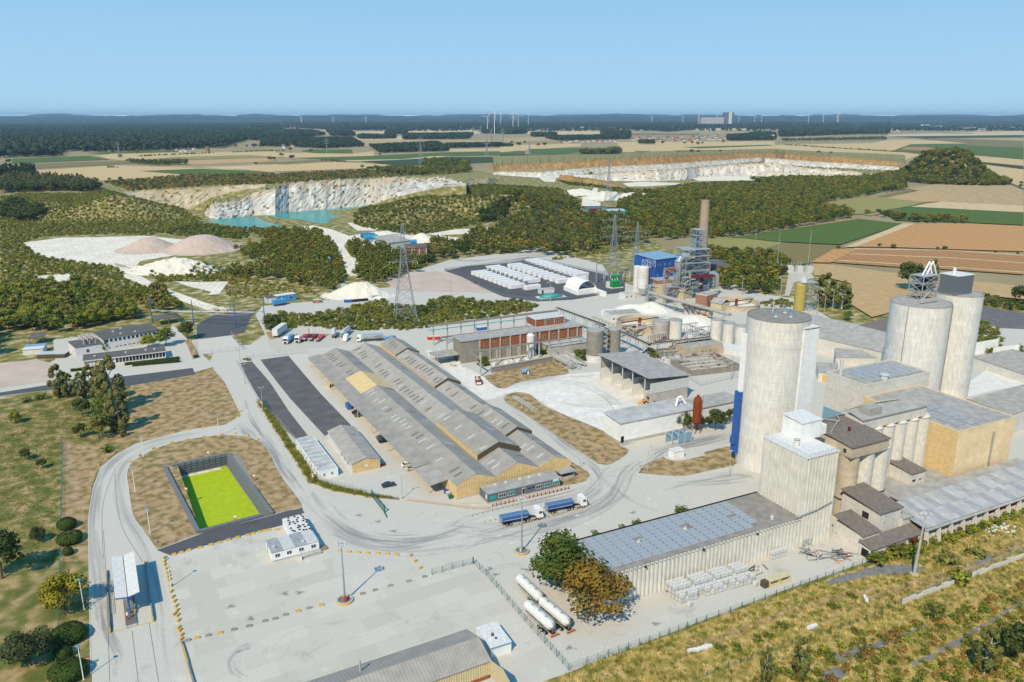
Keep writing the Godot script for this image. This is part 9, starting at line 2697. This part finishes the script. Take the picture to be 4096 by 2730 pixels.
func car(at: Vector2,turn: float,m: String,label: String) -> void:
	var o := thing("parked_car",label, "car",v3(at,.12),turn)
	part(o, "body",mb().slab_xy([W(-2.2,.35),W(2.15,.3),W(2.25,.6),W(2.1,.82),W(1.1,.98),W(-1.75,1.02),W(-2.2,.9)],-.88,.88),M[m])
	part(o, "windows",mb().hexa([V(-1.75,1.0,.82),V(1.1,.96,.82),V(1.1,.96,-.82),V(-1.75,1.0,-.82),V(-1.15,1.44,.64),V(.3,1.46,.64),V(.3,1.46,-.64),V(-1.15,1.44,-.64)]),M.glass)
	part(o, "roof",mb().box(-1.2,.35,1.44,1.5,-.66,.66),M[m])
	for x in [-1.35,1.35]:
		for z in [-.82,.82]:
			wheel(o,x,z,.33,.22)
	for z in [-.6,.6]:
		part(o, "headlight",mb().box(2.12,2.24,.6,.74,z - .2,z + .2),M.white_paint)
		part(o, "tail_light",mb().box(-2.24,-2.15,.7,.86,z - .18,z + .18),M.red_paint)

# lorry cab: nose at x = 0,looking to +x
func cab(o: Node3D,x: float,m := "white_paint") -> void:
	var c := part(o, "cab",mb().slab_xy([W(x - 2.3,.9),W(x,.7),W(x,1.9),W(x - .25,3.1),W(x - .7,3.75),W(x - 2.3,3.85)],-1.22,1.22),M[m])
	part(c, "windscreen",mb().hexa([V(x + .02,1.95,1.1),V(x + .02,1.95,-1.1),V(x - .1,1.95,-1.1),V(x - .1,1.95,1.1),V(x - .22,3.05,1.1),V(x - .22,3.05,-1.1),V(x - .34,3.05,-1.1),V(x - .34,3.05,1.1)]),M.glass)
	part(c, "grille",mb().box(x - .02,x + .06,.8,1.6,-.8,.8),M.dark)
	for s in [-1,1]:
		part(c, "side_window",mb().box(x - 1.4,x - .5,2.05,2.85,s * 1.23 - .02,s * 1.23 + .02),M.glass)
		part(c, "mirror",mb().box(x - .3,x - .15,2.0,2.8,s * 1.5 - .12,s * 1.5 + .12),M.dark)
		wheel(o,x - 1.3,s * 1.05,.5)

func chassis(o: Node3D,x0: float,x1: float,axles: Array) -> void:
	part(o, "chassis",mb().box(x0,x1,.85,1.1,-.5,.5),M.dark)
	for x in axles:
		for s in [-1,1]:
			wheel(o,x,s * 1.0,.5,.5)

func tank_body(o: Node3D,x0: float,x1: float,y: float,r: float,m: String) -> void:
	var b := mb()
	b.cyl(V(x0 + .8,y,0),V(x1 - .8,y,0),r,r,26,false)
	for e in [[x0 + .8,-1.0],[x1 - .8,1.0]]:
		for k in 3:
			var a0 := k * PI / 6
			var a1 := (k + 1) * PI / 6
			b.cyl(V(e[0] + e[1] * sin(a0) * .8,y,0),V(e[0] + e[1] * sin(a1) * .8,y,0),r * cos(a0),maxf(r * cos(a1),.01),26,false)
	var t := part(o, "tank",b,M[m])
	for k in 3:
		part(t, "hatch",mb().cyl(V(lerpf(x0,x1,.25 + k * .25),y + r - .05,0),V(lerpf(x0,x1,.25 + k * .25),y + r + .2,0),.35,.3,12),M.steel)
	part(t, "walkway",mb().box(x0 + 1,x1 - 1,y + r + .02,y + r + .1,.35,.8),M.steel)
	part(o, "ladder",mb().bar(V(x0 - .1,1,-.2),V(x0 + .2,y + r,-.2),.06).bar(V(x0 - .1,1,.2),V(x0 + .2,y + r,.2),.06),M.steel)

func build_vehicles() -> void:
	mat("tarpaulin",lin(.13,.25,.47),.6, "strong",5)
	for q in [[W(-62.2,-297.6), "dark", "dark saloon car parked under the lean-to edge behind another"],[W(-60.7,-294.4), "slate_clad", "dark grey hatchback car parked beside the dark saloon"],[W(-48.2,-271.7), "slate_clad", "charcoal estate car beside the black car at the lean-to"],[W(-46.8,-268.5), "dark", "black car parked beside the charcoal estate"],[W(-35.66,-247.68), "white_paint", "white car parked by the lean-to of the warehouse"],[W(-33.88,-244.99), "grey_clad", "silver car parked beside the white car"],[W(-39.83,-232.4), "dark_blue", "dark navy car parked alone on the pale concrete"]]:
		if q[1] == "dark_blue" and not M.has("dark_blue"):
			mat("dark_blue",lin(.02,.025,.05),.3)
		M.dark.roughness = .6
		car(q[0],ST + (PI if q[0].x > 0 else 0.0),q[1],q[2])
	var o := thing("scooter", "white motor scooter standing on the concrete near the silver car", "scooter",v3(W(-29.83,-240.72),.12),1.0)
	part(o, "body",mb().blob(V(-.35,.65,0),V(.5,.25,.2),10,6).box(-.2,.4,.25,.35,-.15,.15).bar(V(.45,.3,0),V(.6,1.1,0),.25,.1),M.white_paint)
	part(o, "handlebar",mb().bar(V(.58,1.1,-.35),V(.58,1.1,.35),.06),M.dark)
	wheel(o,-.6,0,.26,.12)
	wheel(o,.65,0,.26,.12)
	for q in [[W(-2.46,-207.29),W(8.11,-211.49), "blue tipper lorry with white cab waiting behind the other one"],[W(11.18,-214.71),W(21.87,-218.96), "blue tipper lorry with white cab at the head of the truck lane"]]:
		o = along("tipper_lorry",q[2], "truck",q[0],q[1], "",.1)
		var f := 12.2
		cab(o,f)
		chassis(o,6.2,f - 2,[f - 5.0,f - 6.1])
		chassis(o,-.6,6.4,[.6,1.8])
		var b := mb().hexa([V(-.4,1.3,.8),V(7.3,1.3,.8),V(7.3,1.3,-.8),V(-.4,1.3,-.8),V(-.9,2.9,1.25),V(7.7,2.9,1.25),V(7.7,2.9,-1.25),V(-.9,2.9,-1.25)])
		var t := part(o, "tub",b,M.blue_paint)
		part(t, "tarpaulin",mb().slab_xy([W(-1.27,2.9),W(1.27,2.9),W(.7,3.2),W(-.7,3.2)],0,8.5),M.tarpaulin).transform = Transform3D(Basis(Vector3.UP,PI / 2),V(-.85,0,0))
		part(t, "stripe",mb().bar(V(-.5,1.75,.98),V(7.3,1.75,.98),.04,.08),M.white_paint)
		part(t, "tail_gate",mb().box(-.98,-.86,1.4,2.9,-1.2,1.2),M.blue_faded)
		for s in [-1,1]:
			part(t, "tail_light",mb().box(-.95,-.85,.95,1.15,s * .9 - .2,s * .9 + .2),M.red_paint)
			part(o, "fuel_tank",mb().cyl(V(f - 4.0,.8,s * .95),V(f - 2.5,.8,s * .95),.32,.32,12),M.steel)
		part(o, "red_box",mb().box(f - 2.7,f - 2.3,1.0,1.5,.9,1.25),M.red_paint)
	for q in [[-18.6,-17.6,-17.9,-7.2, "white silo trailer standing alone ahead of the other two"],[-22.0,-7.0,-20.8,3.6, "white silo trailer against the wire fence"],[-18.2,-6.6,-16.8,4.0, "white silo trailer on the side of the sumac trees"]]:
		o = along("silo_trailer",q[4], "trailer",sp(q[2],q[3]),sp(q[0],q[1]), "",.1)
		tank_body(o,0,11,2.45,1.2, "tank_white")
		chassis(o,-.4,10.5,[1.6,2.9,4.2])
		part(o, "rear_bumper",mb().box(-.7,-.5,.7,1.0,-1.2,1.2),M.orange_paint)
		part(o, "side_guard",mb().box(3,9,.9,1.15,1.05,1.15).box(3,9,.9,1.15,-1.15,-1.05),M.steel)
		for k in 3:
			part(o, "cone",mb().cyl(V(2.4 + k * 3,1.6,0),V(2.4 + k * 3,.8,0),.9,.25,14),M.tank_white)
	o = thing("wheel_loader", "dusty orange wheel loader before the powder bays", "loader",v3(W(56.6,-308.6),.1),ST + PI * .92)
	part(o, "body",mb().box(-2.8,-.2,1.0,2.2,-1,1).box(-.2,1.8,.9,1.7,-.8,.8),M.amber)
	part(o, "cabin",mb().box(-1.2,.5,2.2,3.6,-.8,.8),M.dusty_roof)
	part(o, "cabin_glass",mb().box(-1.1,.54,2.4,3.3,-.84,.84),M.glass)
	part(o, "arm",mb().bar(V(1,1.8,.6),V(3.2,.8,.6),.3).bar(V(1,1.8,-.6),V(3.2,.8,-.6),.3),M.amber)
	part(o, "bucket",mb().slab_xy([W(3.0,.1),W(4.6,.05),W(3.4,.5),W(3.2,1.3)],-1.5,1.5),M.amber)
	for x in [-1.8,1.4]:
		for z in [-1.1,1.1]:
			wheel(o,x,z,.85,.6)
	var away := -W(-104.2,-403.4).angle_to_point(W(-103.2,-415.1))
	o = thing("box_trailer", "long grey box trailer parked beside the bushes", "trailer",v3(W(-127.6,-409.5),.12),away)
	bx(o, "body",0,14.5,1.2,4.8,-1.5,1.5, "grey_clad")
	bx(o, "roof",-.05,14.55,4.8,4.9,-1.55,1.55, "white_wall")
	bx(o, "rear_door",-.06,0,1.3,4.6,-1.4,1.4, "white_wall")
	chassis(o,.4,14,[2,3.3])
	for q in [[W(-118.6,-396.8), "flat", "white lorry cab with low side trailer carrying a blue sheet"],[W(-113,-398.8), "red", "white lorry cab coupled to a red low loader"]]:
		o = thing("parked_lorry",q[2], "truck",v3(q[0],.12),away + PI)
		cab(o,0)
		chassis(o,-14.5,-2,[-4.6,-11.5,-12.8])
		if q[1] == "flat":
			bx(o, "side_board",-15,-4,1.2,2.0,-1.3,-1.2, "cast_concrete")
			bx(o, "side_board",-15,-4,1.2,2.0,1.2,1.3, "cast_concrete")
			bx(o, "blue_sheet",-11,-5,1.2,2.9,-1.0,1.0, "blue_bright")
		bx(o, "deck",-15,-3,1.1,1.22,-1.3,1.3, "red_paint" if q[1] == "red" else "timber")
		if q[1] == "red":
			for s in [-.8,.8]:
				bx(o, "ramp",-15.2,-15,1.2,4.4,s - .4,s + .4, "grey_clad")
	for q in [[W(-110.5,-404.1), "dark_red", "dull red low loader trailer beside the white lorry"],[W(-107.1,-404.1), "dark_red", "dull red low loader trailer between two others"],[W(-103.4,-403.2), "red_paint", "bright red low loader trailer with raised pale ramps"]]:
		o = thing("low_loader",q[2], "trailer",v3(q[0],.12),away)
		bx(o, "deck",0,10,1.0,1.25,-1.35,1.35,q[1])
		bx(o, "gooseneck",-2,0,1.2,1.6,-1.1,1.1, "cast_concrete")
		chassis(o,-1.6,10,[7,8.3])
		for s in [-.8,.8]:
			bx(o, "ramp",10,10.2,1.2,4.6,s - .45,s + .45, "grey_clad")
		if q[1] == "red_paint":
			part(o, "spare_wheel",mb().ring(V(-.8,1.75,-.4),.35,.16,12,6),M.rubber)
	o = thing("silo_trailer", "short white tank trailer parked beside the bushes", "trailer",v3(W(-95.5,-408.2),.12),away + .3)
	tank_body(o,0,11,2.5,1.25, "tank_white")
	chassis(o,0,10,[2,3.3])
	o = thing("silo_trailer", "white and blue tank trailer behind the white van", "trailer",v3(W(-91.2,-409.1),.12),away)
	tank_body(o,0,13,2.6,1.35, "tank_white")
	chassis(o,0,12,[2,3.3])
	bx(o, "blue_panel",10,12,1.6,3.4,1.28,1.34, "blue_paint")
	o = thing("white_van", "white box van parked before the tank trailer", "van",v3(W(-88.6,-402),.12),away + PI + .1)
	bx(o, "body",-6,-.9,.5,3.0,-1.1,1.1, "white_paint")
	part(o, "cab",mb().slab_xy([W(-.9,.5),W(.4,.5),W(.35,1.3),W(-.5,2.2),W(-.9,2.3)],-1,1),M.white_paint)
	bx(o, "side_window",-3,-1.6,1.7,2.4,1.1,1.13, "glass")
	for x in [-4.8,-.4]:
		for z in [-1,1]:
			wheel(o,x,z,.38,.25)
	o = along("tanker_lorry", "white cab with long polished steel tanker trailer", "truck",W(-68.3,-404.9),W(-82.3,-402), "",.12)
	var tl := W(-68.3,-404.9).distance_to(W(-82.3,-402))
	cab(o,tl)
	chassis(o,0,tl - 2,[1.6,3.0,tl - 4.6])
	tank_body(o,-.4,tl - 3.2,2.7,1.25, "metal_bright")
	words(o, "MASTERS",V(3.0,2.9,-1.24),PI,.9, "dark")
	for q in [[W(-65.8,-401.4),W(-61.9,-405.5), "blue_bright",2.6, "blue container behind the warehouse end"],[W(-91.9,-504.9),W(-87.3,-506.5), "blue_faded",2.2, "pale blue skip at the foot of the white heap"],[W(-107.8,-493.6),W(-102.7,-494.2), "blue_clad",2.0, "dark blue skip beside the scrap pile"],[W(-127.1,-491.8),W(-121.8,-494.2), "slate_clad",2.0, "grey skip with orange painted lettering panel"],[W(-45.3,-405.6),W(-38.3,-406.5), "red_paint",1.8, "long red skip beside the gantry frame"],[W(-19.4,-424.4),W(-13.4,-427.2), "blue_paint",1.8, "blue skip with white load behind the brick works"]]:
		o = along("skip_container",q[4], "skip",q[0],q[1])
		var l: float = q[0].distance_to(q[1])
		part(o, "body",mb().hexa([V(.3,.1,0),V(l - .3,.1,0),V(l - .3,.1,-2.4),V(.3,.1,-2.4),V(0,q[3],.1),V(l,q[3],.1),V(l,q[3],-2.5),V(0,q[3],-2.5)]),M[q[2]])
		for i in 5:
			bx(o, "rib",l * (i + .5) / 5 - .06,l * (i + .5) / 5 + .06,.2,q[3],0,.14,q[2])
		if q[2] == "slate_clad":
			bx(o, "painted_panel",.8,l * .7,.5,1.5,.1,.16, "orange_paint")
		bx(o, "load",.3,l - .3,q[3] - .1,q[3] + .12,-2.2,-.2, "white_wall" if q[2] != "blue_bright" else "blue_faded")
	o = thing("open_container", "maroon open top container filled with rubble at the verge", "container",v3(W(-13.5,-332.1),.1),ST + 1.25)
	bx(o, "side_wall",0,6.0,.1,2.3,-2.4,-2.3, "dark_red")
	bx(o, "side_wall",0,6.0,.1,2.3,-.1,0, "dark_red")
	bx(o, "end_wall",0,.1,.1,2.3,-2.3,-.1, "dark_red")
	bx(o, "end_wall",5.9,6.0,.1,2.3,-2.3,-.1, "dark_red")
	bx(o, "striped_plate",-.06,0,.5,1.5,-2.2,-.2, "white_wall")
	bx(o, "lettering_band",1.2,4.8,1.5,1.9,-2.45,-2.4, "white_wall")
	for i in 16:
		part(o, "rubble",mb().blob(V(rng.randf_range(.5,5.5),2.1,rng.randf_range(-2,-.4)),V(.5,.4,.4),6,4),M[["timber", "white_wall", "cast_concrete", "amber"][i % 4]])
	o = along("portable_cabin", "bright blue cabin with white roof at the chalk crossing", "cabin",W(-150.3,-492.7),W(-144.7,-497.2))
	bx(o, "wall",0,13,.2,4.4,-5,0, "blue_bright")
	bx(o, "roof",-.2,13.2,4.4,4.7,-5.2,.2, "white_wall")
	window(o,V(9.5,1.8,0),3,1.6,0)
	o = along("portable_cabin", "cream cabin with white door next to the bright blue cabin", "cabin",W(-155.9,-489.7),W(-151,-492.7))
	bx(o, "wall",0,10,.2,4,-6,0, "grey_clad")
	bx(o, "roof",-.2,10.2,4,4.3,-6.2,.2, "bitumen")
	door(o,V(2,.3,0),1.4,2.4,0)
	window(o,V(6.5,1.6,0),1.6,1.4,0)
	o = along("tipper_trailer", "blue tipper trailer parked before the bright blue cabin", "trailer",W(-149.7,-482.5),W(-143,-488.3))
	var bl := W(-149.7,-482.5).distance_to(W(-143,-488.3))
	part(o, "tub",mb().hexa([V(.3,1.3,.3),V(bl,1.3,.3),V(bl,1.3,-2),V(.3,1.3,-2),V(0,3.8,.6),V(bl,3.8,.6),V(bl,3.8,-2.4),V(0,3.8,-2.4)]),M.blue_bright)
	chassis(o,0,bl,[bl - 2,bl - 3.3])
	for k in 7:
		single("scrap_roll", "black roll of scrap in the pile beside the skip", "scrap",mb().blob(Vector3.ZERO,V(1.6,1.2,1.2),8,5),M.dark,v3(W(-101.8,-496.6).lerp(W(-94.4,-499.7),k / 6.0),.6),rng.randf() * 3, "black scrap pile")

# ------------------------------------------------------------------ small things

func build_small() -> void:
	var t := thing("liquid_tote", "white caged liquid tote in the stacks along the ribbed shed", "tote",v3(sp(14,2)),ST, "stacked liquid totes along the shed wall")
	t.set_meta("base_name", "liquid_tote")
	part(t, "tank",mb().box(-.54,.54,.18,1.12,-.44,.44),M.plastic_white)
	part(t, "pallet",mb().box(-.6,.6,0,.16,-.5,.5),M.steel)
	var cg := mb()
	for i in 5:
		cg.box(-.6 + i * .29,-.56 + i * .29,.16,1.16,.47,.5).box(-.6,-.57,.16,1.16,-.5 + i * .24,-.46 + i * .24)
	for y in [.4,.75,1.12]:
		cg.box(-.6,.6,y,y + .04,.47,.5).box(-.6,.6,y,y + .04,-.5,-.47).box(-.6,-.57,y,y + .04,-.47,.47).box(.57,.6,y,y + .04,-.47,.47)
	part(t, "cage",cg,M.grey_clad)
	part(t, "cap",mb().cyl(V(0,1.12,0),V(0,1.2,0),.12,.12,8),M.dark_red)
	var first := true
	for i in 18:
		for j in 5:
			for k in 3:
				var x := 13.2 + i * 1.27 + j * .2
				if (k == 2 and (j > 2 or i % 5 == 4)) or (k == 1 and j == 4 and i % 3 == 1) or (j == 4 and i in [4,5,11]):
					continue
				if first:
					first = false
					continue
				copy(t,v3(sp(x + rng.randfn() * .05,1.6 + j * 1.12 + i * .06),.1 + k * 1.18),ST + rng.randfn() * .04)
	for i in 8:
		copy(t,v3(sp(48.5 + (i % 4) * 1.3,1.0),.1 + (i / 4) * 1.18),ST, "blueish caged liquid tote by the ribbed shed near the timber pile", "liquid totes near the timber pile")
	for q in [[34.8,7.2,0],[35.4,8.6,0],[34.2,6.0,1],[14.8,8.2,0]]:
		copy(t,v3(sp(q[0],q[1]),.1 + q[2] * 1.18),ST + .3, "loose liquid tote standing off the end of the stacks", "loose liquid totes")
	for i in 44:
		var a := rng.randf()
		var q := sp(57 + a * 12 + rng.randfn() * 1.2,3.5 + a * 6 + rng.randfn() * 1.6)
		single("scrap_plank", "loose plank or pipe in the scrap pile at the tower foot", "scrap",mb().bar(V(-1.6,.15,0),V(1.6,.35,0),.16,.1),M[["timber", "dark", "white_wall", "blue_faded", "blue_faded", "orange_paint", "wood_dark"][i % 7]],v3(q,.1 + rng.randf() * .5),rng.randf() * 3.1, "scrap pile at the tower foot")
	for i in 14:
		single("scrap_plank", "broken timber in the heap beside the totes", "scrap",mb().bar(V(-1.2,.15,0),V(1.2,.3,0),.25,.1),M[["timber", "white_wall", "wood_dark"][i % 3]],v3(sp(40.5 + rng.randfn() * 1.6,4.0 + rng.randfn()),.1 + rng.randf() * .4),rng.randf() * 3.1, "timber heap beside the totes")
	for i in 6:
		single("dead_branch", "pale dead branch lying by the red shed door", "branch",mb().bar(V(-1.5,.2,0),V(1.5,.4,0),.14),M.timber,v3(sp(-3.0 + rng.randf() * 2.5,1.6 + rng.randf()),.1),rng.randf() * 3, "dead branches by the red door")
	var o := works("pallet_rack", "empty steel rack lying on its side beside the timber heap", "rack",38.0,10.0)
	part(o, "frame",mb().box(0,7,.1,.25,-1,1).box(0,7,1.6,1.75,-1,1).box(0,.2,.25,1.6,-1,1).box(3.4,3.6,.25,1.6,-1,1).box(6.8,7,.25,1.6,-1,1),M.beige_pale)
	bx(o, "drum",-1.6,-.2,.1,1.8,-.8,.8, "wood_dark")
	for i in 2:
		o = works("steel_rack", "grey steel stillage leaning at the tower wall", "rack",59.5 + i * 1.8,1.0, "steel stillages at the tower wall")
		part(o, "frame",mb().box(0,.1,.1,3,0,.1).box(1.5,1.6,.1,3,0,.1).box(.1,1.5,2.9,3,0,.1).box(.1,1.5,1.4,1.5,0,.1).bar(V(.1,1.5,.05),V(1.5,2.9,.05),.08),M.steel)
	for q in [[W(42.08,-151.1),6.0,.35],[W(70.26,-159.03),3.0,.5],[W(87.5,-170.34),2.4,1.2]]:
		o = thing("white_bale", "white wrapped bale lying on the dry bank", "bale",v3(q[0],.1),q[2], "white bales on the dry bank")
		var wm := mb()
		for k in int(q[1] * 2.2):
			var c := V((k / (q[1] * 2.2) - .45) * q[1],.3 + rng.randf() * .2,rng.randfn() * .2)
			wm.hexa([c + V(-.4,-.3,.4),c + V(.4,-.3,.35),c + V(.4,-.3,-.4),c + V(-.4,-.3,-.35),c + V(-.3,.3,.3),c + V(.35,.2,.3),c + V(.3,.35,-.3),c + V(-.35,.25,-.3)])
		part(o, "wrap",wm,M.plastic_white)
	for i in 60:
		var q := W(136.09,-203.3).lerp(W(145.75,-205.97),rng.randf()) + W(rng.randfn() * 1.2,rng.randfn() * 1.6)
		single("rubble_lump", "white lump in the rubble heap on the bank", "rubble",mb().blob(Vector3.ZERO,V(.35,.25,.3) * rng.randf_range(.6,1.5),6,4),M.white_wall,v3(q,.2),0, "white rubble heap on the bank")
	o = thing("floodlight_pole", "leaning concrete floodlight pole on the dry bank", "floodlight mast",v3(W(104.56,-180.9)),0)
	part(o, "pole",mb().cyl(Vector3.ZERO,V(.6,17.5,0),.45,.22,10),M.cast_concrete)
	part(o, "lamp_bar",mb().bar(V(-.8,17.4,0),V(2.2,17.6,0),.15),M.steel)
	for x in [-.7,.4,1.9]:
		part(o, "floodlight",mb().box(x - .35,x + .35,17.6,18.0,-.3,.3),M.grey_clad)
	bx(o, "footing",-.9,.9,0,.7,-.7,.7, "cast_concrete")
	for q in [[W(72.14,-240.02),9.0, "slim lamp pole with yellow foot before the great silo"],[W(45.5,-243.45),8.0, "slim lamp pole on the verge beside the long white shed"],[W(23.13,-246.51),4.0, "thin sign pole at the road bend"]]:
		o = thing("street_light",q[2], "street light",v3(q[0],.15))
		part(o, "pole",mb().cyl(Vector3.ZERO,V(0,q[1],0),.1,.07,8),M.cast_concrete)
		part(o, "lamp",mb().box(-.5,.5,q[1],q[1] + .14,-.16,.16),M.grey_clad)
	for q in [[W(12.08,-176.5), "sumac_green",13.5,1.1, "dark green sumac tree at the end of the solar shed"],[W(18.78,-164.45), "sumac_red",11.5,1.15, "reddish sumac tree before the red shed door"],[W(15.54,-179.39), "sumac_green",10.0,.85, "smaller green sumac tree touching the solar roof"],
			[W(-107.79,-165.72), "spray",9.0,.95, "yellow green tree beside the access road fence"],[W(-104.78,-146.14), "round_dark",8.5,1.0, "dense dark round tree on the lawn"],[W(-131.67,-179.39), "broad_c",13.0,1.0, "large dark tree at the lawn edge casting a long shadow"],[W(-132.86,-197.62), "round_dark",4.6,.75, "small dark round bush tree on the lawn"],
			[W(-193.1,-286.7), "broad_d",5.5,.95, "yellow green round bush tree alone on the lawn"],[W(-169.06,-252.71), "broad_c",4.2,1.1, "dark bush tree beside another on the lawn"],[W(-159.58,-245.83), "broad_c",3.6,1.1, "smaller dark bush tree on the lawn by the fence"],[W(-143.36,-259.01), "bush_a",3.0,1.2, "low green bush between road and fence"],
			[W(-162,-300.5), "birch_a",24.0,1.0, "tall drooping birch towering over the lawn tree row"],[W(-149,-278.7), "birch_a",19.0,.9, "tall birch with bare lower trunk in the tree row"],[W(-170.6,-309.1), "birch_a",17.0,.9, "middle birch of the tree row"],[W(-192.6,-316.8), "birch_b",15.0,1.0, "slim birch at the end of the tree row"],[W(-188.1,-316.8), "birch_b",11.0,1.1, "low birch beside the slim one"],[W(-181.7,-314.2), "birch_b",12.0,1.1, "birch between drive and lawn"],[W(-182.2,-322.2), "birch_b",13.0,1.0, "birch close to the drive"],
			[W(-153,-271.5), "broad_b",10.0,1.0, "round olive tree at the foot of the tall birches"],[W(-160.3,-272.5), "broad_c",5.5,1.1, "dark bush tree at the corner of the tree row"],[W(-159.2,-289.5), "broad_a",11.0,1.0, "green tree below the tall birches"],[W(-170.4,-293.4), "broad_c",8.0,1.0, "dark tree in the middle of the lawn row"],[W(-145.3,-273.5), "birch_b",5.0,1.2, "young birch bush beside the tree row"],[W(-198.8,-314.2), "bush_a",3.0,1.3, "green bush on the field edge"],[W(-203.5,-311.6), "bush_b",2.4,1.4, "olive bush on the field edge"],
			[W(-180,-394.4), "broad_a",9.5,1.25, "spreading green tree between the two offices"],[W(-187.2,-390.5), "broad_d",7.5,1.2, "lime tree before the office windows"],[W(-173.7,-407.6), "broad_c",9.5,1.1, "round tree beside the asphalt square"],[W(-206.8,-384.7), "birch_b",7.0,.9, "bare thin tree before the office wing"],[W(-133,-423.9), "broad_c",9.0,1.2, "dark bushy tree behind the grey box trailer"],
			[W(64.6,-279.7), "sumac_green",8.0,.8, "bushy tree behind the wash bay"],[W(77.5,-279.7), "broad_c",8.5,.9, "round tree beside the rust brown silo"],[W(74,-280.8), "broad_c",5.0,1.0, "low tree at the rust brown silo foot"],[W(82.8,-285.4), "wood_d",6.0,.8, "conical dark tree behind the rust brown silo"],[W(86.4,-288.9), "broad_c",5.5,1.0, "dark bush tree near the great silo"],
			[W(196.1,-483.1), "birch_b",22.0,1.3, "large grey green tree beside the straw field"],[W(204.7,-476.7), "birch_b",18.0,1.2, "grey green tree next to the straw field corner"],[W(271.6,-529), "broad_c",20.0,1.0, "dark tree behind the broad pale silo"],[W(288.7,-532.9), "birch_b",22.0,.7, "slim tree rising behind the broad silo"],[W(322.5,-489.7), "broad_c",12.0,1.2, "dark round tree at the disused asphalt"],[W(196.3,-447), "broad_a",6.0,1.1, "small green tree by the old hall"],[W(101.22,-143.26), "birch_b",12.0,.9, "young birch on the disused ground below the bank"],[W(60.84,-141.06), "birch_b",11.0,.7, "slim birch growing by the low wire fence"],[W(53.02,-139.64), "birch_b",10.0,.5, "thin bare birch by the low wire fence"],[W(100.05,-162.38), "broad_b",4.5,1.3, "large olive bush on the disused ground"],[W(110.25,-147), "broad_c",9.0,1.0, "dark tree at the edge of the disused ground"],[W(116.89,-187.3), "bush_b",3.6,1.4, "grey green bush near the floodlight pole"],[W(126.03,-190.8), "bush_b",2.8,1.4, "grey bush on the dry bank"],[W(114.9,-178.49), "bush_c",3.0,1.5, "bright green creeper bush on the broken wall"],[W(97.36,-186.16), "bush_a",3.6,1.4, "yellow green bush at the brown roofed shed"],[W(105.2,-189.62), "bush_a",3.8,1.4, "leafy bush below the brown roofed shed"],
			[W(23.4,-200.23), "bush_a",2.6,.8, "upright green bush behind the solar shed"],[W(31.83,-204.72), "bush_a",1.8,1.1, "low green bush behind the solar shed"],[W(36.31,-206.88), "bush_a",2.6,.8, "second upright bush behind the solar shed"],[W(51.01,-214.02), "bush_a",2.4,1.6, "wide green bush on the shed roof edge"],[W(-26.5,-554.4), "bush_b",2.0,1.0, "low bush at the edge of the pink gravel"]]:
		plant(q[1], "bush" if q[1].begins_with("bush") else "tree",q[4],q[0],q[2], "",q[3])
	for q in [[W(-129.14,-205.61),3.0,.95, "clipped round shrub first by the road fence"],[W(-124.21,-197.88),2.8,1.35, "wide clipped shrub touching the round one"],[W(-121.03,-191.17),2.2,.7, "small grey green clipped shrub beside the wide one"],[W(-101.15,-154.85),3.3,1.25, "large clipped shrub below the yellow green tree"],[W(-99.07,-148.6),2.6,.8, "globe shaped clipped shrub beside the large one"],[W(-94.67,-142.41),3.4,1.2, "large clipped shrub beside the no entry sign"]]:
		plant("clipped", "clipped_shrub",q[3],q[0],q[1], "",q[2])
	for i in 7:
		var q: Vector2 = P2([46.82,-151.3,50.21,-151.3,55.75,-154.56,58.66,-155.4,62.71,-158.82,78.22,-166.51,84.54,-170.83])[i]
		plant("bush_a", "bank_bush", "leafy green bush growing on the dry bank",q,rng.randf_range(1.2,2.0), "leafy bushes on the dry bank",1.2)
	for q in [W(-130.9,-370.2),W(-129,-369.3)]:
		plant("bush_b", "bank_bush", "low bush at the head of the truck park",q,1.4, "bushes at the truck park",1.4)
